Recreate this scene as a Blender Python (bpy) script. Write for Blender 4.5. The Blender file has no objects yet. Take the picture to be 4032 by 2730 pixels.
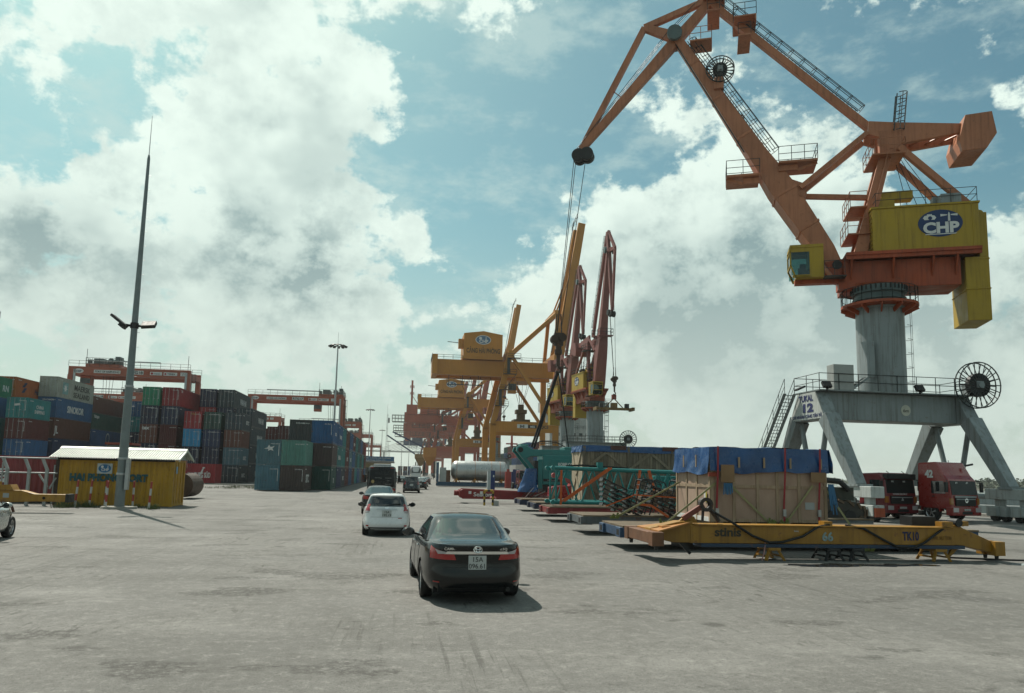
import bpy, bmesh, math, random
from mathutils import Vector, Matrix
from mathutils.bvhtree import BVHTree
rnd = random.Random(7)
S = bpy.context.scene
COL = S.collection
R_ = math.radians

# ------------------------------------------------------------------ camera, sky, sun, exposure
cam_d = bpy.data.cameras.new('camera'); cam = bpy.data.objects.new('camera', cam_d); COL.objects.link(cam)
cam_d.sensor_width = 36.0; cam_d.lens = 25.99; cam_d.shift_y = 0.0361
cam_d.clip_start = 0.1; cam_d.clip_end = 9000
YAW, PITCH, ROLL = 0.13844, 0.12170, 0.022
_f = Vector((math.sin(YAW)*math.cos(PITCH), math.cos(YAW)*math.cos(PITCH), math.sin(PITCH)))
_r = Vector((math.cos(YAW), -math.sin(YAW), 0)); _u = _r.cross(_f)
_r2 = _r*math.cos(ROLL) + _u*math.sin(ROLL); _u2 = -_r*math.sin(ROLL) + _u*math.cos(ROLL)
cam.matrix_world = Matrix(((_r2.x, _u2.x, -_f.x, 0), (_r2.y, _u2.y, -_f.y, 0), (_r2.z, _u2.z, -_f.z, 2.26), (0, 0, 0, 1)))
S.camera = cam

SUN_EL = R_(54); SUN_DIR = Vector((-0.476*math.cos(SUN_EL), 0.880*math.cos(SUN_EL), math.sin(SUN_EL))).normalized()
sl = bpy.data.lights.new('sun', 'SUN'); sl.energy = 5.0; sl.angle = R_(0.5); sl.color = (1.0, 0.94, 0.84)
so = bpy.data.objects.new('sun', sl); COL.objects.link(so); so.rotation_euler = SUN_DIR.to_track_quat('Z', 'Y').to_euler()
so.location = (-40, 60, 120)

W = bpy.data.worlds.new('World'); S.world = W; W.use_nodes = True
def build_world():
    nt = W.node_tree; N = nt.nodes; N.clear(); L = nt.links
    def cloud_group(detailed):
        g = bpy.data.node_groups.new('cloud_field', 'ShaderNodeTree')
        g.interface.new_socket('Vector', in_out='INPUT', socket_type='NodeSocketVector')
        g.interface.new_socket('Value', in_out='OUTPUT', socket_type='NodeSocketFloat')
        gi = g.nodes.new('NodeGroupInput'); go = g.nodes.new('NodeGroupOutput')
        def gm(op, a, b=None, c=None):
            n = g.nodes.new('ShaderNodeMath'); n.operation = op
            for i, s in enumerate((a, b, c)):
                if s is None: continue
                if isinstance(s, (int, float)): n.inputs[i].default_value = s
                else: g.links.new(s, n.inputs[i])
            return n.outputs[0]
        def noise(vec, sc, det, ro, dist=0.0):
            n = g.nodes.new('ShaderNodeTexNoise'); n.inputs['Scale'].default_value = sc; n.inputs['Detail'].default_value = det
            n.inputs['Roughness'].default_value = ro; n.inputs['Distortion'].default_value = dist
            g.links.new(vec, n.inputs['Vector']); return n.outputs[0]
        mp = g.nodes.new('ShaderNodeMapping'); mp.inputs['Scale'].default_value = (1, 1, 1.35); mp.inputs['Location'].default_value = (3.1, 1.7, 0.4)
        g.links.new(gi.outputs[0], mp.inputs[0])
        big = noise(mp.outputs[0], 2.3, 3, 0.5)
        mid = noise(mp.outputs[0], 7.5, 8 if detailed else 3, 0.60)
        d = gm('ADD', gm('MULTIPLY', gm('SUBTRACT', big, 0.5), 0.9), gm('MULTIPLY', gm('SUBTRACT', mid, 0.5), 2.6))
        if detailed: d = gm('ADD', d, gm('MULTIPLY', gm('SUBTRACT', noise(mp.outputs[0], 30, 5, 0.62), 0.5), 0.44))
        # cumulus banks (positive) and open blue (negative): direction, angular size, weight
        for c, s, w in (((-.20, .855, .48), .15, .22), ((-.16, .907, .388), .13, .26), ((-.195, .938, .275), .15, .44), ((-.09, .965, .235), .08, .30),
                        ((-.42, .875, .24), .13, .52), ((-.30, .81, .51), .07, .16), ((.43, .807, .375), .095, .50), ((.30, .909, .275), .12, .48), ((.45, .85, .23), .17, .50),
                        ((.64, .74, .18), .15, .36), ((.20, .967, .14), .10, .34), ((.001, .948, .317), .028, .34),
                        ((.04, .885, .46), .10, -.58), ((.06, .93, .36), .07, -.55), ((.15, .90, .41), .07, -.34), ((.52, .68, .49), .16, -.36),
                        ((-.385, .82, .42), .07, -.42), ((.22, .82, .52), .10, -.40), ((.56, .74, .36), .055, -.25)):
            n = g.nodes.new('ShaderNodeVectorMath'); n.operation = 'DISTANCE'; g.links.new(gi.outputs[0], n.inputs[0]); n.inputs[1].default_value = c
            e = gm('POWER', 2.71828, gm('MULTIPLY', gm('MULTIPLY', n.outputs['Value'], n.outputs['Value']), -1.0/(s*s)))
            d = gm('MULTIPLY_ADD', e, w, d)
        g.links.new(d, go.inputs[0])
        return g
    def m(op, a, b=None, clamp=False):
        n = N.new('ShaderNodeMath'); n.operation = op; n.use_clamp = clamp
        for i, s in enumerate((a, b)):
            if s is None: continue
            if isinstance(s, (int, float)): n.inputs[i].default_value = s
            else: L.new(s, n.inputs[i])
        return n.outputs[0]
    def smooth(v, lo, hi):
        n = N.new('ShaderNodeMapRange'); n.interpolation_type = 'SMOOTHSTEP'; n.inputs[1].default_value = lo; n.inputs[2].default_value = hi
        L.new(v, n.inputs[0]); return n.outputs[0]
    def mix(fac, a, b, mode='MIX'):
        n = N.new('ShaderNodeMix'); n.data_type = 'RGBA'; n.blend_type = mode
        for i, s in ((0, fac), (6, a), (7, b)):
            if isinstance(s, (int, float)): n.inputs[i].default_value = s
            elif isinstance(s, tuple): n.inputs[i].default_value = (*s, 1)
            else: L.new(s, n.inputs[i])
        return n.outputs[2]
    tc = N.new('ShaderNodeTexCoord'); dirv = tc.outputs['Generated']
    f0 = N.new('ShaderNodeGroup'); f0.node_tree = cloud_group(True); L.new(dirv, f0.inputs[0])
    sh = N.new('ShaderNodeVectorMath'); sh.operation = 'ADD'; L.new(dirv, sh.inputs[0]); sh.inputs[1].default_value = tuple(SUN_DIR*0.075)
    f1 = N.new('ShaderNodeGroup'); f1.node_tree = cloud_group(False); L.new(sh.outputs[0], f1.inputs[0])
    sep = N.new('ShaderNodeSeparateXYZ'); L.new(dirv, sep.inputs[0]); z = sep.outputs[2]
    alpha = smooth(f0.outputs[0], -0.02, 0.26)
    def nz(sc, det, ro, mscale):
        mp = N.new('ShaderNodeMapping'); mp.inputs['Scale'].default_value = mscale; L.new(dirv, mp.inputs[0])
        n = N.new('ShaderNodeTexNoise'); n.inputs['Scale'].default_value = sc; n.inputs['Detail'].default_value = det; n.inputs['Roughness'].default_value = ro; L.new(mp.outputs[0], n.inputs['Vector']); return n.outputs[0]
    wisp = smooth(nz(9, 7, .62, (1, 1, 2.2)), .47, .70)                 # thin high cloud in the blue
    self_sh = smooth(m('ADD', m('MULTIPLY', f1.outputs[0], 0.8), m('MULTIPLY', f0.outputs[0], 0.2)), 0.10, 0.85)
    core = None                                                          # heavy grey bases of the banks
    for c, sg, w in (((-.195, .935, .25), .085, .50), ((-.11, .955, .25), .065, .50), ((-.41, .88, .235), .10, .48), ((.50, .84, .20), .17, .60), ((.33, .91, .235), .10, .38), ((.66, .72, .2), .12, .40)):
        n = N.new('ShaderNodeVectorMath'); n.operation = 'DISTANCE'; L.new(dirv, n.inputs[0]); n.inputs[1].default_value = c
        e = m('MULTIPLY', m('POWER', 2.71828, m('MULTIPLY', m('MULTIPLY', n.outputs['Value'], n.outputs['Value']), -1/(sg*sg))), w)
        core = e if core is None else m('ADD', core, e)
    lump = nz(15, 7, .62, (1, 1, 1.2))
    lumpy = smooth(lump, .42, .68)
    thick = m('ADD', m('ADD', m('MULTIPLY', self_sh, .45), m('MULTIPLY', lumpy, .20)), m('MULTIPLY', core, m('ADD', m('MULTIPLY', lumpy, .9), .45)), True)
    sky = N.new('ShaderNodeTexSky'); sky.sky_type = 'NISHITA'; sky.sun_disc = False; sky.sun_elevation = SUN_EL; sky.sun_rotation = R_(331.6)
    sky.altitude = 5; sky.air_density = 1.0; sky.dust_density = 2.0; sky.ozone_density = 1.0
    blue = mix(1.0, sky.outputs[0], SKY_TINT, 'MULTIPLY')
    white = mix(thick, CLOUD_LIT, CLOUD_DARK)
    c = mix(m('MULTIPLY', wisp, 0.50), blue, CLOUD_VEIL)
    c = mix(alpha, c, white)
    hz = smooth(z, 0.36, 0.03)
    c = mix(m('MULTIPLY', hz, 0.80), c, HORIZON)
    bg = N.new('ShaderNodeBackground'); L.new(c, bg.inputs[0]); bg.inputs[1].default_value = 0.1
    out = N.new('ShaderNodeOutputWorld'); L.new(bg.outputs[0], out.inputs[0])
SKY_TINT = (0.50, 0.78, 0.645)
CLOUD_LIT = (6.7, 7.8, 7.1)
CLOUD_DARK = (1.85, 2.8, 2.9)
CLOUD_VEIL = (4.7, 5.9, 5.5)
HORIZON = (4.5, 5.25, 4.8)
W.cycles.sampling_method = 'MANUAL'; W.cycles.sample_map_resolution = 512
build_world()
S.view_settings.view_transform = 'Standard'; S.view_settings.look = 'None'; S.view_settings.exposure = 0.35; S.view_settings.gamma = 1.0
S.view_settings.use_curve_mapping = False
S.render.engine = 'CYCLES'
S.cycles.use_denoising = True; S.cycles.max_bounces = 6; S.cycles.diffuse_bounces = 3; S.cycles.glossy_bounces = 3; S.cycles.transmission_bounces = 4
S.cycles.transparent_max_bounces = 8; S.cycles.volume_bounces = 0; S.cycles.caustics_reflective = False; S.cycles.caustics_refractive = False
S.cycles.use_adaptive_sampling = True; S.cycles.adaptive_threshold = 0.012

# ------------------------------------------------------------------ materials
MATS = {}
ALB = 0.66
def mat(name, col=(.5, .5, .5), rough=.5, metal=0.0, var=.12, vs=1.6, streak=0.0, rust=0.0, bump=0.0, bs=40, coat=0.0, spec=.4, objcol=False, grain=None, dirtcol=(.07, .06, .045)):
    """painted / bare surface: base colour with soft mottling, downward dirt streaks, rust spots and fine relief"""
    if name in MATS: return MATS[name]
    if metal < .5: col = tuple(c*ALB for c in col)
    M = bpy.data.materials.new(name); M.use_nodes = True; MATS[name] = M
    nt = M.node_tree; N = nt.nodes; L = nt.links; b = N['Principled BSDF']
    tc = N.new('ShaderNodeTexCoord'); vec = tc.outputs['Object']
    oi = N.new('ShaderNodeObjectInfo')
    va = N.new('ShaderNodeVectorMath'); va.operation = 'MULTIPLY_ADD'; L.new(oi.outputs['Random'], va.inputs[0]); va.inputs[1].default_value = (37, 11, 23); L.new(vec, va.inputs[2]); vec = va.outputs[0]
    def noise(sc, det=4, ro=.55, mapscale=None):
        n = N.new('ShaderNodeTexNoise'); n.inputs['Scale'].default_value = sc; n.inputs['Detail'].default_value = det; n.inputs['Roughness'].default_value = ro
        if mapscale:
            mp = N.new('ShaderNodeMapping'); mp.inputs['Scale'].default_value = mapscale; L.new(vec, mp.inputs[0]); L.new(mp.outputs[0], n.inputs['Vector'])
        else: L.new(vec, n.inputs['Vector'])
        return n.outputs[0]
    def mixc(fac, a, c, mode='MIX'):
        n = N.new('ShaderNodeMix'); n.data_type = 'RGBA'; n.blend_type = mode
        for i, s in ((0, fac), (6, a), (7, c)):
            if isinstance(s, (int, float)): n.inputs[i].default_value = s
            elif isinstance(s, tuple): n.inputs[i].default_value = (*s, 1)
            else: L.new(s, n.inputs[i])
        return n.outputs[2]
    def rng(v, lo, hi, a=0.0, c=1.0):
        n = N.new('ShaderNodeMapRange'); n.inputs[1].default_value = lo; n.inputs[2].default_value = hi; n.inputs[3].default_value = a; n.inputs[4].default_value = c
        L.new(v, n.inputs[0]); return n.outputs[0]
    base = oi.outputs['Color'] if objcol else tuple(col)
    c = base
    if var:
        c = mixc(rng(noise(vs, 5), .3, .7), mixc(1.0, base, (1-var,)*3, 'MULTIPLY'), mixc(1.0, base, (1+var*.8,)*3, 'MULTIPLY'))
    if grain:
        c = mixc(rng(noise(grain[0], 5, .6, grain[1]), .35, .7, 0, 1), c, mixc(1.0, c, tuple(grain[2]), 'MULTIPLY'))
    if streak:
        c = mixc(rng(noise(3.2, 5, .6, (1.6, 1.6, .10)), .48, .74, 0, min(1, streak*1.5)), c, mixc(1.0, c, (.42, .38, .33), 'MULTIPLY'))
    if rust:
        c = mixc(rng(noise(4.5, 8, .70), .62-.10*rust, .70, 0, min(1, rust*1.7)), c, (.11, .042, .018))
    if isinstance(c, tuple): b.inputs['Base Color'].default_value = (*c, 1)
    else: L.new(c, b.inputs['Base Color'])
    b.inputs['Metallic'].default_value = metal; b.inputs['Coat Weight'].default_value = coat; b.inputs['Coat Roughness'].default_value = .04
    b.inputs['Specular IOR Level'].default_value = spec
    if var: L.new(rng(noise(vs*3, 4), .3, .7, max(.02, rough-.1*min(1, rough*3)), min(1, rough+.1*min(1, rough*3))), b.inputs['Roughness'])
    else: b.inputs['Roughness'].default_value = rough
    if bump:
        bn = N.new('ShaderNodeBump'); bn.inputs['Strength'].default_value = bump; bn.inputs['Distance'].default_value = .02
        L.new(noise(bs, 5, .6), bn.inputs['Height']); L.new(bn.outputs[0], b.inputs['Normal'])
    return M
def emis(name, col, k):
    M = mat(name, col, .4, var=0); b = M.node_tree.nodes['Principled BSDF']
    b.inputs['Emission Color'].default_value = (*col, 1); b.inputs['Emission Strength'].default_value = k; return M
def glass_mat(name, tint=(.25, .3, .3), rough=.02):
    if name in MATS: return MATS[name]
    M = bpy.data.materials.new(name); M.use_nodes = True; MATS[name] = M
    nt = M.node_tree; N = nt.nodes; L = nt.links; N.remove(N['Principled BSDF'])
    t = N.new('ShaderNodeBsdfTransparent'); t.inputs[0].default_value = (*tint, 1)
    gl = N.new('ShaderNodeBsdfGlossy'); gl.inputs['Roughness'].default_value = rough; gl.inputs['Color'].default_value = (.9, .95, .95, 1)
    fr = N.new('ShaderNodeFresnel'); fr.inputs[0].default_value = 1.6
    ms = N.new('ShaderNodeMixShader'); L.new(fr.outputs[0], ms.inputs[0]); L.new(t.outputs[0], ms.inputs[1]); L.new(gl.outputs[0], ms.inputs[2])
    L.new(ms.outputs[0], N['Material Output'].inputs[0]); return M

# ------------------------------------------------------------------ mesh helpers
class MB:
    """collects primitives into one mesh"""
    def __init__(s, M=None): s.v = []; s.f = []; s.M = M
    def add(s, vs, fs):
        n = len(s.v)
        if s.M is not None: vs = [s.M @ Vector(v) for v in vs]
        s.v += [tuple(v) for v in vs]; s.f += [tuple(i+n for i in f) for f in fs]; return s
    def bx(s, x0, x1, y0, y1, z0, z1):
        return s.add([(x0, y0, z0), (x1, y0, z0), (x1, y1, z0), (x0, y1, z0), (x0, y0, z1), (x1, y0, z1), (x1, y1, z1), (x0, y1, z1)],
                     [(0, 3, 2, 1), (4, 5, 6, 7), (0, 1, 5, 4), (1, 2, 6, 5), (2, 3, 7, 6), (3, 0, 4, 7)])
    def beam(s, p, q, w, h, w2=None, h2=None, up=(0, 0, 1)):
        p = Vector(p); q = Vector(q); d = (q-p).normalized(); up = Vector(up)
        if abs(d.dot(up)) > .97: up = Vector((0, 1, 0)) if abs(d.y) < .9 else Vector((1, 0, 0))
        x = d.cross(up).normalized(); y = x.cross(d).normalized(); w2 = w if w2 is None else w2; h2 = h if h2 is None else h2
        vs = [p - x*w/2 - y*h/2, p + x*w/2 - y*h/2, p + x*w/2 + y*h/2, p - x*w/2 + y*h/2, q - x*w2/2 - y*h2/2, q + x*w2/2 - y*h2/2, q + x*w2/2 + y*h2/2, q - x*w2/2 + y*h2/2]
        return s.add(vs, [(0, 3, 2, 1), (4, 5, 6, 7), (0, 1, 5, 4), (1, 2, 6, 5), (2, 3, 7, 6), (3, 0, 4, 7)])
    def tube(s, p, q, r, n=8, r2=None, cap=True):
        p = Vector(p); q = Vector(q); d = (q-p).normalized(); a = Vector((0, 0, 1)) if abs(d.z) < .9 else Vector((1, 0, 0))
        x = d.cross(a).normalized(); y = x.cross(d); r2 = r if r2 is None else r2
        vs = [p + (x*math.cos(2*math.pi*i/n) + y*math.sin(2*math.pi*i/n))*r for i in range(n)] + [q + (x*math.cos(2*math.pi*i/n) + y*math.sin(2*math.pi*i/n))*r2 for i in range(n)]
        fs = [(i, (i+1) % n, n+(i+1) % n, n+i) for i in range(n)]
        if cap: fs += [tuple(range(n-1, -1, -1)), tuple(range(n, 2*n))]
        return s.add(vs, fs)
    def path(s, pts, r, n=6):
        for a, b in zip(pts, pts[1:]): s.tube(a, b, r, n)
        return s
    def prism(s, poly, a, b, axis='y'):
        """2-D polygon extruded from a to b along axis; poly is (x,z) for y, (y,z) for x, (x,y) for z"""
        k = len(poly)
        def P(p, t): return (p[0], t, p[1]) if axis == 'y' else ((t, p[0], p[1]) if axis == 'x' else (p[0], p[1], t))
        return s.add([P(p, a) for p in poly] + [P(p, b) for p in poly], [tuple(range(k-1, -1, -1)), tuple(range(k, 2*k))] + [(i, (i+1) % k, k+(i+1) % k, k+i) for i in range(k)])
    def lathe(s, prof, c=(0, 0, 0), axis='z', n=24, a0=0, a1=2*math.pi):
        """profile (r, t) turned about axis through c"""
        full = abs(a1-a0-2*math.pi) < 1e-6; m = n if full else n+1; k = len(prof); vs = []; fs = []
        for i in range(m):
            a = a0+(a1-a0)*i/n; ca, sa = math.cos(a), math.sin(a)
            for r, t in prof:
                vs.append((c[0]+r*ca, c[1]+r*sa, c[2]+t) if axis == 'z' else ((c[0]+t, c[1]+r*ca, c[2]+r*sa) if axis == 'x' else (c[0]+r*ca, c[1]+t, c[2]+r*sa)))
        for i in range(n):
            j = (i+1) % m
            for q in range(k-1): fs.append((i*k+q, j*k+q, j*k+q+1, i*k+q+1))
        return s.add(vs, fs)
    def quadgrid(s, fn, nu, nv):
        vs = [fn(i/nu, j/nv) for j in range(nv+1) for i in range(nu+1)]
        return s.add(vs, [(j*(nu+1)+i, j*(nu+1)+i+1, (j+1)*(nu+1)+i+1, (j+1)*(nu+1)+i) for j in range(nv) for i in range(nu)])
    def mesh(s, name, smooth=False):
        me = bpy.data.meshes.new(name); me.from_pydata(s.v, [], s.f); me.validate()
        bm = bmesh.new(); bm.from_mesh(me); bmesh.ops.recalc_face_normals(bm, faces=bm.faces); bm.to_mesh(me); bm.free()
        if smooth:
            me.polygons.foreach_set('use_smooth', [True]*len(me.polygons)); me.set_sharp_from_angle(angle=R_(38))
        return me
    def build(s, name, m, parent=None, smooth=False, bevel=0, loc=None):
        me = s.mesh(name, smooth); me.materials.append(m); o = link(name, me, parent)
        if loc: o.location = loc
        if bevel:
            md = o.modifiers.new('edge', 'BEVEL'); md.width = bevel; md.segments = 2; md.limit_method = 'ANGLE'; md.angle_limit = R_(35)
        return o
def link(name, data, parent=None):
    o = bpy.data.objects.new(name, data); COL.objects.link(o); o.parent = parent; return o
def tag(o, label, cat, group=None, kind=None):
    o['label'] = label; o['category'] = cat
    if group: o['group'] = group
    if kind: o['kind'] = kind
    return o
def thing(name, label, cat, loc=(0, 0, 0), rz=0, group=None):
    o = link(name, None); o.location = loc; o.rotation_euler = (0, 0, rz); o.empty_display_size = .2; return tag(o, label, cat, group)
def struct(name, mb, m, parent=None, kind='structure', **k):
    o = mb.build(name, m, parent, **k)
    if parent is None: o['kind'] = kind
    return o
def copy_tree(o, parent=None):
    c = o.copy(); COL.objects.link(c); c.parent = parent
    for ch in o.children: copy_tree(ch, c)
    return c
def text(s, parent, m, org, right, up, size, name='lettering', bold=.0, width=None, extrude=.004, align='CENTER'):
    """flat painted lettering as real geometry: org = centre of the baseline"""
    cu = bpy.data.curves.new('t', 'FONT'); cu.body = s; cu.size = size; cu.align_x = align; cu.offset = bold*size; cu.extrude = extrude; cu.resolution_u = 3
    o = bpy.data.objects.new('t', cu); COL.objects.link(o)
    me = bpy.data.meshes.new_from_object(o); bpy.data.objects.remove(o)
    right = Vector(right).normalized(); up = Vector(up).normalized(); nrm = right.cross(up)
    sx = 1.0
    if width and len(me.vertices):
        xs = [v.co.x for v in me.vertices]; sx = width/max(1e-6, max(xs)-min(xs))
    org = Vector(org)
    for v in me.vertices: v.co = org + right*(v.co.x*sx) + up*v.co.y + nrm*(v.co.z+extrude)
    me.materials.clear(); me.materials.append(m); me.name = name
    return link(name, me, parent)
def disc(parent, name, m, org, right, up, rx, ry, n=40, t=.01):
    right = Vector(right).normalized(); up = Vector(up).normalized(); nr = right.cross(up); org = Vector(org); b = MB()
    ring = [org + right*rx*math.cos(2*math.pi*i/n) + up*ry*math.sin(2*math.pi*i/n) for i in range(n)]
    b.add(ring + [p+nr*t for p in ring], [tuple(range(n-1, -1, -1)), tuple(range(n, 2*n))] + [(i, (i+1) % n, n+(i+1) % n, n+i) for i in range(n)])
    return b.build(name, m, parent)
def plate(parent, name, m, org, right, up, poly, t=.006):
    """flat plate: polygon in (right, up) coordinates"""
    right = Vector(right).normalized(); up = Vector(up).normalized(); nr = right.cross(up); org = Vector(org); k = len(poly)
    p0 = [org+right*a+up*c for a, c in poly]
    return MB().add(p0+[p+nr*t for p in p0], [tuple(range(k-1, -1, -1)), tuple(range(k, 2*k))] + [(i, (i+1) % k, k+(i+1) % k, k+i) for i in range(k)]).build(name, m, parent)
def railing(b, pts, h=1.05, sp=1.5, r=.022, mids=1, n=5):
    """handrail along a polyline"""
    for p, q in zip(pts, pts[1:]):
        p = Vector(p); q = Vector(q); k = max(1, round((q-p).length/sp))
        for i in range(k+1): a = p.lerp(q, i/k); b.tube(a, a+Vector((0, 0, h)), r, n)
        for j in range(mids+1):
            zz = Vector((0, 0, h*(j+1)/(mids+1))); b.tube(p+zz, q+zz, r, n)
    return b
def ladder(b, p, q, side, w=.45, r=.02, sp=.35, cage=None, n=5, csp=.9):
    """ladder from p to q; side = direction of the rungs; cage = direction the hoops stand out"""
    p = Vector(p); q = Vector(q); s = Vector(side).normalized()*w/2; k = max(2, int((q-p).length/sp))
    b.tube(p-s, q-s, r, n); b.tube(p+s, q+s, r, n)
    for i in range(k): a = p.lerp(q, (i+.5)/k); b.tube(a-s, a+s, r*.7, 4)
    if cage is not None:
        c = Vector(cage).normalized(); kk = max(2, int((q-p).length/csp)); rr = .38; hoops = []
        for i in range(kk+1):
            a = p.lerp(q, i/kk); ring = [a + s.normalized()*rr*math.cos(t) + c*(.1+rr*1.6*math.sin(t)) for t in [math.pi*j/7 for j in range(8)]]
            b.path(ring, r*.8, 4); hoops.append(ring)
        for j in (1, 3, 4, 6):
            for h0, h1 in zip(hoops, hoops[1:]): b.tube(h0[j], h1[j], r*.7, 4)
    return b
# ------------------------------------------------------------------ ground, quay, river, far shore
def ground_material():
    M = bpy.data.materials.new('yard_pavement'); M.use_nodes = True; nt = M.node_tree; N = nt.nodes; L = nt.links; b = N['Principled BSDF']
    geo = N.new('ShaderNodeNewGeometry'); pos = geo.outputs['Position']
    def mp(sc, loc=(0, 0, 0), rot=0):
        n = N.new('ShaderNodeMapping'); n.inputs['Scale'].default_value = sc; n.inputs['Location'].default_value = loc; n.inputs['Rotation'].default_value = (0, 0, rot); L.new(pos, n.inputs[0]); return n.outputs[0]
    def noise(v, sc, det=5, ro=.6, dist=0):
        n = N.new('ShaderNodeTexNoise'); n.inputs['Scale'].default_value = sc; n.inputs['Detail'].default_value = det; n.inputs['Roughness'].default_value = ro; n.inputs['Distortion'].default_value = dist; L.new(v, n.inputs['Vector']); return n.outputs[0]
    def rng(v, lo, hi, a=0, c=1):
        n = N.new('ShaderNodeMapRange'); n.inputs[1].default_value = lo; n.inputs[2].default_value = hi; n.inputs[3].default_value = a; n.inputs[4].default_value = c; L.new(v, n.inputs[0]); return n.outputs[0]
    def mix(f, a, c, mode='MIX'):
        n = N.new('ShaderNodeMix'); n.data_type = 'RGBA'; n.blend_type = mode
        for i, s in ((0, f), (6, a), (7, c)):
            if isinstance(s, (int, float)): n.inputs[i].default_value = s
            elif isinstance(s, tuple): n.inputs[i].default_value = (*s, 1)
            else: L.new(s, n.inputs[i])
        return n.outputs[2]
    def mul(a, c):
        n = N.new('ShaderNodeMath'); n.operation = 'MULTIPLY'
        for i, s in ((0, a), (1, c)):
            if isinstance(s, (int, float)): n.inputs[i].default_value = s
            else: L.new(s, n.inputs[i])
        return n.outputs[0]
    c = mix(rng(noise(pos, .11, 7, .65), .36, .64), (.108, .106, .098), (.168, .164, .152))
    c = mix(rng(noise(mp((.16, .42, 1), (5, 3, 0), .1), .8, 7, .68), .54, .70, 0, .6), c, (.24, .235, .217))     # pale dusty patches
    c = mix(rng(noise(mp((1, .5, 1), (9, 0, 0), .3), .45, 7, .68, .6), .56, .72, 0, .5), c, (.095, .092, .083))    # dark stains
    c = mix(rng(noise(pos, 1.7, 8, .72), .58, .72, 0, .4), c, (.09, .087, .078))
    # short dark scuffs: stretched flecks gathered in patches
    scf = noise(mp((3.2, .55, 1), (0, 0, 0), .25), 2.2, 6, .7); scf2 = noise(mp((.6, 3.4, 1), (4, 7, 0), -.15), 2.4, 6, .7); pt = rng(noise(pos, .22, 3), .52, .62)
    c = mix(mul(rng(scf, .55, .62, 0, .9), pt), c, (.055, .053, .047)); c = mix(mul(rng(scf2, .56, .63, 0, .85), rng(noise(mp((1, 1, 1), (31, 7, 0)), .2, 3), .5, .62)), c, (.06, .058, .05))
    blot = noise(mp((.8, 1.3, 1), (3, 11, 0), .2), .42, 4, .6); c = mix(mul(rng(blot, .575, .61, 0, 1), rng(noise(pos, 9, 5, .75), .40, .56, 0, .85)), c, (.05, .048, .043))    # scraped dark patches
    lin = noise(mp((9, .22, 1), (0, 0, 0), .12), 1.0, 4, .6); c = mix(mul(rng(lin, .56, .64, 0, .75), rng(noise(pos, .16, 3), .5, .6)), c, (.06, .058, .052))    # dragged tyre lines
    wp = noise(mp((.42, .012, 1), (2.2, 0, 0), -.015), 1.0, 4, .6); c = mix(rng(wp, .53, .66, 0, .42), c, (.085, .083, .076))      # darker wheel paths along the lane
    vs_ = N.new('ShaderNodeTexVoronoi'); vs_.inputs['Scale'].default_value = .55; L.new(pos, vs_.inputs['Vector']); c = mix(mul(rng(vs_.outputs['Distance'], .07, .13, .75, 0), rng(noise(pos, .35, 2), .5, .58)), c, (.045, .043, .038))      # oil drips
    gr = noise(pos, 5.5, 6, .8); c = mix(rng(gr, .40, .50, .38, 0), c, (.085, .082, .074)); c = mix(rng(gr, .54, .64, 0, .34), c, (.33, .322, .295))
    sp = noise(pos, 26, 5, .78); sp2 = noise(pos, 70, 3, .75)
    c = mix(rng(sp, .36, .47, .75, 0), c, (.05, .048, .043)); c = mix(rng(sp2, .56, .70, 0, .6), c, (.34, .33, .30))   # aggregate
    vo = N.new('ShaderNodeTexVoronoi'); vo.feature = 'DISTANCE_TO_EDGE'; vo.inputs['Scale'].default_value = .16
    nv = N.new('ShaderNodeTexNoise'); nv.inputs['Scale'].default_value = .8; nv.inputs['Detail'].default_value = 6; L.new(pos, nv.inputs['Vector'])
    va = N.new('ShaderNodeVectorMath'); va.operation = 'MULTIPLY_ADD'; L.new(nv.outputs['Color'], va.inputs[0]); va.inputs[1].default_value = (3.2, 3.2, 0); L.new(pos, va.inputs[2]); L.new(va.outputs[0], vo.inputs['Vector'])
    c = mix(mul(rng(vo.outputs['Distance'], 0, .004, .55, 0), rng(noise(pos, .12, 3), .48, .56)), c, (.07, .067, .06))     # cracks
    L.new(c, b.inputs['Base Color']); b.inputs['Specular IOR Level'].default_value = .25
    L.new(rng(noise(pos, .5, 6), .35, .7, .95, .72), b.inputs['Roughness'])
    bn = N.new('ShaderNodeBump'); bn.inputs['Strength'].default_value = .8; bn.inputs['Distance'].default_value = .02; L.new(sp, bn.inputs['Height'])
    bn2 = N.new('ShaderNodeBump'); bn2.inputs['Strength'].default_value = .35; bn2.inputs['Distance'].default_value = .12; L.new(noise(mp((.4, 1, 1)), .6, 6, .65), bn2.inputs['Height']); L.new(bn.outputs[0], bn2.inputs['Normal'])
    L.new(bn2.outputs[0], b.inputs['Normal']); return M
QUAY = 40.5
g = MB(); g.add([(-2500, -400, 0), (QUAY, -400, 0), (QUAY, 1200, 0), (-2500, 1200, 0)], [(0, 1, 2, 3)]); struct('ground', g, ground_material())
g = MB().bx(QUAY, QUAY+.9, -400, 1200, -4, .18); struct('quay_edge', g, mat('quay_concrete', (.30, .29, .26), .85, streak=.3, bump=.3))
def water_mat():
    M = mat('river_water', (.085, .095, .075), .10, var=0, spec=.5); nt = M.node_tree; N = nt.nodes
    tx = N.new('ShaderNodeTexNoise'); tx.inputs['Scale'].default_value = .9; tx.inputs['Detail'].default_value = 5
    gg = N.new('ShaderNodeNewGeometry'); nt.links.new(gg.outputs['Position'], tx.inputs['Vector'])
    bn = N.new('ShaderNodeBump'); bn.inputs['Strength'].default_value = .5; bn.inputs['Distance'].default_value = .3; nt.links.new(tx.outputs[0], bn.inputs['Height']); nt.links.new(bn.outputs[0], N['Principled BSDF'].inputs['Normal']); return M
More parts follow.
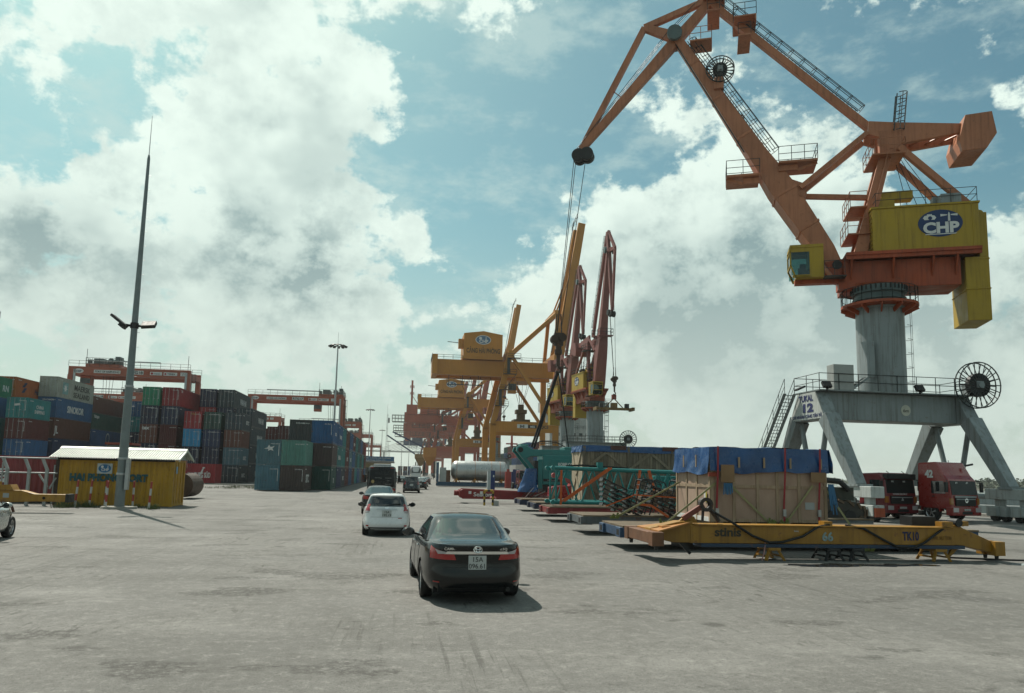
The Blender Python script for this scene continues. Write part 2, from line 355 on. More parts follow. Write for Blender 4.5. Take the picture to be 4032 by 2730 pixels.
g = MB().add([(QUAY+.45, -500, -3), (4500, -500, -3), (4500, 4500, -3), (QUAY+.45, 4500, -3)], [(0, 1, 2, 3)]); struct('river', g, water_mat())
g = MB().add([(-4500, 1199, -1.2), (QUAY+.3, 1199, -1.2), (QUAY+.3, 4500, -1.2), (-4500, 4500, -1.2)], [(0, 1, 2, 3)]); struct('far_ground', g, mat('far_land', (.10, .11, .08), .9))
# far river bank with a low belt of mangrove: real leafy clumps
g = MB(); pts = [(330, -60), (345, 120), (370, 260), (420, 420), (520, 620), (640, 830), (720, 1100), (760, 1600), (1100, 2600)]
for (x0, y0), (x1, y1) in zip(pts, pts[1:]): g.add([(x0, y0, -3.4), (x0+14, y0, -1.4), (x1+14, y1, -1.4), (x1, y1, -3.4), (x0+2500, y0, -1.2), (x1+2500, y1, -1.2)], [(0, 1, 2, 3), (1, 4, 5, 2)])
struct('far_bank', g, mat('bank_mud', (.12, .12, .085), .9))
g = MB(); rr = random.Random(3)
for (x0, y0), (x1, y1) in zip(pts[:-1], pts[1:]):
    ln = math.hypot(x1-x0, y1-y0)
    for i in range(int(ln*9)):
        t = rr.random(); d = rr.random()**1.6*36 + 6; x = x0+(x1-x0)*t+d; y = y0+(y1-y0)*t
        hgt = rr.uniform(6.0, 9.0)*(.85+.25*math.sin(x*.05+y*.031)); zz = rr.uniform(.1, 1)*hgt - 1.6; s_ = rr.uniform(1.0, 2.2)
        a = Vector((rr.uniform(-1, 1), rr.uniform(-1, 1), rr.uniform(-.5, .5))).normalized()*s_; c_ = Vector((rr.uniform(-1, 1), rr.uniform(-1, 1), rr.uniform(.2, 1))).normalized()*s_; p = Vector((x, y, zz))
        g.add([p-a, p+c_*.6, p+a, p-c_*.8], [(0, 1, 2, 3)])
struct('mangrove_belt', g, mat('mangrove_leaves', (.055, .085, .04), .7, var=.4, vs=.2), kind='stuff')
bpy.data.objects['mangrove_belt']['label'] = 'low green mangrove belt along the far bank of the river'; bpy.data.objects['mangrove_belt']['category'] = 'trees'
# ------------------------------------------------------------------ shared materials
m_cont = mat('container_paint', rough=.5, var=.16, vs=.7, streak=.38, rust=.35, objcol=True, spec=.35)
m_contframe = mat('container_frame_paint', rough=.5, var=.2, vs=.9, streak=.35, rust=.6, objcol=True, spec=.35)
m_white = mat('white_paint', (.84, .85, .82), .5, var=.1, streak=.2)
m_worn = mat('worn_white_lettering', (.75, .76, .74), .6, var=.3, vs=6)
m_steel = mat('galvanised_steel', (.33, .35, .35), .45, .55, var=.15, vs=3)
m_dark = mat('dark_steel', (.035, .036, .036), .55, .3, var=.2)
m_black = mat('black_rubber', (.014, .014, .014), .7, var=.2)
m_rope = mat('wire_rope', (.05, .05, .048), .6, .4, var=.1)

# ------------------------------------------------------------------ shipping containers
CW = 2.438
CC = {}
def corr(y0, y1, z0, z1, x, depth, pitch=.28):
    """corrugated sheet standing at x, ribs vertical, running along y"""
    b = MB(); k = max(2, int((y1-y0)/pitch)); p = (y1-y0)/k; line = []
    for i in range(k):
        a = y0+i*p; line += [(a, 0), (a+p*.28, 0), (a+p*.5, depth), (a+p*.78, depth)]
    line.append((y1, 0)); n = len(line)
    b.add([(x+d, y, z0) for y, d in line]+[(x+d, y, z1) for y, d in line], [(i, i+1, n+i+1, n+i) for i in range(n-1)]); return b
def container_meshes(L, H):
    key = (L, H)
    if key in CC: return CC[key]
    h = CW/2; y = L/2; d = {}
    b = MB()
    for sx in (-1, 1):
        for sy in (-1, 1): b.bx(*sorted((sx*h, sx*(h-.16))), *sorted((sy*y, sy*(y-.16))), 0, H)
        b.bx(*sorted((sx*(h-.004), sx*(h-.09))), -y+.16, y-.16, H-.10, H-.004); b.bx(*sorted((sx*(h-.004), sx*(h-.09))), -y+.16, y-.16, .02, .17)
    for sy in (-1, 1):
        b.bx(-h+.16, h-.16, *sorted((sy*(y-.004), sy*(y-.10))), H-.13, H-.004); b.bx(-h+.16, h-.16, *sorted((sy*(y-.004), sy*(y-.10))), .02, .17)
    d['frame'] = b.mesh('frame')
    for nm, sx in (('side_r', 1), ('side_l', -1)):
        d[nm] = corr(-y+.16, y-.16, .17, H-.10, sx*(h-.015), -sx*.045).mesh('side_panel')
    b = corr(-h+.16, h-.16, .17, H-.13, 0, .045, .25); b.v = [(v[1], -y+.02+v[0], v[2]) for v in b.v]; d['end_f'] = b.mesh('end_panel')
    b = corr(-h+.16, h-.16, .17, H-.13, 0, -.045, .25); b.v = [(v[1], y-.02+v[0], v[2]) for v in b.v]; d['end_b'] = b.mesh('end_panel')
    b = MB().bx(-h+.09, h-.09, -y+.10, y-.10, H-.06, H-.03)
    d['roof'] = b.mesh('roof_panel')
    b = MB()
    for z0, z1 in ((.18, .62), (.70, 1.2), (1.28, H-.78), (H-.70, H-.15)): b.bx(-h+.2, -.03, -y+.028, -y+.06, z0, z1)
    b.bx(-h+.17, -.012, -y+.045, -y+.08, .17, H-.13); d['door_l'] = b.mesh('door')
    b2 = MB(); b2.v = [(-v[0], v[1], v[2]) for v in b.v]; b2.f = b.f; d['door_r'] = b2.mesh('door')
    b = MB()
    for x in (.32, .86): b.tube((x, -y+.004, .1), (x, -y+.004, H-.08), .022, 6); b.bx(x-.05, x+.05, -y-.012, -y+.03, .95, 1.0); b.bx(x-.02, x+.22, -y-.014, -y+.0, 1.02, 1.06)
    d['bars_r'] = b.mesh('locking_bars'); b2 = MB(); b2.v = [(-v[0], v[1], v[2]) for v in b.v]; b2.f = b.f; d['bars_l'] = b2.mesh('locking_bars')
    for k, me in d.items(): me.materials.append(m_steel if 'bars' in k else (m_contframe if k in ('frame', 'door_l', 'door_r') else m_cont))
    CC[key] = d; return d
PAL = {'navy': (.009, .016, .045), 'dark blue': (.011, .028, .085), 'blue': (.014, .075, .19), 'bright blue': (.015, .21, .42), 'teal': (.012, .15, .155), 'green': (.012, .16, .085),
       'dark green': (.014, .06, .048), 'maroon': (.075, .011, .011), 'red': (.24, .014, .020), 'brown': (.095, .03, .02), 'orange': (.33, .085, .015), 'grey': (.34, .36, .33),
       'slate': (.026, .045, .058), 'dark grey': (.035, .037, .042), 'pale green': (.075, .20, .16), 'faded maroon': (.19, .035, .04), 'steel blue': (.055, .125, .155), 'yellow': (.42, .21, .02), 'rust brown': (.06, .042, .04)}
ORD = ['ground', 'second', 'third', 'fourth', 'fifth', 'sixth']
NOSHARE = {}
ID = {}
def id_mesh(kind, L, H, k):
    key = (kind, L, H, k)
    if key not in ID:
        code = ['EGHU 938204', 'WHLU 542187', 'SITU 906331', 'TGHU 377415', 'CAIU 820946', 'KMTU 734520'][k]; y = L/2
        if kind == 'door': o = text(code, None, m_worn, (.62, -y-.004, H-.46), (1, 0, 0), (0, 0, 1), .15, bold=.015)
        elif kind == 'mark': o = plate(None, 'id', m_worn, (.98, -y-.012, H*.36), (1, 0, 0), (0, 0, 1), [(0, 0), (.05, 0), (.05, H*.46), (0, H*.46)], .004)
        else: o = text(code, None, m_worn, (CW/2+.0, -y+1.0, H-.42), (0, 1, 0), (0, 0, 1), .16, bold=.015)
        ID[key] = o.data; bpy.data.objects.remove(o)
    return ID[key]
def container(x, y, z, L, H, col, label, group, doors=True, full=True, rz=0, name='shipping_container'):
    """origin: centre of the base; door end towards -Y"""
    d = container_meshes(L, H); t = thing(name, label, 'container', (x, y, z), rz, group)
    c = PAL[col]; j = rnd.uniform(.8, 1.12); rgba = (min(1, c[0]*j*rnd.uniform(.94, 1.06)), min(1, c[1]*j), min(1, c[2]*j*rnd.uniform(.94, 1.06)), 1)
    def put(k, nm, par=None):
        o = link(nm, d[k], par or t); o.color = rgba; return o
    put('frame', 'frame'); put('side_r', 'side_panel'); put('roof', 'roof_panel')
    if full: put('side_l', 'side_panel'); put('end_b', 'end_panel')
    if doors:
        a = put('door_l', 'door'); put('bars_l', 'locking_bars', a); a = put('door_r', 'door'); put('bars_r', 'locking_bars', a)
    else: put('end_f', 'end_panel')
    k = rnd.randrange(6); link('id_code', id_mesh('door', L, H, k), t); link('id_code', id_mesh('side', L, H, k), t)
    if rnd.random() < .6: link('id_stripe', id_mesh('mark', L, H, 0), t)
    return t
L20, L40 = 6.06, 12.19
def side_text(t, s, L, H, size, m=None, y=0, z=None, width=None, bold=.02):
    """lettering on the +X long side"""
    return text(s, t, m or m_worn, (CW/2-.004, y, (H*.42 if z is None else z)), (0, 1, 0), (0, 0, 1), size, width=width, bold=bold, extrude=.006)
def end_text(t, s, L, H, size, m=None, x=0, z=None, bold=.01):
    return text(s, t, m or m_worn, (x, -L/2-.004, (H*.82 if z is None else z)), (1, 0, 0), (0, 0, 1), size, bold=bold, extrude=.006)
def stack(xr, y0, L, H, cols, where, group, doors=True, z0=0.05, full=True, tiers=None):
    """stack with its right-hand long side at xr and near end at y0; cols listed from the ground up"""
    out = []; top = len(cols)
    for i, c in enumerate(cols):
        if c is None: out.append(None); continue
        jx = rnd.uniform(-.04, .04); jy = rnd.uniform(-.06, .06)
        lab = '%s container %s %s' % (c, 'on top' if i == top-1 else '%s tier' % ORD[i], where)
        t = container(xr-CW/2+jx, y0+L/2+jy, z0+i*(H+.012), L, H, c, lab, group, doors=doors if isinstance(doors, bool) else (i in doors), full=full)
        out.append(t)
    return out
GA = 'containers in the tall yard block on the left'; HC = 2.896; ST = 2.591
# --- tall block at the far left
a = stack(-51.3, 97.9, L20, ST, ['teal', 'teal', 'teal', 'blue', 'green'], 'of the stack at the left photo edge', GA, z0=.1)
side_text(a[4], 'RN', L20, ST, 1.1, y=1.6, z=.8)
a = stack(-51.9, 106, L40, 2.72, ['maroon', 'navy', 'maroon', 'brown', 'orange'], 'of the stack left of the pale grey container', GA)
side_text(a[4], 'Hapag-Lloyd', L40, ST, 1.0, mat('navy_lettering', (.02, .03, .10), .6), y=1.6, z=.85)
for k, (dy, dz) in enumerate(((0, 0), (.55, .35), (.1, .75), (.6, 1.05))):
    plate(a[4], 'logo_bar', MATS['navy_lettering'], (CW/2+.002, -4.4+dy*.6, .7+dz), (0, 1, 0), (0, 0, 1), [(0, 0), (.75, .1), (.95, .45), (.2, .35)])
a = stack(-47.2, 99.8, L20, ST, ['maroon', 'blue', 'maroon', 'teal'], 'of the short stack left of the SINOKOR container', GA)
side_text(a[3], 'CHINA\nSHIPPING', L20, ST, .62, y=.2, z=1.35); plate(a[3], 'logo_flag', m_worn, (-.3, -L20/2-.006, 1.5), (1, 0, 0), (0, 0, 1), [(0, 0), (.7, .1), (.6, .35), (0, .25)])
a = stack(-49.3, 112, L40, HC, ['navy', 'dark blue', 'brown', 'blue', 'grey'], 'of the stack under the MAERSK SEALAND container', GA, doors=[4])
a[4]['label'] = 'pale grey rust-streaked container lettered MAERSK SEALAND on top of the left block'
a[3]['label'] = 'blue container lettered SINOKOR right under the pale grey container'
blk = mat('black_lettering', (.05, .055, .05), .6, var=.3, vs=5)
side_text(a[4], 'MAERSK', L40, HC, 1.15, blk, y=1.9, z=1.50, width=5.4); side_text(a[4], 'SEALAND', L40, HC, 1.05, blk, y=1.9, z=.42, width=5.6)
star = [(.62*math.cos(R_(90+i*360/14))*(1 if i % 2 == 0 else .5), .62*math.sin(R_(90+i*360/14))*(1 if i % 2 == 0 else .5)) for i in range(14)]
plate(a[4], 'logo_square', mat('maersk_blue', (.22, .42, .42), .6, var=.3, vs=4), (CW/2-.01, -3.6, 1.45), (0, 1, 0), (0, 0, 1), [(-.85, -.85), (.85, -.85), (.85, .85), (-.85, .85)])
plate(a[4], 'logo_star', m_white, (CW/2+.0, -3.6, 1.45), (0, 1, 0), (0, 0, 1), star)
side_text(a[3], 'SINOKOR', L40, HC, 1.35, m_white, y=.2, z=.95, width=5.6, bold=.03); end_text(a[3], 'SINOKOR', L40, HC, .34, x=.1)
side_text(a[2], 'JL', L40, HC, 1.5, y=-5.2, z=.7)
a = stack(-49.3, 124.6, L40, ST, ['maroon', 'maroon', 'blue', 'dark green', 'brown'], 'of the stack just behind the SINOKOR container', GA, doors=False)
side_text(a[3], 'HANJIN', L40, ST, .55, y=-4.4, z=1.8); disc(a[2], 'logo_ring', m_worn, (CW/2+.002, .4, 1.3), (0, 1, 0), (0, 0, 1), .75, .9); disc(a[2], 'logo_field', mat('logo_blue', (.03, .09, .2), .6), (CW/2+.013, .4, 1.3), (0, 1, 0), (0, 0, 1), .6, .74); side_text(a[2], 'CRONOS', L40, ST, .34, y=.4, z=1.2)
stack(-49.3, 137.2, L40, ST, ['maroon', 'navy', 'blue', 'navy', 'maroon'], 'of the stack two bays behind the SINOKOR container', GA, doors=False)
stack(-49.3, 149.8, L40, ST, ['maroon', 'navy', 'dark blue', 'navy'], 'of the stack three bays behind the SINOKOR container', GA, doors=False)
stack(-44.4, 132, L40, ST, ['navy', 'maroon', 'navy', 'teal', 'blue'], 'of the stack just right of the grey lamp mast', GA)
stack(-41.6, 133, L40, ST, ['navy', 'navy', 'maroon', 'navy'], 'of the stack behind the lamp mast, second in', GA)
a = stack(-36.8, 116, L40, HC*.96, ['navy', 'navy', 'brown', 'navy', 'green'], 'of the stack topped by a green container', GA)
a[4]['label'] = 'green container on top, between the lamp mast and a tall red one'; end_text(a[2], 'tex', L40, HC, .75, m_white, x=-.4, z=2.0, bold=.03); end_text(a[3], 'EVERGREEN', L40, HC, .2)
a = stack(-34.0, 116, L40, HC*.96, ['navy', 'maroon', 'maroon', 'navy', 'red'], 'of the stack topped by a red container', GA, doors=[3, 4])
a[4]['label'] = 'tall red container on top of the block, right of the green one'; side_text(a[4], 'CAI', L40, HC, .45, y=-5.0, z=2.1); end_text(a[3], 'EVERGREEN', L40, HC, .2)
GC = 'containers in the yard block behind the red loose box'
a = stack(-30.2, 122, L40, HC, ['navy', 'navy', 'navy', 'red', 'navy'], 'of the left stack at the back of the middle block', GC)
end_text(a[4], 'WAN HAI', L40, HC, .2, z=2.55)
a = stack(-27.5, 122, L40, HC, ['navy', 'navy', 'navy', 'navy', 'slate'], 'of the right stack at the back of the middle block', GC)
side_text(a[4], 'WAN HAI', L40, HC, 1.35, y=.6, z=.9, width=4.6); end_text(a[4], 'WAN HAI', L40, HC, .2, z=2.55)
a = stack(-30.4, 115, L20, ST, ['dark blue', 'navy', 'bright blue', 'red'], 'of the stack behind the loose red box', GC); end_text(a[3], 'Triton', L20, ST, .3, mat('yellow_lettering', (.5, .34, .05), .6), x=.1, z=2.1)
a = stack(-27.6, 115, L20, ST, ['navy', 'navy', 'dark blue', 'dark green'], 'of the stack next right of the bright blue container', GC); end_text(a[2], 'EVERGREEN', L20, ST, .2); end_text(a[3], 'EVERGREEN', L20, ST, .2)
a = stack(-24.6, 115, L20, ST, ['slate', 'steel blue', 'brown', 'slate'], 'of the stack at the right front of the middle block', GC)
side_text(a[0], 'KMTC', L20, ST, .8, y=.2, z=.8); side_text(a[1], 'KMTC', L20, ST, .8, y=.3, z=.8); side_text(a[3], 'KKTC', L20, ST, .8, y=.8, z=1.0); end_text(a[1], 'WAN HAI', L20, ST, .2); end_text(a[0], 'WAN HAI', L20, ST, .2)
a = stack(-24.55, 121.6, L40, HC, ['slate', 'slate', 'slate', 'slate'], 'of the stack of like slate boxes behind the middle block', GC)
for t in a: side_text(t, 'WAN HAI', L40, HC, 1.3, y=1.2, z=.85, width=4.4)
t = container(-28.3, 106.2, .12, L20, ST, 'red', 'loose red container lettered HAMBURG SÜD on the ground before the middle block', None, doors=False, rz=-math.pi/2-.10)
side_text(t, 'HAMBURG SÜD', L20, ST, .95, m_white, y=.9, z=.75, width=3.0, bold=.03); plate(t, 'logo_mark', m_white, (CW/2, 1.15, 1.25), (0, 1, 0), (0, 0, 1), [(-.15, 0), (.12, .0), (.34, .75), (.5, .72), (.48, .86), (.15, .9), (.18, .72)])
# --- three-high block beside the road
GD = 'containers in the three-high block beside the road'
a = stack(-12.92, 79.6, L20, ST, ['steel blue', 'steel blue'], 'of the front left stack of the roadside block', GD, doors=False)
a[0]['label'] = 'faded blue container at the bottom front left corner of the roadside block'; a[1]['label'] = 'grey-blue container with a white bird logo, front of the roadside block'
bird = [(-.55, .1), (-.2, .22), (-.05, .5), (.12, .28), (.55, .4), (.3, .14), (.42, -.12), (.1, .0), (-.12, -.14), (-.1, .06)]
plate(a[1], 'logo_bird', m_worn, (.05, -L20/2-.008, 1.55), (1, 0, 0), (0, 0, 1), bird)
a = stack(-10.44, 79.5, L20, ST, ['rust brown', 'pale green'], 'of the front right stack of the roadside block', GD, doors=False)
a[0]['label'] = 'dark brown-grey container lettered SITC at the bottom front of the roadside block'; a[1]['label'] = 'pale green container at the front of the roadside block, two high'
side_text(a[0], 'SITC', L20, ST, 1.15, m_white, y=-.6, z=.85, width=2.4, bold=.03)
a = stack(-10.85, 86.3, L20, ST, ['dark green', 'brown', 'dark grey'], 'of the inner stack just behind the pale green container', GD, doors=False); end_text(a[2], 'EVERGREEN', L20, ST, .2)
a = stack(-8.4, 86.3, L20, ST, ['dark green', 'rust brown', 'blue'], 'of the roadside stack just behind the pale green container', GD, doors=False)
side_text(a[2], 'COSCO', L20, ST, .5, y=.3, z=1.0); side_text(a[0], 'TO', L20, ST, .8, y=0, z=.7)
ys = 92.8; cyc = [['dark blue', 'teal', 'blue'], ['slate', 'teal', 'teal'], ['maroon', 'maroon', 'brown'], ['blue', 'steel blue', 'blue'], ['brown', 'blue', 'maroon'], ['teal', 'dark green', 'teal'], ['blue', 'teal', 'slate'], ['steel blue', 'dark green', 'blue'], ['maroon', 'teal', 'maroon'], ['blue', 'maroon', 'red']]
for i, cs in enumerate(cyc):
    L = L20 if i not in (1, 4) else L20
    a = stack(-8.4-.02*(i % 3), ys, L, ST, cs, 'of the roadside row, %s stack back' % ['second', 'third', 'fourth', 'fifth', 'sixth', 'seventh', 'eighth', 'ninth', 'tenth', 'eleventh'][i], GD, doors=False)
    if i in (0, 2, 3): side_text(a[1], ['HEUNG-A', '', 'KMTC', 'KMTC'][i], L, ST, .75, m_white, y=.2, z=.9)
    if i in (0, 4): side_text(a[2], 'DONGJIN', L, ST, .6, m_white, y=.2, z=.9)
    if i == 1: side_text(a[0], 'KMTC', L, ST, .7, y=.2, z=.9)
    stack(-10.9, ys, L, ST, [None, None, rnd.choice(['dark grey', 'slate', 'navy', 'brown'])], 'of the inner row, %s stack back' % ['second', 'third', 'fourth', 'fifth', 'sixth', 'seventh', 'eighth', 'ninth', 'tenth', 'eleventh'][i], GD, doors=False)
    ys += L+.35
# --- reddish block behind
GE = 'dark red containers in the block behind the roadside one'
a = stack(-27.4, 158, L40, ST, [None, None, 'maroon', 'maroon'], 'of the left stack in the dark red block behind', GE)
a = stack(-24.8, 150, L40, ST, [None, 'maroon', 'maroon', 'maroon'], 'of the second stack in the dark red block behind', GE); end_text(a[2], 'ZIM', L40, ST, 1.0, m_white, z=.5); 
for k in range(7): plate(a[2], 'logo_star', m_white, (-.7+.5*(k % 4), -L40/2-.008, 1.55+.3*(k//4)), (1, 0, 0), (0, 0, 1), [(0, 0), (.16, .12), (0, .24), (-.16, .12)])
stack(-22.2, 146, L40, ST, [None, 'dark green', 'dark green', 'maroon'], 'of the third stack in the dark red block behind', GE); a = stack(-19.5, 146, L40, ST, [None, None, 'slate', 'maroon'], 'of the rightmost stack in the dark red block behind', GE); end_text(a[3], 'TEX', L40, ST, .4, m_white)
# --- far, small: ends of the next blocks down the road
GF = 'far containers at the end of the road'
k = 0
for (x, y, cs) in ((-2.2, 420, ['maroon', 'navy']), (.6, 423, ['blue', 'maroon']), (3.2, 420, ['blue', 'blue']), (5.9, 425, ['steel blue'])):
    k += 1
    stack(x, y, L20, ST, cs, 'of the %s far stack at the end of the road' % ORD[k].replace('second', 'first').replace('third', 'second').replace('fourth', 'third').replace('fifth', 'fourth'), GF, full=False)
# --- maroon container behind the fence, far left
t = container(-25.6, 47.6, .1, L40, ST, 'faded maroon', 'faded maroon container behind the white-posted fence at the left edge', None, doors=False, rz=-math.pi/2+.06)
plate(t, 'sticker', m_white, (CW/2, 2.0, 1.05), (0, 1, 0), (0, 0, 1), [(0, 0), (.75, 0), (.75, .8), (0, .8)])
for q in range(3): plate(t, 'sticker_stripe', blk if q == 1 else mat('sticker_red', (.35, .05, .06), .6), (CW/2+.008, 2.08, 1.12+.2*q), (0, 1, 0), (0, 0, 1), [(0, 0), (.58, .16), (.58, .26), (0, .1)])

# ------------------------------------------------------------------ yellow site office made from a container
def office():
    t = thing('container_office', 'yellow container office with a pale ribbed gable roof lettered HAI PHONG PORT', 'office', (-16.05, 45.45, 0), .03)
    d = container_meshes(L20, ST); M = mat('office_yellow', (.55, .30, .014), .55, var=.2, vs=.8, streak=.35, rust=.45); MS = mat('office_dark_post', (.05, .025, .015), .6, rust=.5)
    Rm = Matrix.Rotation(math.pi/2, 4, 'Z')        # long side faces the camera, door end to the right (+X)
    def put(k, nm, m, par=None):
        me = d[k].copy(); me.transform(Rm); me.materials.clear(); me.materials.append(m); return link(nm, me, par or t)
    put('side_l', 'side_panel', M); put('side_r', 'side_panel', M); put('end_b', 'end_panel', M); put('frame', 'frame', M)
    a = put('door_l', 'door', M); put('bars_l', 'locking_bars', M, a); a = put('door_r', 'door', M); put('bars_r', 'locking_bars', M, a)
    MB().bx(-3.12, -2.93, -1.235, -1.05, .02, 2.62).build('corner_post', MS, t); MB().bx(-3.0, 3.0, -1.15, 1.15, .06, .14).build('floor_frame', mat('dark_timber', (.05, .04, .03), .8), t)
    MB().bx(-3.05, 3.05, -1.25, -1.19, 2.50, 2.66).build('eave_shade_strip', mat('gap_shade_dark', (.02, .018, .015), .8), t)  # near-black strip paints the shade in the gap under the eave
    rf = mat('roof_sheet_pale', (.52, .58, .50), .5, var=.12, vs=1.2, streak=.12)
    for sgn in (-1, 1):            # ribbed sheet slopes, ridge along X
        b = MB(); k = 52; w = 6.75; line = []
        for i in range(k):
            x0 = -w/2+w*i/k; line += [(x0, 0), (x0+w/k*.35, 0), (x0+w/k*.5, .05), (x0+w/k*.85, .05)]
        line.append((w/2, 0)); n = len(line)
        b.add([(x, sgn*1.60, 2.62+h) for x, h in line]+[(x, 0, 3.20+h) for x, h in line], [(i, i+1, n+i+1, n+i) for i in range(n-1)])
        b.build('roof_slope', rf, t)
    MB().prism([(-.25, 3.17), (0, 3.28), (.25, 3.17), (0, 3.235)], -3.38, 3.38, 'x').build('ridge_cap', rf, t)
    for x in (-3.1, 3.1): MB().prism([(-1.3, 2.62), (1.3, 2.62), (0, 3.15)], x-.02, x+.02, 'x').build('gable', mat('gable_sheet', (.35, .40, .36), .6), t)
    for s_ in (-1, 1): MB().prism([(s_*1.64, 2.52), (s_*1.64, 2.64), (0, 3.23), (0, 3.10)], 3.36, 3.40, 'x').build('barge_board', rf, t)
    tx = mat('port_lettering', (.02, .10, .11), .6, var=.3, vs=6)
    text('HAI PHONG PORT', t, tx, (-.35, -1.262, 1.38), (1, 0, 0), (0, 0, 1), .54, bold=.06, width=4.05)
    s = plate(t, 'sign_board', mat('sign_pale', (.55, .6, .58), .5), (-.98, -1.25, 1.78), (1, 0, 0), (0, 0, 1), [(0, 0), (.78, 0), (.78, .56), (0, .56)], .02)
    bl = mat('sign_blue', (.03, .17, .36), .5)
    o = disc(s, 'logo_oval', bl, (-.59, -1.272, 2.07), (1, 0, 0), (0, 0, 1), .33, .23); text('CHP', s, m_white, (-.57, -1.285, 1.93), (1, 0, 0), (0, 0, 1), .2, bold=.03); disc(s, 'logo_drum', m_white, (-.72, -1.284, 2.16), (1, 0, 0), (0, 0, 1), .07, .07, 12)
    plate(s, 'logo_tower', m_white, (-.45, -1.284, 2.06), (1, 0, 0), (0, 0, 1), [(0, 0), (.04, 0), (.03, .18), (.01, .18)])
    plate(t, 'notice', mat('notice_blue', (.25, .45, .6), .5), (3.06, -.9, 1.85), (0, 1, 0), (0, 0, 1), [(0, 0), (.3, 0), (.3, .4), (0, .4)], .012)
office()
# ------------------------------------------------------------------ slewing portal cranes
m_or = mat('crane_orange', (.54, .205, .095), .5, var=.2, vs=.35, streak=.4, rust=.32)
m_red = mat('crane_red_oxide', (.42, .075, .02), .55, var=.25, vs=.4, streak=.5, rust=.5)
m_yel = mat('crane_yellow', (.50, .33, .016), .5, var=.14, vs=.35, streak=.38, rust=.22)
m_gry = mat('crane_grey', (.30, .345, .35), .5, var=.16, vs=.3, streak=.55, rust=.3)
m_bog = mat('bogie_pale_grey', (.56, .60, .58), .5, var=.12, vs=.6, streak=.5, rust=.35)
m_pink = mat('faded_crane_red', (.28, .092, .075), .55, var=.12, vs=.5, streak=.2)
m_grn = mat('machine_grey_green', (.10, .15, .15), .5, var=.2)
m_blue = mat('logo_navy', (.012, .04, .14), .5, var=.1)
m_cabglass = glass_mat('cab_glass', (.45, .62, .60))
m_hand = mat('handrail_steel', (.05, .06, .058), .5, .4, var=.1)
def chp_logo(parent, org, right, up, rx, ry):
    r_ = Vector(right).normalized(); u_ = Vector(up).normalized(); nr = r_.cross(u_); o = Vector(org)
    d = disc(parent, 'logo_oval', m_blue, o, r_, u_, rx, ry, t=.02); q = o+nr*.025; k = ry/.62
    text('CHP', d, m_white, q-u_*.43*k+r_*.02, r_, u_, .66*k, bold=.045, width=1.45*k)
    plate(d, 'logo_underline', m_white, q-r_*.62*k-u_*.52*k, r_, u_, [(0, 0), (1.2*k, 0), (1.28*k, .04*k), (0, .04*k)])
    plate(d, 'logo_drum', m_white, q-r_*.42*k+u_*.26*k, r_, u_, [(-.2*k, -.09*k), (.2*k, -.09*k), (.27*k, 0), (.2*k, .1*k), (.1*k, .12*k), (.1*k, .17*k), (-.1*k, .17*k), (-.1*k, .12*k), (-.2*k, .1*k), (-.27*k, 0)])
    disc(d, 'logo_wheel', m_blue, q-r_*.40*k+u_*.25*k+nr*.008, r_, u_, .085*k, .085*k, 16)
    plate(d, 'logo_lighthouse', m_white, q+r_*.36*k+u_*.08*k, r_, u_, [(-.05*k, 0), (.05*k, 0), (.035*k, .34*k), (0, .42*k), (-.035*k, .34*k)])
    for s_ in (-1, 1): plate(d, 'logo_beam', m_white, q+r_*(.36+s_*.07)*k+u_*.36*k, r_, u_, [(0, -.02*k), (s_*.27*k, -.06*k), (s_*.27*k, .05*k), (0, .02*k)][::s_])
def reel(parent, c, axis, r, name='cable_reel', w=.4):
    """open cable reel: two spoked rims and a drum"""
    c = Vector(c); ax = Vector(axis).normalized(); a = Vector((0, 0, 1)); b_ = ax.cross(a).normalized(); root = None
    for sg in (-1, 1):
        b = MB(); cc = c+ax*sg*w/2; pts = [cc+(a*math.cos(t)+b_*math.sin(t))*r for t in [2*math.pi*i/28 for i in range(29)]]; b.path(pts, .042, 5)
        for i in range(20): t = 2*math.pi*i/20; b.tube(cc+(a*math.cos(t)+b_*math.sin(t))*r*.3, cc+(a*math.cos(t)+b_*math.sin(t))*r, .034, 4)
        if root is None: root = b.build(name, m_hand, parent)
        else: b.build('reel_rim', m_hand, root)
    b = MB(); b.tube(c-ax*w*.45, c+ax*w*.45, r*.52, 24); b.build('cable_drum', m_dark, root)
    b = MB(); b.tube(c-ax*w*.9, c+ax*w*.9, r*.14, 12); b.bx(c.x-.25, c.x+.25, c.y-.25, c.y+.25, c.z-.2, c.z+.25); b.build('reel_motor', m_gry, root)
    return root
OX, OY = .0, -1.0     # the tower stands this far from the measured slewing plane
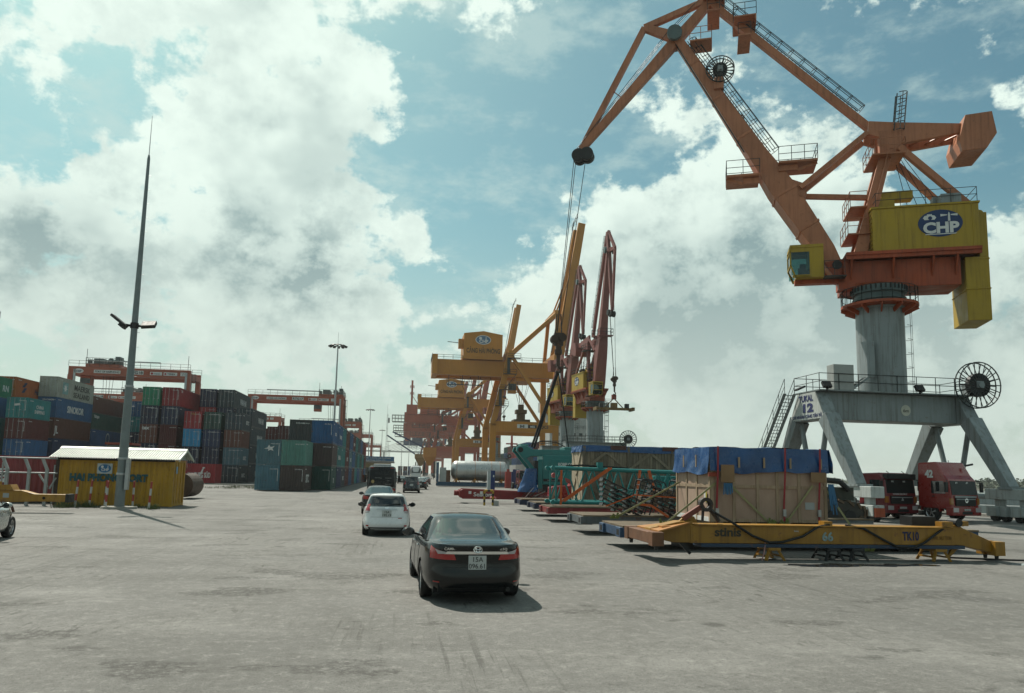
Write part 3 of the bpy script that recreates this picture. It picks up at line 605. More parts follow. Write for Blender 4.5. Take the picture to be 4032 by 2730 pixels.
def portal_crane(loc, udir, label, folded=False, near=True, mir=1, jibmat=None, hook=None, yel=None):
    t = thing('portal_crane', label, 'crane', (loc[0]+OX, loc[1]+OY, 0), 0, 'slewing portal cranes along the quay'); jm = jibmat or m_or; ym = yel or m_yel
    # ---- travelling gear and portal legs
    for sx in (-1, 1):
        X = sx*5.0
        for sy in (-1, 1):
            Y = sy*4.75; bg = MB(); bg.bx(X-.42, X+.42, Y-1.7, Y+1.7, 1.35, 2.0); bo = bg.build('bogie_beam', m_bog, t, bevel=.04)
            for k in (-1, 1):
                b = MB(); b.bx(X-.36, X+.36, Y+k*.95-.78, Y+k*.95+.78, .32, .95); b.bx(X-.2, X+.2, Y+k*.95-.25, Y+k*.95+.25, .95, 1.36); b.build('bogie_truck', m_bog, bo, bevel=.03)
                b = MB()
                for q in (-.42, .42): b.tube((X-.16, Y+k*.95+q, .30), (X+.16, Y+k*.95+q, .30), .29, 16)
                b.build('rail_wheel', m_dark, bo)
                b = MB().bx(X-sx*0-.62, X-.36, Y+k*.95-.3, Y+k*.95+.3, .38, .85); b.build('drive_motor', m_bog, bo)
            MB().bx(X-.3, X+.3, Y+sy*1.72-.12, Y+sy*1.72+.12, .3, .8).build('buffer', m_red, bo)
            b = MB(); b.beam((X, sy*1.75, 6.3), (X, sy*4.7, 1.98), .9, 1.0, .6, .68, up=(1, 0, 0)); b.build('portal_leg', m_gry, t, bevel=.03)
            b = MB(); b.tube((X, sy*1.6, 6.2), (X, sy*.3, 1.5), .17, 10); b.build('leg_brace', m_gry, t)
            MB().bx(X-.5, X+.5, Y-.55, Y+.55, 1.98, 2.12).build('leg_foot', m_gry, t)
        b = MB(); b.tube((X, -3.6, 1.5), (X, 3.6, 1.5), .17, 10); b.build('sill_tube', m_gry, t)
        b = MB(); b.prism([(-1.1, 8.0), (1.1, 8.0), (2.15, 6.15), (-2.15, 6.15)], X-.45, X+.45, 'x'); b.build('beam_head', m_gry, t, bevel=.03)
    MB().bx(-4.54, 4.54, -1.0, 1.0, 6.2, 7.98).build('portal_beam', m_gry, t, bevel=.03)
    b = MB(); b.bx(-5.5, 5.5, -1.6, 1.6, 8.005, 8.08); b.build('walkway', m_gry, t)
    b = MB(); railing(b, [(-5.45, 1.55, 8.08), (-5.45, -1.55, 8.08), (5.45, -1.55, 8.08), (5.45, 1.55, 8.08), (-5.45, 1.55, 8.08)], 1.05, 1.4, .025 if near else .04); b.build('walkway_railing', m_hand, t)
    b = MB(); b.lathe([(1.5, 8.08), (1.5, 13.75), (1.6, 13.75), (1.6, 13.9)], n=40); b.build('tower_column', m_gry, t, smooth=True)
    b = MB(); b.lathe([(1.5, 13.9), (2.4, 13.95), (2.4, 14.12), (1.5, 14.15)], n=36)
    for i in range(12): a = 2*math.pi*i/12; b.beam((1.5*math.cos(a), 1.5*math.sin(a), 13.55), (2.35*math.cos(a), 2.35*math.sin(a), 13.93), .08, .3)
    b.build('ring_platform', m_red, t)
    b = MB(); railing(b, [(2.36*math.cos(2*math.pi*i/24), 2.36*math.sin(2*math.pi*i/24), 14.12) for i in range(25)], 1.05, 3, .022 if near else .035); b.build('ring_railing', m_hand, t)
    b = MB(); b.lathe([(1.55, 14.15), (1.55, 14.4), (1.68, 14.4), (1.68, 14.55), (1.5, 14.58), (1.5, 14.85), (1.7, 14.88), (1.7, 15.3)], n=40); b.build('slewing_ring', m_grn, t, smooth=True)
    if near:
        b = MB()
        for i in range(36): a = 2*math.pi*i/36; b.tube((1.74*math.cos(a), 1.74*math.sin(a), 15.0), (1.74*math.cos(a), 1.74*math.sin(a), 15.34), .045, 5)
        b.build('ring_bolt', m_dark, t)
    b = MB(); ladder(b, (1.9, .35, 8.1), (1.9, .35, 13.9), (0, 1, 0), cage=(1, 0, 0), r=.022 if near else .035); b.build('tower_ladder', m_gry, t)
    reel(t, (5.5, -1.9, 8.7), (0, 1, 0), 1.5)
    MB().bx(5.2, 5.8, -1.6, -.8, 8.085, 8.9).build('reel_bracket', m_gry, t)
    if near:
        b = MB(); b.bx(-4.4, -3.0, -1.5, -.7, 8.09, 9.75); b.build('switch_cabinet', mat('cabinet_grey', (.42, .44, .42), .5), t, bevel=.02)
        b = MB(); b.bx(-2.0, -1.45, -1.45, -.8, 9.0, 11.4); b.build('tall_cabinet', m_gry, t, bevel=.02)
        b = MB()
        for s_ in (-.3, .3): b.beam((-3.2, -1.1+s_, 8.1), (-1.9, -1.1+s_, 9.0), .05, .15)
        for i in range(5): b.bx(-3.1+.26*i, -2.86+.26*i, -1.4, -.8, 8.25+.17*i, 8.28+.17*i)
        b.build('access_steps', m_gry, t)
        b = MB()                    # long stair on the land side, down towards the far end
        for s_ in (0, .7): b.beam((-5.75-s_, 1.0, 8.0), (-5.75-s_, 7.6, .3), .05, .22, up=(1, 0, 0))
        for i in range(34): f_ = (i+.5)/34; b.bx(-6.45, -5.75, 1.0+6.6*f_-.11, 1.0+6.6*f_+.11, 8.0-7.6*f_, 8.03-7.6*f_)
        b.build('stair', m_gry, t); b = MB()
        for s_ in (0, .7):
            b.tube((-5.75-s_, 1.0, 9.0), (-5.75-s_, 7.6, 1.4), .022, 5); b.tube((-5.75-s_, 1.0, 8.5), (-5.75-s_, 7.6, .9), .018, 5)
            for i in range(9): f_ = i/8; b.tube((-5.75-s_, 1+6.6*f_, 8.0-7.6*f_), (-5.75-s_, 1+6.6*f_, 9.0-7.6*f_), .02, 5)
        b.build('stair_railing', m_hand, t)
        for x in (-5.0, 1.5, 5.2):
            b = MB(Matrix.Translation((x, -1.65, 8.35)) @ Matrix.Rotation(R_(-35), 4, 'X')); b.bx(-.28, .28, -.1, .1, -.2, .25); b.bx(-.03, .03, 0, .2, -.3, 0); b.build('floodlight', m_dark, t)
        b = MB(Matrix.Translation((-6.4, -1.2, 8.2)) @ Matrix.Rotation(R_(-25), 4, 'Y')); b.bx(-.5, .1, -.2, .2, -.06, .06); b.build('floodlight', m_dark, t)
        # painted name on the sloping head towards the road, clearance sign on the beam
        nav = mat('sign_navy', (.03, .04, .16), .55, var=.2)
        pl = plate(t, 'name_panel', mat('name_panel_white', (.62, .65, .62), .55, var=.1, streak=.25), (-5.47, 0, 6.2), (0, -1, 0), (0, 0, 1), [(-2.08, .02), (2.08, .02), (1.08, 1.76), (-1.08, 1.76)], .02)
        text('TUKAL', pl, nav, (-5.50, .05, 7.42), (0, -1, 0), (0, 0, 1), .56, bold=.03, width=1.75); text('12', pl, nav, (-5.50, -.1, 6.72), (0, -1, 0), (0, 0, 1), .74, bold=.05, width=1.25)
        text('CHI NHÁNH CẢNG TÂN VŨ', pl, nav, (-5.50, 0, 6.32), (0, -1, 0), (0, 0, 1), .3, bold=.02, width=3.6)
        d = disc(t, 'clearance_sign', mat('sign_cream', (.6, .6, .5), .5), (.9, -1.02, 6.95), (1, 0, 0), (0, 0, 1), .34, .36); text('6m', d, blk, (.9, -1.04, 6.83), (1, 0, 0), (0, 0, 1), .33)
    # ---- upper works: s along the jib, w sideways, z up
    ux, uy = Vector(udir).normalized()
    Mx = Matrix(((ux, -uy*mir, 0, -OX), (uy, ux*mir, 0, -OY), (0, 0, 1, 0), (0, 0, 0, 1)))
    def U(): return MB(Mx)
    def P(s, w, z): return Mx @ Vector((s, w, z))
    wdir = Mx.to_3x3() @ Vector((0, 1, 0)); sdir = Mx.to_3x3() @ Vector((1, 0, 0))
    b = U().bx(-5.3, 1.85, -1.45, 1.45, 15.3, 17.2); b.lathe([(1.75, 15.2), (1.9, 15.6)], n=30); b.build('slewing_deck_box', m_red, t, bevel=.03)
    b = U().bx(-6.4, 1.75, -2.15, 2.15, 17.45, 17.66); b.bx(-6.4, 1.75, -2.05, -1.85, 17.2, 17.45); b.bx(-6.4, 1.75, 1.85, 2.05, 17.2, 17.45)
    for s_ in (1.4, -1.2, -3.6, -5.0):
        for w in (-1, 1): b.prism([(w*1.45, 15.9), (w*2.05, 17.2), (w*1.45, 17.2)][::w], s_-.05, s_+.05, 'x')
    b.build('slewing_deck', m_red, t)
    h = U().bx(-6.35, .05, -2.0, 2.0, 17.665, 20.6).build('machine_house', ym, t, bevel=.03)
    U().bx(-6.42, .12, -2.07, 2.07, 20.6, 20.72).build('house_roof', ym, h)
    if near:
        b = U()
        for z in range(9): b.bx(.05, .09, -1.9, 1.9, 17.9+z*.3, 18.08+z*.3)
        b.build('house_louvre', ym, h)
    if near: chp_logo(h, P(-4.05, 2.005, 19.35), -sdir, (0, 0, 1), 1.33, .92)
    else:
        chp_logo(h, P(.09, 0, 19.2), wdir*(1 if mir > 0 else -1), (0, 0, 1), .9, .6); chp_logo(h, P(-3.5, 2.01, 19.3), -sdir*mir, (0, 0, 1), 1.2, .8)
    b = U(); railing(b, [tuple((-6.3, -1.95, 20.72)), (-6.3, 1.95, 20.72), (-.2, 1.95, 20.72), (-.2, -1.95, 20.72), (-6.3, -1.95, 20.72)], 1.0, 1.6, .022 if near else .04); b.build('house_railing', m_hand, t)
    b = U().bx(-6.95, -5.55, -1.5, 1.5, 12.85, 17.1); b.bx(-6.95, -6.43, -1.5, 1.5, 17.1, 20.1); b.bx(-6.99, -5.51, -1.54, 1.54, 14.9, 15.0); b.bx(-6.99, -6.42, -1.54, 1.54, 16.9, 17.0); b.build('ballast_box', ym, t, bevel=.03)
    b = U(); b.lathe([(.12, -.1), (.28, -.1), (.28, .1), (.12, .1)], c=(-6.7, .8, 20.2), axis='y', n=14); b.build('lifting_lug', ym, t)
    # driver's cab
    cb = U().bx(3.2, 5.0, .35, 2.15, 16.05, 16.2); cb.bx(3.2, 5.35, .3, 2.2, 18.15, 18.35); cb.bx(3.2, 4.1, .35, 2.15, 16.2, 18.15); cb.prism([(4.95, 16.05), (5.05, 16.05), (5.38, 16.9), (5.38, 18.2), (5.28, 18.2), (5.28, 16.95)], .35, .45); cb.prism([(4.95, 16.05), (5.05, 16.05), (5.38, 16.9), (5.38, 18.2), (5.28, 18.2), (5.28, 16.95)], 2.05, 2.15)
    cb.bx(4.1, 5.3, .35, .42, 17.85, 18.15); cb.bx(4.1, 5.3, 2.08, 2.15, 17.85, 18.15); cb.bx(5.28, 5.38, .35, 2.15, 17.8, 17.9); cb.bx(5.28, 5.38, .35, 2.15, 16.85, 16.95); cb.bx(4.1, 5.2, 2.08, 2.15, 16.05, 16.25)
    cab = cb.build('driver_cab', ym if near else m_yel, t)
    g_ = U().bx(5.30, 5.33, .45, 2.05, 16.95, 17.8); g_.bx(4.1, 5.28, 2.10, 2.12, 16.25, 17.85); g_.bx(4.1, 5.28, .38, .4, 16.25, 17.85); g_.prism([(5.0, 16.12), (5.33, 16.9), (5.31, 16.9), (4.98, 16.12)], .45, 2.05); g_.build('cab_window', m_cabglass, cab)
    s_ = U().bx(3.7, 4.3, .9, 1.6, 16.2, 16.75); s_.bx(3.65, 3.85, .95, 1.55, 16.7, 17.6); s_.bx(4.3, 4.7, .6, .85, 16.2, 17.05); s_.bx(4.3, 4.7, 1.65, 1.9, 16.2, 17.05); s_.build('operator_seat', m_dark, cab)
    b = U().bx(1.8, 5.0, .9, 1.5, 15.75, 16.04); b.bx(1.7, 2.2, .3, 1.5, 15.3, 16.0); b.build('cab_bracket', m_red, t)
    b = U(); railing(b, [(1.9, 2.3, 16.1), (3.2, 2.3, 16.1)], 1.0, .7, .02); b.bx(1.8, 3.2, 1.5, 2.35, 16.0, 16.06); b.build('cab_walkway', m_hand, t)
    # jib geometry in the vertical plane
    foot = Vector((2.2, 17.1))
    def V3_(p, w=0): return (p.x, w, p.y)
    if folded:
        ang = R_(79); J = foot+Vector((math.cos(ang), math.sin(ang)))*24.4; fdir = Vector((.16, -.987)); 
        nrm = Vector((math.sin(ang), -math.cos(ang))); bd = Vector((math.cos(ang), math.sin(ang)))
    else:
        J = Vector((12.95, 35.9)); fdir = (Vector((20.34, 27.72))-J).normalized(); bd = (J-foot).normalized(); nrm = Vector((bd.y, -bd.x))
    LB = (J-foot).length
    def bp(t_, off): return foot+bd*LB*t_+nrm*off
    # boom: lofted box, deeper in the lower third
    secs = [(-.02, .35, .95), (.06, .62, 1.0), (.24, .80, .9), (.33, .86, .82), (.48, .64, .64), (.75, .43, .50), (.97, .33, .42), (1.0, .28, .40)]
    b = U(); vs = []
    for t_, hd, hw in secs:
        for o_, w in ((hd, -hw), (hd, hw), (-hd, hw), (-hd, -hw)): q = bp(t_, o_); vs.append((q.x, w, q.y))
    fs = []
    for i in range(len(secs)-1):
        for j in range(4): fs.append((i*4+j, i*4+(j+1) % 4, i*4+4+(j+1) % 4, i*4+4+j))
    fs += [(3, 2, 1, 0), tuple(len(vs)-4+j for j in range(4))]
    boom = b.add(vs, fs).build('boom', jm, t, bevel=.03)
    if near:                        # splice plates, lifting eyes and the cable run along the boom
        for t_, hd, hw in ((.16, .75, .96), (.30, .86, .86), (.55, .585, .605), (.72, .455, .515), (.88, .37, .455)):
            b = U(); a_, c_ = bp(t_-.004, 0), bp(t_+.004, 0); b.beam(V3_(a_), V3_(c_), 2*hw+.05, 2*hd+.05, up=V3_(nrm)); b.build('splice_plate', jm, boom)
        b = U()
        for w in (.3, .42): b.tube(V3_(bp(.5, .68), w), V3_(bp(.98, .38), w), .03, 5)
        b.build('cable_run', m_dark, boom)
        for t_ in (.50, .62): b = U(); q = bp(t_, -.70); b.lathe([(.07, -.04), (.15, -.04), (.15, .04), (.07, .04)], c=(q.x, 0, q.y), axis='y', n=12); b.build('lifting_eye', jm, boom)
        for k in (0, 4, 5): U().bx(-6.0+k*1.1, -5.95+k*1.1, 2.0, 2.03, 17.7, 20.58).build('house_stiffener', ym, h)
    q = bp(.0, 0); b = U(); b.tube((q.x, -1.15, q.y), (q.x, 1.15, q.y), .32, 16); b.build('boom_pin', m_dark, t)
    b = U()
    for w in (-1.1, .82): b.prism([(1.0, 17.66), (3.0, 17.3), (2.5, 16.4), (1.2, 15.9)], w, w+.28)
    b.build('boom_bracket', m_red, t)
    # boom platforms
    for (s0, s1, off) in ((.40, .40, 1), (.40, .40, -1)):
        q = bp(.40, off*.75); a0, a1 = (q.x, q.x+2.3) if off > 0 else (q.x-2.6, q.x)
        if folded: a0, a1 = (q.x, q.x+1.3) if off > 0 else (q.x-1.4, q.x)
        b = U().bx(a0, a1, -1.25, 1.25, q.y-.25, q.y-.1); b.beam((a0 if off < 0 else a1, .8, q.y-.25), ((a0+a1)/2, .8, q.y-.7), .12, .2); b.bx(min(q.x, (a0+a1)/2), max(q.x, (a0+a1)/2), .7, .9, q.y-.7, q.y-.3); pf = b.build('boom_platform', jm, t)
        e = a1 if off > 0 else a0; i_ = a0 if off > 0 else a1
        b = U(); railing(b, [(i_, 1.2, q.y-.1), (e, 1.2, q.y-.1), (e, -1.2, q.y-.1), (i_, -1.2, q.y-.1)], 1.1, 1.0, .025 if near else .04); b.build('platform_railing', m_hand, pf)
    # fly jib
    Jl = 11.05; rear = J-fdir*3.65; tip = J+fdir*Jl; fn = Vector((-fdir.y, fdir.x))
    if fn.y < 0 and not folded: fn = -fn
    if folded and fn.x < 0: fn = -fn
    def V3(p, w=0): return (p.x, w, p.y)
    b = U(); b.beam(V3(J+fdir*.2), V3(tip), .6, .82, .42, .52, up=V3(fn)); b.beam(V3(J+fdir*.3), V3(rear), .6, .82, .45, .62, up=V3(fn)); fj = b.build('fly_jib', jm, t, bevel=.03)
    pk = J-fdir*.2+fn*2.75+(fdir*.9)
    b = U(); b.beam(V3(pk), V3(tip-fdir*.5+fn*.15), .38, .42, up=V3(fn)); b.beam(V3(pk), V3(rear+fn*.3), .4, .45, up=V3(fn)); b.beam(V3(pk), V3(J+fn*.4), .4, .5, .5, .8, up=V3(fdir)); b.tube(V3(J+fdir*6+fn*.3), V3(J+fdir*6+fn*1.3), .04, 5); b.build('fly_jib_stay', jm, fj)
    b = U()
    for o_, w in ((tip+fdir*.55-fn*.25, -.5), (tip+fdir*.55-fn*.25, .12), (tip+fdir*.1-fn*.75, -.3), (tip+fdir*.1-fn*.75, .25)): b.tube(V3(o_, w), V3(o_, w+.35), .52, 20)
    b.build('tip_sheave', m_dark, t, smooth=True)
    b = U()
    for w in (-.95, .6): b.tube(V3(J+fn*.25, w), V3(J+fn*.2, w+.35), .56, 24)
    b.build('joint_sheave', m_grn, t, smooth=True)
    b = U()                         # ropes along the fly jib
    for w in (-.25, .0, .25): b.tube(V3(tip+fdir*.3+fn*.25, w), V3(J+fn*.95, w), .025, 4); b.tube(V3(J+fn*.95, w), V3(rear+fn*.75, w), .025, 4)
    b.build('hoist_rope', m_rope, t)
    # pull strut, its ladder and platforms
    A = Vector((-.5, 27.15)); st = rear; sd = (st-A).normalized(); sn = Vector((-sd.y, sd.x))
    if sn.y < 0: sn = -sn
    ps = U(); ps.beam(V3(A), V3(st), .5, .5, up=V3(sn)); pso = ps.build('pull_strut', jm, t, bevel=.02)
    Ls = (st-A).length; b = U(); ladder(b, V3(A+sd*1.6+sn*.35), V3(st-sd*.8+sn*.35), (0, 1, 0), cage=V3(sn), r=.038 if near else .04, csp=1.1); b.build('strut_ladder', m_hand, pso)
    if near:
        for fr in (.98, .78, .55):
            c_ = A+sd*Ls*fr; b = U().bx(c_.x-.9, c_.x+.7, -1.3, 1.3, c_.y+.25, c_.y+.34); b.bx(c_.x-.9, c_.x-.8, -1.3, 1.3, c_.y-.1, c_.y+.25); b.bx(c_.x-.5, c_.x+.4, -1.3, 1.3, c_.y-1.25, c_.y-1.15)
            if fr == .55: continue
            pf = b.build('strut_platform', jm, pso); b = U(); railing(b, [(c_.x-.9, 1.3, c_.y+.34), (c_.x+.7, 1.3, c_.y+.34), (c_.x+.7, -1.3, c_.y+.34), (c_.x-.9, -1.3, c_.y+.34)], 1.0, .8, .025)
            railing(b, [(c_.x-.5, 1.3, c_.y-1.15), (c_.x+.4, 1.3, c_.y-1.15)], .9, .8, .025); b.build('platform_railing', m_hand, pf)
    # A-frame, stays, balance lever and counterweight
    b = U()
    for w in (-.85, .85): b.beam((-1.5, w*.8, 26.0), (.75, w*1.25, 17.66), .45, .7, .55, .8, up=(1, 0, 0)); b.bx(-2.2, -.8, w*.8-.3, w*.8+.3, 24.9, 26.6)
    b.bx(-1.7, -1.2, -1, 1, 25.2, 25.6); b.bx(-.5, -.1, -.9, .9, 20.9, 21.3); b.build('a_frame', jm, t, bevel=.02)
    for w in (-1.1, 1.1): U().beam((-2.0, w, 25.2), (-5.95, w*1.2, 20.72), .4, .42, up=(1, 0, 0)).build('back_stay', jm, t, bevel=.02)
    for w in (-.95, .6): U().prism([(-.2, 27.4), (-1.8, 27.15), (-6.1, 26.6), (-6.1, 26.0), (-2.2, 25.55), (-.1, 26.45)], w, w+.35).build('balance_lever', jm, t, bevel=.02)
    b = U()
    for i in range(3): b.tube((-3.0-i*1.0, -.7, 26.0), (-4.0-i*1.0, .7, 26.0), .08, 6)
    b.build('lever_brace', jm, t)
    cw = U().prism([(-6.03, 26.95), (-7.63, 27.05), (-7.85, 25.5), (-7.2, 24.5), (-5.75, 24.42), (-5.6, 25.3)], -1.5, 1.5).build('counterweight', jm, t, bevel=.03)
    U().lathe([(.1, -.06), (.22, -.06), (.22, .06), (.1, .06)], c=(-6.8, 0, 27.15), axis='y', n=14).build('lifting_lug', jm, cw)
    kl = bp(.285, -.86)
    for w in (-.85, .85): U().beam((-.1, w, 26.6), (kl.x-.1, w, kl.y+.05), .3, .32, up=(1, 0, 0)).build('lever_rod', jm, t)
    b = U().prism([(kl.x-.6, kl.y+.3), (kl.x+.7, kl.y+.9), (kl.x+.5, kl.y-.9), (kl.x-.3, kl.y-.7)], -.75, .75); b.tube((kl.x-.25, -.9, kl.y-.4), (kl.x-.25, .9, kl.y-.4), .28, 12); b.build('boom_lug', jm, boom)
    b = U().beam((kl.x-.3, 0, kl.y-.3), (-1.2, 0, 22.05), .3, .34); b.build('luffing_rod', jm, t)
    b = U().bx(-2.9, -.9, -.4, .4, 21.75, 22.35); b.bx(-1.6, -.3, -1.0, 1.0, 20.73, 21.7); b.build('luffing_drive', m_yel, t)
    b = U()
    for i in range(4): b.tube((-2.0, -.5+.33*i, 25.4), (-2.9-.6*i, -.5+.33*i, 20.72), .022, 4)
    b.build('derrick_rope', m_rope, t)
    b = U(); b.bx(-2.3, -.2, -1.6, 1.6, 24.62, 24.72); railing(b, [(-.2, 1.6, 24.72), (-2.3, 1.6, 24.72), (-2.3, -1.6, 24.72), (-.2, -1.6, 24.72), (-.2, 1.6, 24.72)], 1.05, 1.0, .025 if near else .04)
    ladder(b, (-.15, 1.3, 20.8), (-1.2, 1.3, 24.7), (0, 1, 0), r=.026); b.bx(-.1, 1.5, -1.5, 1.5, 19.1, 19.18); railing(b, [(0, 1.5, 19.18), (1.5, 1.5, 19.18), (1.5, -1.5, 19.18)], 1.05, 1.0, .025 if near else .04); b.bx(.2, 1.3, -1.5, 1.5, 21.0, 21.08); railing(b, [(0.2, 1.5, 21.08), (1.3, 1.5, 21.08), (1.3, -1.5, 21.08)], 1.05, .8, .025 if near else .04); b.build('frame_platform', m_hand if not near else jm, t)
    if near:
        b = U(); ladder(b, (-1.7, 1.0, 26.4), (-2.0, 1.0, 29.1), (0, 1, 0), cage=(-1, 0, .2), r=.04, csp=.5); b.build('mast_ladder_cage', m_hand, t)
        b = U().bx(-5.4, -4.2, 1.0, 1.9, 20.75, 21.4); b.bx(-4.6, -4.0, .2, .8, 20.75, 21.6); b.build('roof_ventilator', m_gry, t)
        q = bp(.80, -1.15); reel(t, Mx @ Vector((q.x, .55, q.y)), wdir, 1.02); q2 = bp(.78, -.5); U().bx(q2.x-.6, q2.x+.1, -.35, .7, q2.y-.8, q2.y+.1).build('reel_bracket', jm, t)
        b = U(); ladder(b, V3(bp(.45, -.80), .3), V3(bp(.96, -.42), .3), (0, 1, 0), r=.034, cage=V3(-nrm)); b.build('boom_ladder', m_hand, boom)
        b = U(); q = bp(.95, -.5); b.bx(q.x-1.6, q.x, -.9, .9, q.y-.1, q.y); railing(b, [(q.x-1.6, .9, q.y), (q.x-1.6, -.9, q.y)], 1, .8, .025); railing(b, [(q.x, .9, q.y), (q.x-1.6, .9, q.y)], 1, .8, .025); b.build('joint_platform', jm, boom)
    # hoist ropes and hook gear
    tp = Mx @ Vector(V3(tip+fdir*.55-fn*.25)); hk = Vector(hook) if hook else tp+Vector((0, 0, -7.5))
    b = MB()
    for o_ in ((-.45, -.2), (-.2, .3), (.55, .2)): b.tube((tp.x+o_[0], tp.y+o_[1], tp.z-.3), (hk.x+o_[0]*.35, hk.y+o_[1]*.35, hk.z+1.2), .026 if near else .035, 4)
    b.build('hoist_rope', m_rope, t)
    b = MB(); b.bx(hk.x-.34, hk.x+.34, hk.y-.22, hk.y+.22, hk.z+.1, hk.z+1.1); b.tube((hk.x-.3, hk.y-.26, hk.z+.6), (hk.x-.3, hk.y+.26, hk.z+.6), .34, 14); b.tube((hk.x+.25, hk.y-.26, hk.z+.75), (hk.x+.25, hk.y+.26, hk.z+.75), .34, 14); b.bx(hk.x-.2, hk.x+.2, hk.y-.2, hk.y+.2, hk.z-.6, hk.z+.1); b.lathe([(.3, .0), (.3, -.3), (.16, -.45), (.14, -1.3)], c=(hk.x, hk.y, hk.z-.2), n=10)
    for o_ in (-.25, .25): b.tube((hk.x+o_, hk.y, hk.z+1.0), (hk.x+o_*.6, hk.y, hk.z+2.6), .05, 6)
    b.path([(hk.x, hk.y, hk.z-1.2), (hk.x, hk.y, hk.z-1.5), (hk.x+.22, hk.y, hk.z-1.75), (hk.x+.1, hk.y, hk.z-2.0), (hk.x-.2, hk.y, hk.z-1.9)], .09, 6); b.build('hook_block', mat('hook_rust', (.06, .035, .022), .6, rust=.5), t, smooth=True)
    return t, hk
big, hk = portal_crane((31.4, 46.3), (-.92, .392), 'orange and yellow slewing portal crane on grey legs marked TUKAL 12', hook=(11.2-31.4-OX, 55-46.3-OY, 12.0))
for a_, b_, r_, nm, lab in (((11.15, 55, 10.05), (9.35, 55.6, 4.3), .09, 'lifting_sling', 'long black lifting slings running from the hook to the teal machine'), ):
    s = MB()
    s.tube(a_, b_, r_, 6); s.tube((11.2, 55, 10.05), (9.75, 56.8, 4.3), r_, 6); tag(s.build(nm, mat('black_webbing', (.012, .012, .013), .7), None), lab, 'sling')
s = MB().tube((11.25, 55, 10.05), (12.6, 57.2, 4.25), .05, 6); tag(s.build('lifting_sling', MATS['black_webbing']), 'thinner black lifting sling slanting right from the hook', 'sling')
f1, h1 = portal_crane((32.6, 128), (.11, -.99), 'faded red portal crane with upright jib, right one of the pair mid quay', folded=True, near=False, mir=-1, jibmat=m_pink, hook=(1.4, -7.5, 17.8))
f2, h2 = portal_crane((32.4, 150), (.16, -.985), 'faded red portal crane with upright jib, left one of the pair mid quay', folded=True, near=False, mir=-1, jibmat=m_pink)
f3, h3 = portal_crane((31.6, 272), (.3, -.95), 'small far portal crane seen behind the legs of the yellow quay crane', folded=True, near=False, mir=-1, jibmat=m_pink)
# container spreader hanging on the right mid crane
def hanging_spreader(x, y, z, label, w=5.8, m=None, rz=0):
    m = m or mat('spreader_rusty_yellow', (.20, .12, .03), .6, rust=.6, var=.3); t = thing('hanging_spreader', label, 'spreader', (x, y, z), rz)
    b = MB().bx(-w/2, w/2, -.3, .3, 0, .4); b.build('main_beam', m, t)
    for s_ in (-1, 1):
        MB().bx(s_*w/2-.2, s_*w/2+.2, -1.15, 1.15, -.1, .45).build('end_beam', m, t); MB().beam((s_*w*.25, 0, .4), (0, 0, 2.0), .14, .14).build('hanger_leg', m, t); MB().bx(s_*w*.36-.3, s_*w*.36+.3, -.4, .4, .4, 1.1).build('flipper_drive', m_dark, t)
    MB().bx(-.5, .5, -.45, .45, .4, 1.2).build('power_pack', m, t); MB().bx(-.35, .35, -.3, .3, 1.8, 2.6).build('rotator', mat('rotator_red', (.25, .05, .03), .6), t); return t
hanging_spreader(32.6+1.6, 128-7.5, 13.3, 'rusty yellow spreader hanging under the right mid crane', 6.2)
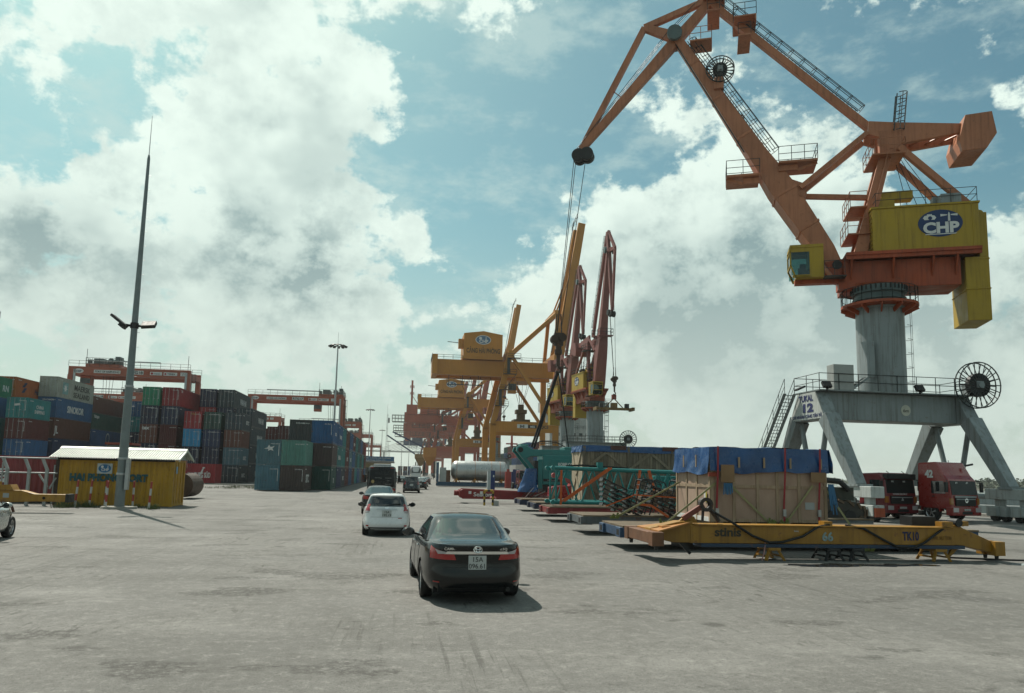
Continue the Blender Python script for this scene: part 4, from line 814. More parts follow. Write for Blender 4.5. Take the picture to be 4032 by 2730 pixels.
# ------------------------------------------------------------------ ship-to-shore gantry cranes
m_sts = mat('sts_yellow', (.60, .245, .02), .5, var=.12, vs=.2, streak=.2, rust=.15)
m_stsred = mat('sts_red', (.42, .085, .04), .55, var=.12, vs=.2, streak=.15)
m_stsblue = mat('sts_blue', (.03, .06, .15), .55, var=.12, vs=.2)
def floodrail(b, p, q, h=1.1, sp=2.5, r=.05): return railing(b, [p, q], h, sp, r, 1, 4)
def sts(loc, label, m, gm=None, text_=True, gauge=15.8, sc=1.0, number='QC5', group=None, girder_m=None, boom=True):
    """origin: landside near leg at rail level; X towards the water"""
    t = thing('quay_gantry_crane', label, 'crane', (loc[0], loc[1], 0), 0, group or 'ship to shore gantry cranes along the quay'); t.scale = (sc, sc, sc); gm = girder_m or m
    G = gauge; W = 18.0
    for y in (0, W):
        MB().beam((0, y, 1.6), (0, y, 14.5), 1.5, 1.3, up=(0, 1, 0)).build('landside_leg', m, t)
        MB().beam((-.1, y, 14.2), (4.0, y, 32.2), 1.35, 1.3, up=(0, 1, 0)).build('upper_leg', m, t)
        MB().beam((G, y, 1.6), (G, y, 32), 1.4, 1.3, up=(0, 1, 0)).build('waterside_leg', m, t)
        MB().beam((.7, y, 13.9), (G-.7, y, 13.9), 1.1, 2.6, up=(0, 0, 1)).build('portal_beam', m, t)
        MB().beam((4.2, y, 32.4), (G+.2, y+(W/2-y)*.25, 43.6), .8, .8).build('back_tie', m, t)
        MB().beam((4.4, y, 31.6), (G-.2, y, 15.2), .8, .8).build('leg_diagonal', m, t)
        MB().beam((G+.1, y, 32), (G+.6, y+(W/2-y)*.3, 44), .9, .9, up=(0, 1, 0)).build('apex_leg', m, t)
        MB().beam((.2, y, 24), (6, y, 22.5), .25, .25).build('leg_tie', m, t)
        for x in (0, G):
            b = MB().bx(x-.6, x+.6, y-2.6, y+2.6, 1.0, 1.7)
            for k in (-1.9, -.7, .7, 1.9): b.tube((x-.25, y+k, .42), (x+.25, y+k, .42), .4, 12)
            b.bx(x-.4, x+.4, y-2.4, y+2.4, .5, 1.0); b.build('bogie', m_grn, t)
    for x in (0, G): MB().bx(x-.55, x+.55, .6, W-.6, 2.2, 3.6).build('sill_beam', m, t)
    MB().bx(3.4, 4.8, -.7, W+.7, 31.6, 33.0).build('cross_beam', m, t); MB().bx(G-.6, G+.6, -.4, W+.4, 31.4, 32.8).build('cross_beam', m, t); MB().bx(G-.2, G+1.2, 2.2, W-2.2, 43.6, 44.6).build('apex_beam', m, t)
    for y in (5.2, 12.8):
        MB().bx(-14.8, G+.6, y-.65, y+.65, 27.4, 30.9).build('girder', gm, t); MB().bx(-14.9, G+.6, y-.85, y+.85, 26.95, 27.38).build('trolley_rail_beam', gm, t)
    MB().bx(-15.3, -14.0, 3.6, 14.4, 27.0, 32.0).build('girder_end', gm, t)
    b = MB(); floodrail(b, (-14.8, 4.4, 30.95), (-7.8, 4.4, 30.95)); floodrail(b, (4.9, 4.4, 30.95), (G, 4.4, 30.95)); floodrail(b, (-15.4, 3.4, 31), (-15.4, 14.4, 31)); floodrail(b, (-15.4, 3.4, 27), (-15.4, 3.4, 27.1), 4, 1); b.build('girder_railing', m_hand, t)
    h = MB().prism([(-7.5, 31.9), (2.4, 31.9), (2.4, 37.6), (-2.5, 38.4), (-7.5, 37.7)], 3.6, 14.4).build('machine_house', gm, t); MB().bx(-7.7, 2.6, 3.5, 14.5, 31.1, 31.89).build('house_base', gm, h)
    MB().bx(-8.8, -7.52, 4.5, 6.5, 34.0, 36.3).build('house_annex', gm, h); MB().tube((-11.6, 5.5, 35.6), (-8.8, 5.5, 35.4), .09, 5).build('davit', m_dark, h)
    if text_:
        text('CẢNG HẢI PHÒNG', h, mat('sts_lettering', (.06, .045, .02), .6), (-2.5, 3.59, 32.7), (1, 0, 0), (0, 0, 1), 1.7, bold=.02, width=8.6, extrude=.02)
        o = disc(h, 'logo_rim', m_white, (-2.6, 3.58, 36.1), (1, 0, 0), (0, 0, 1), 2.0, 1.2, t=.02); lb = mat('faded_logo_blue', (.12, .22, .36), .6); disc(o, 'logo_oval', lb, (-2.6, 3.55, 36.1), (1, 0, 0), (0, 0, 1), 1.8, 1.03, t=.02)
        text('CHP', o, m_white, (-2.5, 3.52, 35.35), (1, 0, 0), (0, 0, 1), 1.1, bold=.04, width=2.3, extrude=.01); disc(o, 'logo_drum', m_white, (-3.3, 3.525, 36.5), (1, 0, 0), (0, 0, 1), .38, .34, 14); plate(o, 'logo_tower', m_white, (-1.9, 3.525, 36.1), (1, 0, 0), (0, 0, 1), [(-.1, 0), (.1, 0), (.07, .8), (-.07, .8)])
        w = plate(t, 'maker_plate', m_white, (6.0, -.56, 13.6), (1, 0, 0), (0, 0, 1), [(0, 0), (2.7, 0), (2.7, .95), (0, .95)], .02); text('IHI', w, blk, (1.25+6.0, -.59, 13.72), (1, 0, 0), (0, 0, 1), .95, bold=.05); w = plate(t, 'maker_plate', m_dark, (8.75, -.56, 13.62), (1, 0, 0), (0, 0, 1), [(0, 0), (2.2, 0), (2.2, .8), (0, .8)], .02); text('MES', w, m_white, (9.85, -.59, 13.75), (1, 0, 0), (0, 0, 1), .7, bold=.03); text(number, t, blk, (12.9, -.57, 13.65), (1, 0, 0), (0, 0, 1), 1.0, bold=.03, extrude=.02)
    if boom:                       # boom raised
        for y in (6.0, 12.0): MB().beam((G+1.2, y, 29.2), (G+7.6, y, 69.5), 1.1, 2.6, 1.0, 1.9, up=(1, 0, 0)).build('raised_boom', gm, t)
        b = MB(); 
        for i in range(6): f_ = (i+.5)/6; b.tube((G+1.2+6.4*f_, 6, 29.2+40*f_), (G+1.2+6.4*f_, 12, 29.2+40*f_), .25, 6)
        b.build('boom_cross_tie', gm, t)
        b = MB(); ladder(b, (G-.2, 5.6, 34), (G+5.4, 5.6, 70), (0, 1, 0), w=.8, r=.06, sp=1.0); railing(b, [(G+4.7, 4.8, 67), (G+6.2, 4.8, 70.5)], 1.4, 1.2, .06); b.build('boom_ladder', m_hand, t)
        for y in (6.0, 12.0): MB().beam((G+.6, y, 44), (G+4.6, y, 55), .4, .4, up=(0, 1, 0)).build('folded_forestay', gm, t)
    # trolley, hanging spreader, festoon platform
    b = MB().bx(6.2, 10.4, 4.6, 13.4, 26.0, 26.9); b.bx(4.0, 6.0, 2.6, 4.4, 22.6, 25.6); b.build('trolley', gm, t); MB().bx(4.02, 5.98, 2.55, 2.6, 23.3, 25.0).build('trolley_cab_window', mat('dark_window', (.03, .045, .05), .1, var=0), t)
    b = MB(); sp_ = 12.0
    for dx, dy in ((-1.4, -2), (1.4, -2), (-.6, 2), (.6, 2), (-2.2, 0), (2.2, 0)): b.tube((8.3+dx, 9+dy, 26), (8.3+dx*.25, 9+dy*.25, 20.3), .05, 4)
    b.build('hoist_rope', m_rope, t)
    b = MB().bx(6.9, 9.7, 7.5, 10.5, 17.9, 18.9); b.bx(6.2, 10.4, 6.3, 11.7, 15.4, 16.3); b.bx(7.3, 9.3, 8, 10, 16.3, 17.9); b.bx(7.6, 9.0, 8.4, 9.6, 18.9, 20.3); b.build('headblock', mat('headblock_rusty', (.13, .08, .025), .6, rust=.5), t)
    b = MB().bx(-11.5, -2.5, 4.6, 5.0, 24.4, 24.6); railing(b, [(-11.5, 4.6, 24.6), (-2.5, 4.6, 24.6)], 1.5, 1.8, .06)
    for x in (-11, -7.5, -3.5): b.beam((x, 5, 24.6), (x, 5, 27), .15, .15)
    b.build('festoon_gallery', m_hand, t)
    b = MB()
    for i in range(4):
        x0 = -8+i*2.6; pts = [(x0+2.6*k/8, 6, 26.8-3.6*(1-((k-4)/4)**2)) for k in range(9)]; b.path(pts, .05, 4)
    b.build('festoon_cable', m_dark, t)
    b = MB()                        # stair tower along the near landside leg
    for i in range(4): z0 = 15+i*4; x0 = .6+i*.95; b.beam((x0, -1.4 if i % 2 else -.8, z0), (x0+3.0*(1 if i % 2 == 0 else -1)+(0 if i % 2 == 0 else 3), -1.1, z0+4), .7, .12); railing(b, [(x0-.3, -1.6, z0+4), (x0+3, -1.6, z0+4)], 1.1, 1.5, .05); b.bx(x0-.3, x0+3.0, -1.7, -.7, z0+3.9, z0+4)
    b.build('stair', m_hand, t)
    return t
sts((20.8, 182), 'nearest yellow quay gantry crane lettered CẢNG HẢI PHÒNG and QC5', m_sts)
sts((18.7, 281), 'second yellow quay gantry crane lettered CẢNG HẢI PHÒNG, farther off', m_sts, number='QC4')
for i, (x, y, sc, mm, gg, lb) in enumerate(((13.4, 372, 1.0, m_stsred, m_stsred, 'nearest of the red quay gantry cranes with raised booms'), (12.6, 456, 1.0, m_stsred, m_stsred, 'second of the red quay gantry cranes in the far row'), (12.4, 536, 1.0, m_stsred, m_stsred, 'third of the red quay gantry cranes in the far row'), (11.8, 700, 1.0, m_stsred, m_stsblue, 'farthest quay gantry crane, with a dark blue girder'))):
    t = sts((x, y), lb, mm, text_=False, girder_m=gg, gauge=22)
    b = MB().bx(-14.5, -8.9, 4, 9, 31.0, 36.0); b.build('electrical_room', mm, t)
    for k in range(3): b = MB().bx(-21.5, -15.4, 4+k*4, 4.2+k*4, 27.2, 27.4); railing(b, [(-21.5, 4+k*4, 27.4), (-15.4, 4+k*4, 27.4)], 3.2, 1.5, .09); b.build('rear_platform', m_hand, t)
    if i == 0:
        b = MB(); b.beam((-12.0, 6, 36), (-12, 6, 48.5), 1.0, 1.0); railing(b, [(-13, 5, 44.5), (-11, 5, 44.5), (-11, 7, 44.5), (-13, 7, 44.5), (-13, 5, 44.5)], 1.2, 1, .1); railing(b, [(-13, 5, 41), (-11, 5, 41), (-11, 7, 41), (-13, 7, 41), (-13, 5, 41)], 1.2, 1, .1); b.beam((-12, 6, 41), (-8.6, 6, 36), .3, .3); b.build('mast', mm, t)

# ------------------------------------------------------------------ rubber-tyred yard gantries
m_rtg = mat('rtg_red', (.42, .10, .05), .55, var=.12, vs=.3, streak=.2, rust=.15)
def rtg(x0, x1, y, label, number='RTG17', near=True, trolley=.85, z=20.0, signs=True, cap='CẢNG HẢI PHÒNG'):
    t = thing('yard_gantry_crane', label, 'crane', (x0, y, 0), 0, 'rubber tyred gantry cranes over the container yard'); w = x1-x0
    for yy in (0, 7.0):
        MB().bx(-.4, w+.4, yy-.45, yy+.45, z-.9, z+.75).build('main_girder', m_rtg, t, bevel=.04)
        for x in (0, w): MB().bx(x-.45, x+.45, yy-.5, yy+.5, 1.6, z-.9).build('leg', m_rtg, t)
    for x in (0, w):
        MB().bx(x-.4, x+.4, -2.5, 9.5, .9, 1.6).build('sill_beam', m_rtg, t); MB().bx(x-.4, x+.4, .45, 6.55, z-.8, z+.2).build('end_tie', m_rtg, t)
        b = MB()
        for yy in (-1.8, 0, 7.0, 8.8): b.tube((x-.3, yy, .75), (x+.3, yy, .75), .75, 16)
        b.build('tyre', m_black, t)
    b = MB(); floodrail(b, (-.4, -.5, z+.75), (w+.4, -.5, z+.75), 1.1, 1.8, .035 if near else .06); floodrail(b, (-.4, 7.5, z+.75), (w+.4, 7.5, z+.75), 1.1, 1.8, .035 if near else .06); b.build('girder_railing', m_hand, t)
    tx = w*trolley; b = MB().bx(tx-3, tx+3, -.4, 7.4, z+.8, z+1.4); b.build('trolley_frame', m_rtg, t)
    b = MB().bx(tx-2.2, tx-.4, 1.2, 5.5, z+1.4, z+2.6); b.tube((tx+1, 1, z+2.1), (tx+1, 6, z+2.1), .6, 14); b.bx(tx+1.9, tx+2.8, .6, 2.5, z+1.4, z+3.0); b.bx(tx-2.9, tx-2.4, .2, 1.2, z+1.4, z+2.2); b.build('hoist_machinery', m_grn, t)
    b = MB(); railing(b, [(tx-3, -.4, z+1.4), (tx+3, -.4, z+1.4), (tx+3, 7.4, z+1.4), (tx-3, 7.4, z+1.4), (tx-3, -.4, z+1.4)], 1.1, 1.2, .035); b.tube((tx-2.9, -.3, z+1.4), (tx-2.9, -.3, z+4.2), .05, 5); b.tube((w-.2, 0, z+.8), (w-.2, 0, z+3.6), .05, 5); b.build('trolley_railing', m_hand, t)
    MB().bx(tx-4.2, tx-2.4, .8, 2.6, z-3.0, z-.95).build('operator_cab', m_rtg, t); MB().bx(tx-4.22, tx-2.38, .78, .82, z-2.4, z-1.4).build('cab_window', MATS['dark_window'], t)
    b = MB()
    for dx in (-1, -.3, .4, 1.1): b.tube((tx+dx, 3, z+.8), (tx+dx*.6, 3, z-6.0), .04, 4)
    b.build('hoist_rope', m_rope, t); b = MB().bx(tx-3.0, tx+3.0, 2.2, 3.8, z-7.4, z-6.9); b.bx(tx-.9, tx+.9, 2, 4, z-6.9, z-6.0)
    for dx in (-.8, .8): b.tube((tx+dx, 2, z-5.7), (tx+dx, 4, z-5.7), .5, 14)
    for s_ in (-1, 1): b.bx(tx+s_*3-.25, tx+s_*3+.25, 1.8, 4.2, z-7.9, z-6.9)
    b.build('spreader', mat('spreader_dull_yellow', (.22, .14, .05), .6, rust=.4), t)
    b = MB(); ladder(b, (w+.75, -.2, 1.6), (w+.75, -.2, z), (0, 1, 0), cage=(1, 0, 0), r=.04, csp=1.6); b.build('leg_ladder', m_hand, t)
    MB().bx(w-1.6, w-.6, -1.9, 1.0, 1.0, 3.0).build('engine_house', m_rtg, t)
    b = MB().bx(w*.18, w*.75, -.05, .25, z+1.95, z+2.15); b.build('cable_tray', m_steel, t)
    if near: MB().bx(.55, .95, -.48, -.30, z-9, z+.2).build('drain_pipe', m_steel, t); MB().bx(w-.5, w-.1, -.6, -.42, z-9, z+.2).build('drain_pipe', m_steel, t)
    if signs:
        f_ = -.46; zz = z-.45; ob = disc(t, 'logo_oval', m_white, (1.5, f_, zz+.3), (1, 0, 0), (0, 0, 1), .85, .45, t=.02); text('CHP', ob, m_blue, (1.5, f_-.03, zz+.08), (1, 0, 0), (0, 0, 1), .5, bold=.03, extrude=.01)
        p_ = plate(t, 'name_board', m_white, (4.2, f_, zz), (1, 0, 0), (0, 0, 1), [(0, 0), (4.8, 0), (4.8, .62), (0, .62)], .02); text(cap, p_, blk, (6.6, f_-.03, zz+.12), (1, 0, 0), (0, 0, 1), .52, width=4.4, bold=.02, extrude=.01)
        p_ = plate(t, 'number_board', m_white, (10.4, f_, zz), (1, 0, 0), (0, 0, 1), [(0, 0), (2.8, 0), (2.8, .75), (0, .75)], .02); text(number, p_, blk, (11.8, f_-.03, zz+.1), (1, 0, 0), (0, 0, 1), .75, width=2.5, bold=.03, extrude=.01)
        p_ = plate(t, 'maker_board', m_white, (14.4, f_, zz), (1, 0, 0), (0, 0, 1), [(0, 0), (2.2, 0), (2.2, .62), (0, .62)], .02); disc(p_, 'maker_mark', mat('mark_red', (.45, .04, .04), .5), (14.75, f_-.03, zz+.31), (1, 0, 0), (0, 0, 1), .24, .24, 16); text('mipec', p_, mat('mark_grey', (.12, .2, .22), .5), (15.7, f_-.03, zz+.14), (1, 0, 0), (0, 0, 1), .5, extrude=.01)
        p_ = plate(t, 'maker_board', m_white, (16.9, f_, zz), (1, 0, 0), (0, 0, 1), [(0, 0), (2.5, 0), (2.5, .62), (0, .62)], .02); text('TEREX', p_, blk, (18.3, f_-.03, zz+.13), (1, 0, 0), (0, 0, 1), .5, bold=.02, extrude=.01); MB().bx(17.05, 17.4, f_-.04, f_-.02, zz+.13, zz+.48).build('maker_mark', MATS['mark_red'], p_)
        p_ = plate(t, 'load_board', m_white, (20.0, f_, zz), (1, 0, 0), (0, 0, 1), [(0, 0), (1.1, 0), (1.1, .7), (0, .7)], .02); text('S.W.L\n40 T', p_, blk, (20.55, f_-.03, zz+.40), (1, 0, 0), (0, 0, 1), .28, extrude=.01)
    return t
rtg(-64.3, -42.9, 151, 'red yard gantry lettered PORT OF HAIPHONG behind the left block', 'RTG18', trolley=.26, cap='PORT OF HAIPHONG', z=20.2)
rtg(-92, -68.5, 205, 'red yard gantry RTG19 showing behind the left block, partly hidden', 'RTG19', trolley=.87)
rtg(-39.6, -17.0, 192, 'red yard gantry RTG17 spanning behind the roadside block', 'RTG17', trolley=.88)
rtg(-68.5, -45.2, 272, 'red yard gantry whose right corner shows between two blocks', 'RTG15', near=False, trolley=.3)
rtg(-41.5, -18.6, 296, 'second red yard gantry down the roadside lane, past RTG17', 'RTG14', near=False, trolley=.88)
rtg(-41.2, -18.2, 385, 'third red yard gantry down the roadside lane, small and far', 'RTG12', near=False, signs=False, trolley=.6)
rtg(-42, -19, 545, 'farthest red yard gantry at the end of the lane', 'RTG11', near=False, signs=False, trolley=.5)
# orange leg of a machine cut by the left edge of the picture
t = thing('mobile_harbour_crane', 'orange crane mast with a lamp bracket cut by the left photo edge', 'crane', (-46.2, 87.5, 0)); MB().bx(-.9, .28, -.6, .6, 0, 19.4).build('mast', mat('mast_orange', (.55, .22, .05), .55, streak=.2), t); b = MB().bx(.3, .75, -.1, .1, 18.0, 18.15); b.bx(.62, .95, -.25, .25, 18.1, 18.9); b.build('lamp_bracket', m_dark, t); MB().bx(-1.6, 1.1, -1.6, 1.6, 0, 1.2).build('mast_base', m_dark, t)
b = MB(); railing(b, [(-.9, -.55, 19.4), (.28, -.55, 19.4)], .9, .6, .04); b.build('top_railing', m_hand, t)

# ------------------------------------------------------------------ masts
def high_mast(x, y, h, label, near=True):
    t = thing('floodlight_mast', label, 'light mast', (x, y, 0), 0, 'tall floodlight masts beside the lane')
    MB().lathe([(.34, 0), (.34, .1), (.30, .1), (.13, h)], n=14).build('pole', m_steel, t, smooth=True); b = MB().lathe([(1.25, h-.5), (1.35, h-.5), (1.35, h-.35), (1.25, h-.35), (1.25, h-.5)], n=20)
    for i in range(4): b.tube((0, 0, h-.2), (1.3*math.cos(i*1.57), 1.3*math.sin(i*1.57), h-.42), .05, 4)
    b.build('lamp_ring', m_dark, t)
    for i in range(12): a = 2*math.pi*i/12; b = MB(Matrix.Translation((1.75*math.cos(a), 1.75*math.sin(a), h-.55)) @ Matrix.Rotation(a, 4, 'Z') @ Matrix.Rotation(R_(25), 4, 'Y')); b.bx(-.35, .35, -.28, .28, -.12, .12); b.build('floodlight', m_dark, t)
    MB().tube((0, 0, h), (0, 0, h+2.6), .03, 5).build('lightning_rod', m_steel, t)
high_mast(-16.0, 165, 30, 'tall floodlight mast behind the roadside container block'); high_mast(-17, 337, 30, 'second floodlight mast down the lane', False); high_mast(-17, 505, 30, 'third floodlight mast down the lane, small', False); high_mast(-17, 690, 30, 'fourth and smallest floodlight mast down the lane', False)
t = thing('antenna_mast', 'thin lattice antenna mast left of the red quay cranes', 'mast', (-8.3, 300, 0)); b = MB()
for i in range(3): a = i*2.094; b.tube((.45*math.cos(a), .45*math.sin(a), 0), (.22*math.cos(a), .22*math.sin(a), 25), .06, 4)
for k in range(24): a = k*2.094; z = k*1.04; r_ = .45-.23*z/25; b.tube((r_*math.cos(a), r_*math.sin(a), z), (r_*math.cos(a+2.094), r_*math.sin(a+2.094), z+1.04), .03, 4)
b.build('lattice', m_steel, t); MB().tube((0, 0, 25), (0, 0, 29), .05, 5).build('antenna', m_steel, t); b = MB(); b.bx(.3, 1.0, -.2, .2, 21.5, 23.5); b.build('antenna_panel', m_steel, t)
for k, (px, y, h, lb) in enumerate(((-3.0, 420, 19, 'thin pole beyond the road end, left of two'), (1.2, 470, 22, 'thin pole beyond the road end, right of two'), (-10.5, 460, 15, 'short thin pole by the far gantry legs'), (6.5, 520, 20, 'thin pole just left of the bridge pylon'))):
    t = thing('lamp_pole', lb, 'pole', (px, y, 0), 0, 'thin far poles'); MB().lathe([(.22, 0), (.1, h)], n=8).build('pole', m_steel, t); MB().bx(-.8, .8, -.15, .15, h-.3, h).build('lamp_arm', m_dark, t)
# near mast
def near_mast():
    t = thing('lighting_mast', 'tall tapered grey steel mast with two dark floodlights by the yellow office', 'light mast', (-14.83, 41.75, 0))
    MB().lathe([(.245, .02), (.24, 1.0), (.075, 19.2), (.045, 19.4)], n=18).build('pole', mat('mast_steel', (.22, .26, .26), .5, .3, var=.15, vs=2), t, smooth=True); MB().tube((0, 0, 19.3), (0, 0, 21.7), .025, 6, .01).build('lightning_rod', m_steel, t)
    for z in (1.75, 2.55, 6.4): MB().lathe([(.25-.009*z+.012, z), (.25-.009*z+.03, z+.02), (.25-.009*z+.03, z+.1), (.25-.009*z+.012, z+.12)], n=18).build('band', m_steel, t)
    b = MB().lathe([(.17, 9.6), (.21, 9.62), (.21, 9.9), (.17, 9.92)], n=16); b.beam((-.2, 0, 9.75), (-.6, 0, 9.8), .1, .12); b.beam((.2, 0, 9.75), (.45, 0, 9.75), .1, .12); b.build('lamp_collar', m_dark, t)
    b = MB(Matrix.Translation((-.72, -.1, 9.95)) @ Matrix.Rotation(R_(38), 4, 'Y')); b.bx(-.5, .42, -.3, .3, -.07, .07); b.bx(.1, .45, -.2, .2, -.2, -.05); b.build('floodlight', m_dark, t, bevel=.02)
    b = MB(Matrix.Translation((.62, -.15, 9.8)) @ Matrix.Rotation(R_(-6), 4, 'Y') @ Matrix.Rotation(R_(-50), 4, 'X')); b.bx(-.2, .52, -.1, .1, -.25, .25); b.build('floodlight', m_dark, t, bevel=.02)
    b = MB().bx(.28, .45, -.35, -.1, 1.0, 2.6); b.build('junction_box', m_steel, t); MB().lathe([(.9, .0), (.85, .12), (0, .12)], n=20).build('footing', mat('footing_concrete', (.32, .31, .27), .9, bump=.3), t)
    b = MB()
    for k in range(20): z = 3+.8*k; b.tube((.28-.0105*z, 0, z), (.40-.0105*z, 0, z), .012, 4)
    b.build('climbing_peg', m_steel, t)
near_mast()
# red and white marker posts round the mast
RW = [mat('post_red', (.42, .06, .045), .5, streak=.2), mat('post_white', (.62, .62, .58), .5, streak=.25)]
for k, (dx, dy, tl, lab) in enumerate(((-2.42, .6, 3, 'leftmost red and white marker post before the office'), (-1.98, 1.3, 2, 'second red and white marker post from the left'), (-1.5, 2.1, 1, 'third red and white marker post, closer to the office wall'), (-.6, -.2, 2, 'red and white marker post just left of the mast'), (.35, .9, 0, 'red and white marker post just right of the mast'), (1.55, -.25, 2, 'rightmost red and white marker post before the office'))):
    t = thing('marker_post', lab, 'post', (-14.83+dx, 41.75+dy, 0), 0, 'red and white posts round the mast'); t.rotation_euler = (0, R_(tl), 0)
    for q in range(4): MB().lathe([(.055, .36*q), (.055, .36*(q+1))] if q < 3 else [(.055, 1.08), (.055, 1.43), (0, 1.44)], n=10).build('band_'+('white' if q % 2 == 0 else 'red'), RW[1 - q % 2], t)

# ------------------------------------------------------------------ bridge, ship, far gate building
def bridge():
    t = thing('cable_stayed_bridge', 'pale cable-stayed bridge crossing far behind the cranes', 'bridge', (0, 1650, 0)); m = mat('bridge_concrete', (.38, .39, .38), .7)
    MB().bx(-1500, 700, -12, 12, 44, 47).build('deck', m, t)
    for x in (-75, 62, 325, -430):
        if x in (62, 325, -430):
            for y in (-11, 11): MB().beam((x, y, -3), (x+(4 if y > 0 else -4)*.0, y*.8, 96), 7, 7, 5, 5, up=(1, 0, 0)).build('pylon_leg', m, t)
            for z in (40, 70, 90): MB().bx(x-3, x+3, -10, 10, z, z+4).build('pylon_beam', m, t)
            b = MB()
            for k in range(1, 15):
                for sg in (-1, 1):
                    for y in (-9, 9): b.tube((x, y, 58+k*2.5), (x+sg*k*9.5, y, 47), .25, 4)
            b.build('stay_cable', m, t)
    for x in range(-1400, 700, 75): MB().bx(x-2, x+2, -8, 8, -3, 44).build('pier', m, t)
bridge()
def ship():
    t = thing('cargo_ship', 'pale hulled container ship moored behind the portal cranes', 'ship', (42.2, 225, -3)); hm = mat('hull_pale_grey', (.40, .42, .41), .5, streak=.3, rust=.15); wm = mat('ship_white', (.55, .58, .57), .5, streak=.15)
    MB().add([(0, 0, 0), (24, 0, 0), (24, 150, 0), (12, 178, 0), (0, 150, 0), (0, -2, 8.8), (24, -2, 8.8), (24, 152, 8.8), (12, 184, 10), (0, 152, 8.8)], [(0, 1, 6, 5), (1, 2, 7, 6), (2, 3, 8, 7), (3, 4, 9, 8), (4, 0, 5, 9), (5, 6, 7, 8, 9)]).build('hull', hm, t)
    MB().add([(-.03, 0, 0), (-.03, 150, 0), (-.03, 150, 2.2), (-.03, -.4, 2.2)], [(0, 1, 2, 3)]).build('boot_top', mat('boot_red', (.2, .05, .04), .6), t)
    for i, (x0, x1, y0, y1, z0, z1) in enumerate(((2, 22, 8, 24, 8.8, 14), (3, 21, 9, 23, 14, 20), (3.5, 20.5, 9.5, 22, 20, 26), (1, 23, 10, 20, 26, 29.2))):
        d = MB().bx(x0, x1, y0, y1, z0, z1).build('deckhouse', wm, t)
        for k in range(int((x1-x0)/2.2)): MB().bx(x0+.8+k*2.2, x0+2.0+k*2.2, y0-.03, y0, z1-2.2, z1-1.2).build('window', MATS['dark_window'], d)
        b = MB(); railing(b, [(x0-.5, y0-.5, z1), (x1+.5, y0-.5, z1)], 1.1, 2, .06); b.build('deck_railing', m_hand, d)
    MB().bx(8, 14, 26, 31, 8.8, 27).build('funnel', wm, t); b = MB(); b.beam((11, 14, 29), (11, 14, 39), .8, .8); b.bx(8, 14, 13.8, 14.2, 33, 33.4); b.bx(9, 13, 13.8, 14.2, 36, 36.3); b.build('radar_mast', wm, t)
    b = MB(); b.beam((3, 96, 8), (3, 96, 26), 1.6, 1.6, .5, .5); b.bx(.5, 5.5, 95.7, 96.3, 18, 18.6); b.bx(1.5, 4.5, 95.7, 96.3, 22, 22.5); b.bx(1.6, 4.4, 94.5, 97.5, 8, 15); b.build('signal_mast', mat('signal_red', (.5, .06, .04), .5), t)
    rr = random.Random(5); cl = ['maroon', 'red', 'slate', 'dark green', 'brown', 'blue', 'maroon']
    n = 0
    for bay in range(9):
        for tier in range(rr.choice((2, 3, 3))):
            for row in range(2):
                d = container_meshes(L40, ST); o = thing('shipping_container', '%s container aboard the ship, bay %s, tier %s, %s row' % (rr.choice(cl), ['one', 'two', 'three', 'four', 'five', 'six', 'seven', 'eight', 'nine'][bay], ['one', 'two', 'three'][tier], ['quayside', 'inner'][row]), 'container', (43.6+row*2.6, 225+44+bay*12.6, 5.9+tier*2.6), 0, 'containers on the deck of the moored ship')
                c = PAL[o['label'].split(' container')[0]]
                for kx, nm in (('frame', 'frame'), ('side_l', 'side_panel'), ('side_r', 'side_panel'), ('roof', 'roof_panel'), ('end_f', 'end_panel')): q = link(nm, d[kx], o); q.color = (*c, 1)
ship()
t = thing('gate_building', 'low cream gate building with a blue sign board behind the black bus', 'building', (-10.5, 214, 0)); cm = mat('cream_wall', (.48, .40, .22), .7, streak=.15)
MB().bx(-6, 6, 0, 8, 0, 4.6).build('wall', cm, t); MB().bx(-7, 7, -2.2, 8.5, 4.6, 5.0).build('roof', mat('roof_grey', (.3, .3, .29), .6), t); s = MB().bx(-7, 7, -2.3, -2.1, 5.02, 6.3).build('sign_board', mat('sign_board_blue', (.03, .16, .33), .5), t)
text('CÔNG TY CỔ PHẦN CẢNG HẢI PHÒNG', s, m_white, (0, -2.32, 5.68), (1, 0, 0), (0, 0, 1), .5, width=12, extrude=.01); text('CHI NHÁNH CẢNG TÂN VŨ', s, m_white, (0, -2.32, 5.12), (1, 0, 0), (0, 0, 1), .42, width=9, extrude=.01)
for k in range(5): w = MB().bx(-5.4+k*2.2, -4.0+k*2.2, -.05, .02, 1.4, 3.2).build('window', MATS['dark_window'], t); MB().bx(-5.5+k*2.2, -3.9+k*2.2, -.1, -.02, 1.25, 1.4).build('sill', m_white, w)
b = thing('scrap_pile', 'rusty red scrap pieces heaped in front of the gate building', 'scrap', (-9.5, 150, 0)); 
for k in range(14): MB(Matrix.Translation((rnd.uniform(-2, 2), rnd.uniform(-1, 1), rnd.uniform(.1, 1.1))) @ Matrix.Rotation(rnd.uniform(0, 3), 4, (rnd.random(), rnd.random(), 1))).bx(-.6, .6, -.2, .2, -.12, .12).build('scrap_piece', mat('scrap_rust', (.30, .08, .04), .7, rust=.5), b)
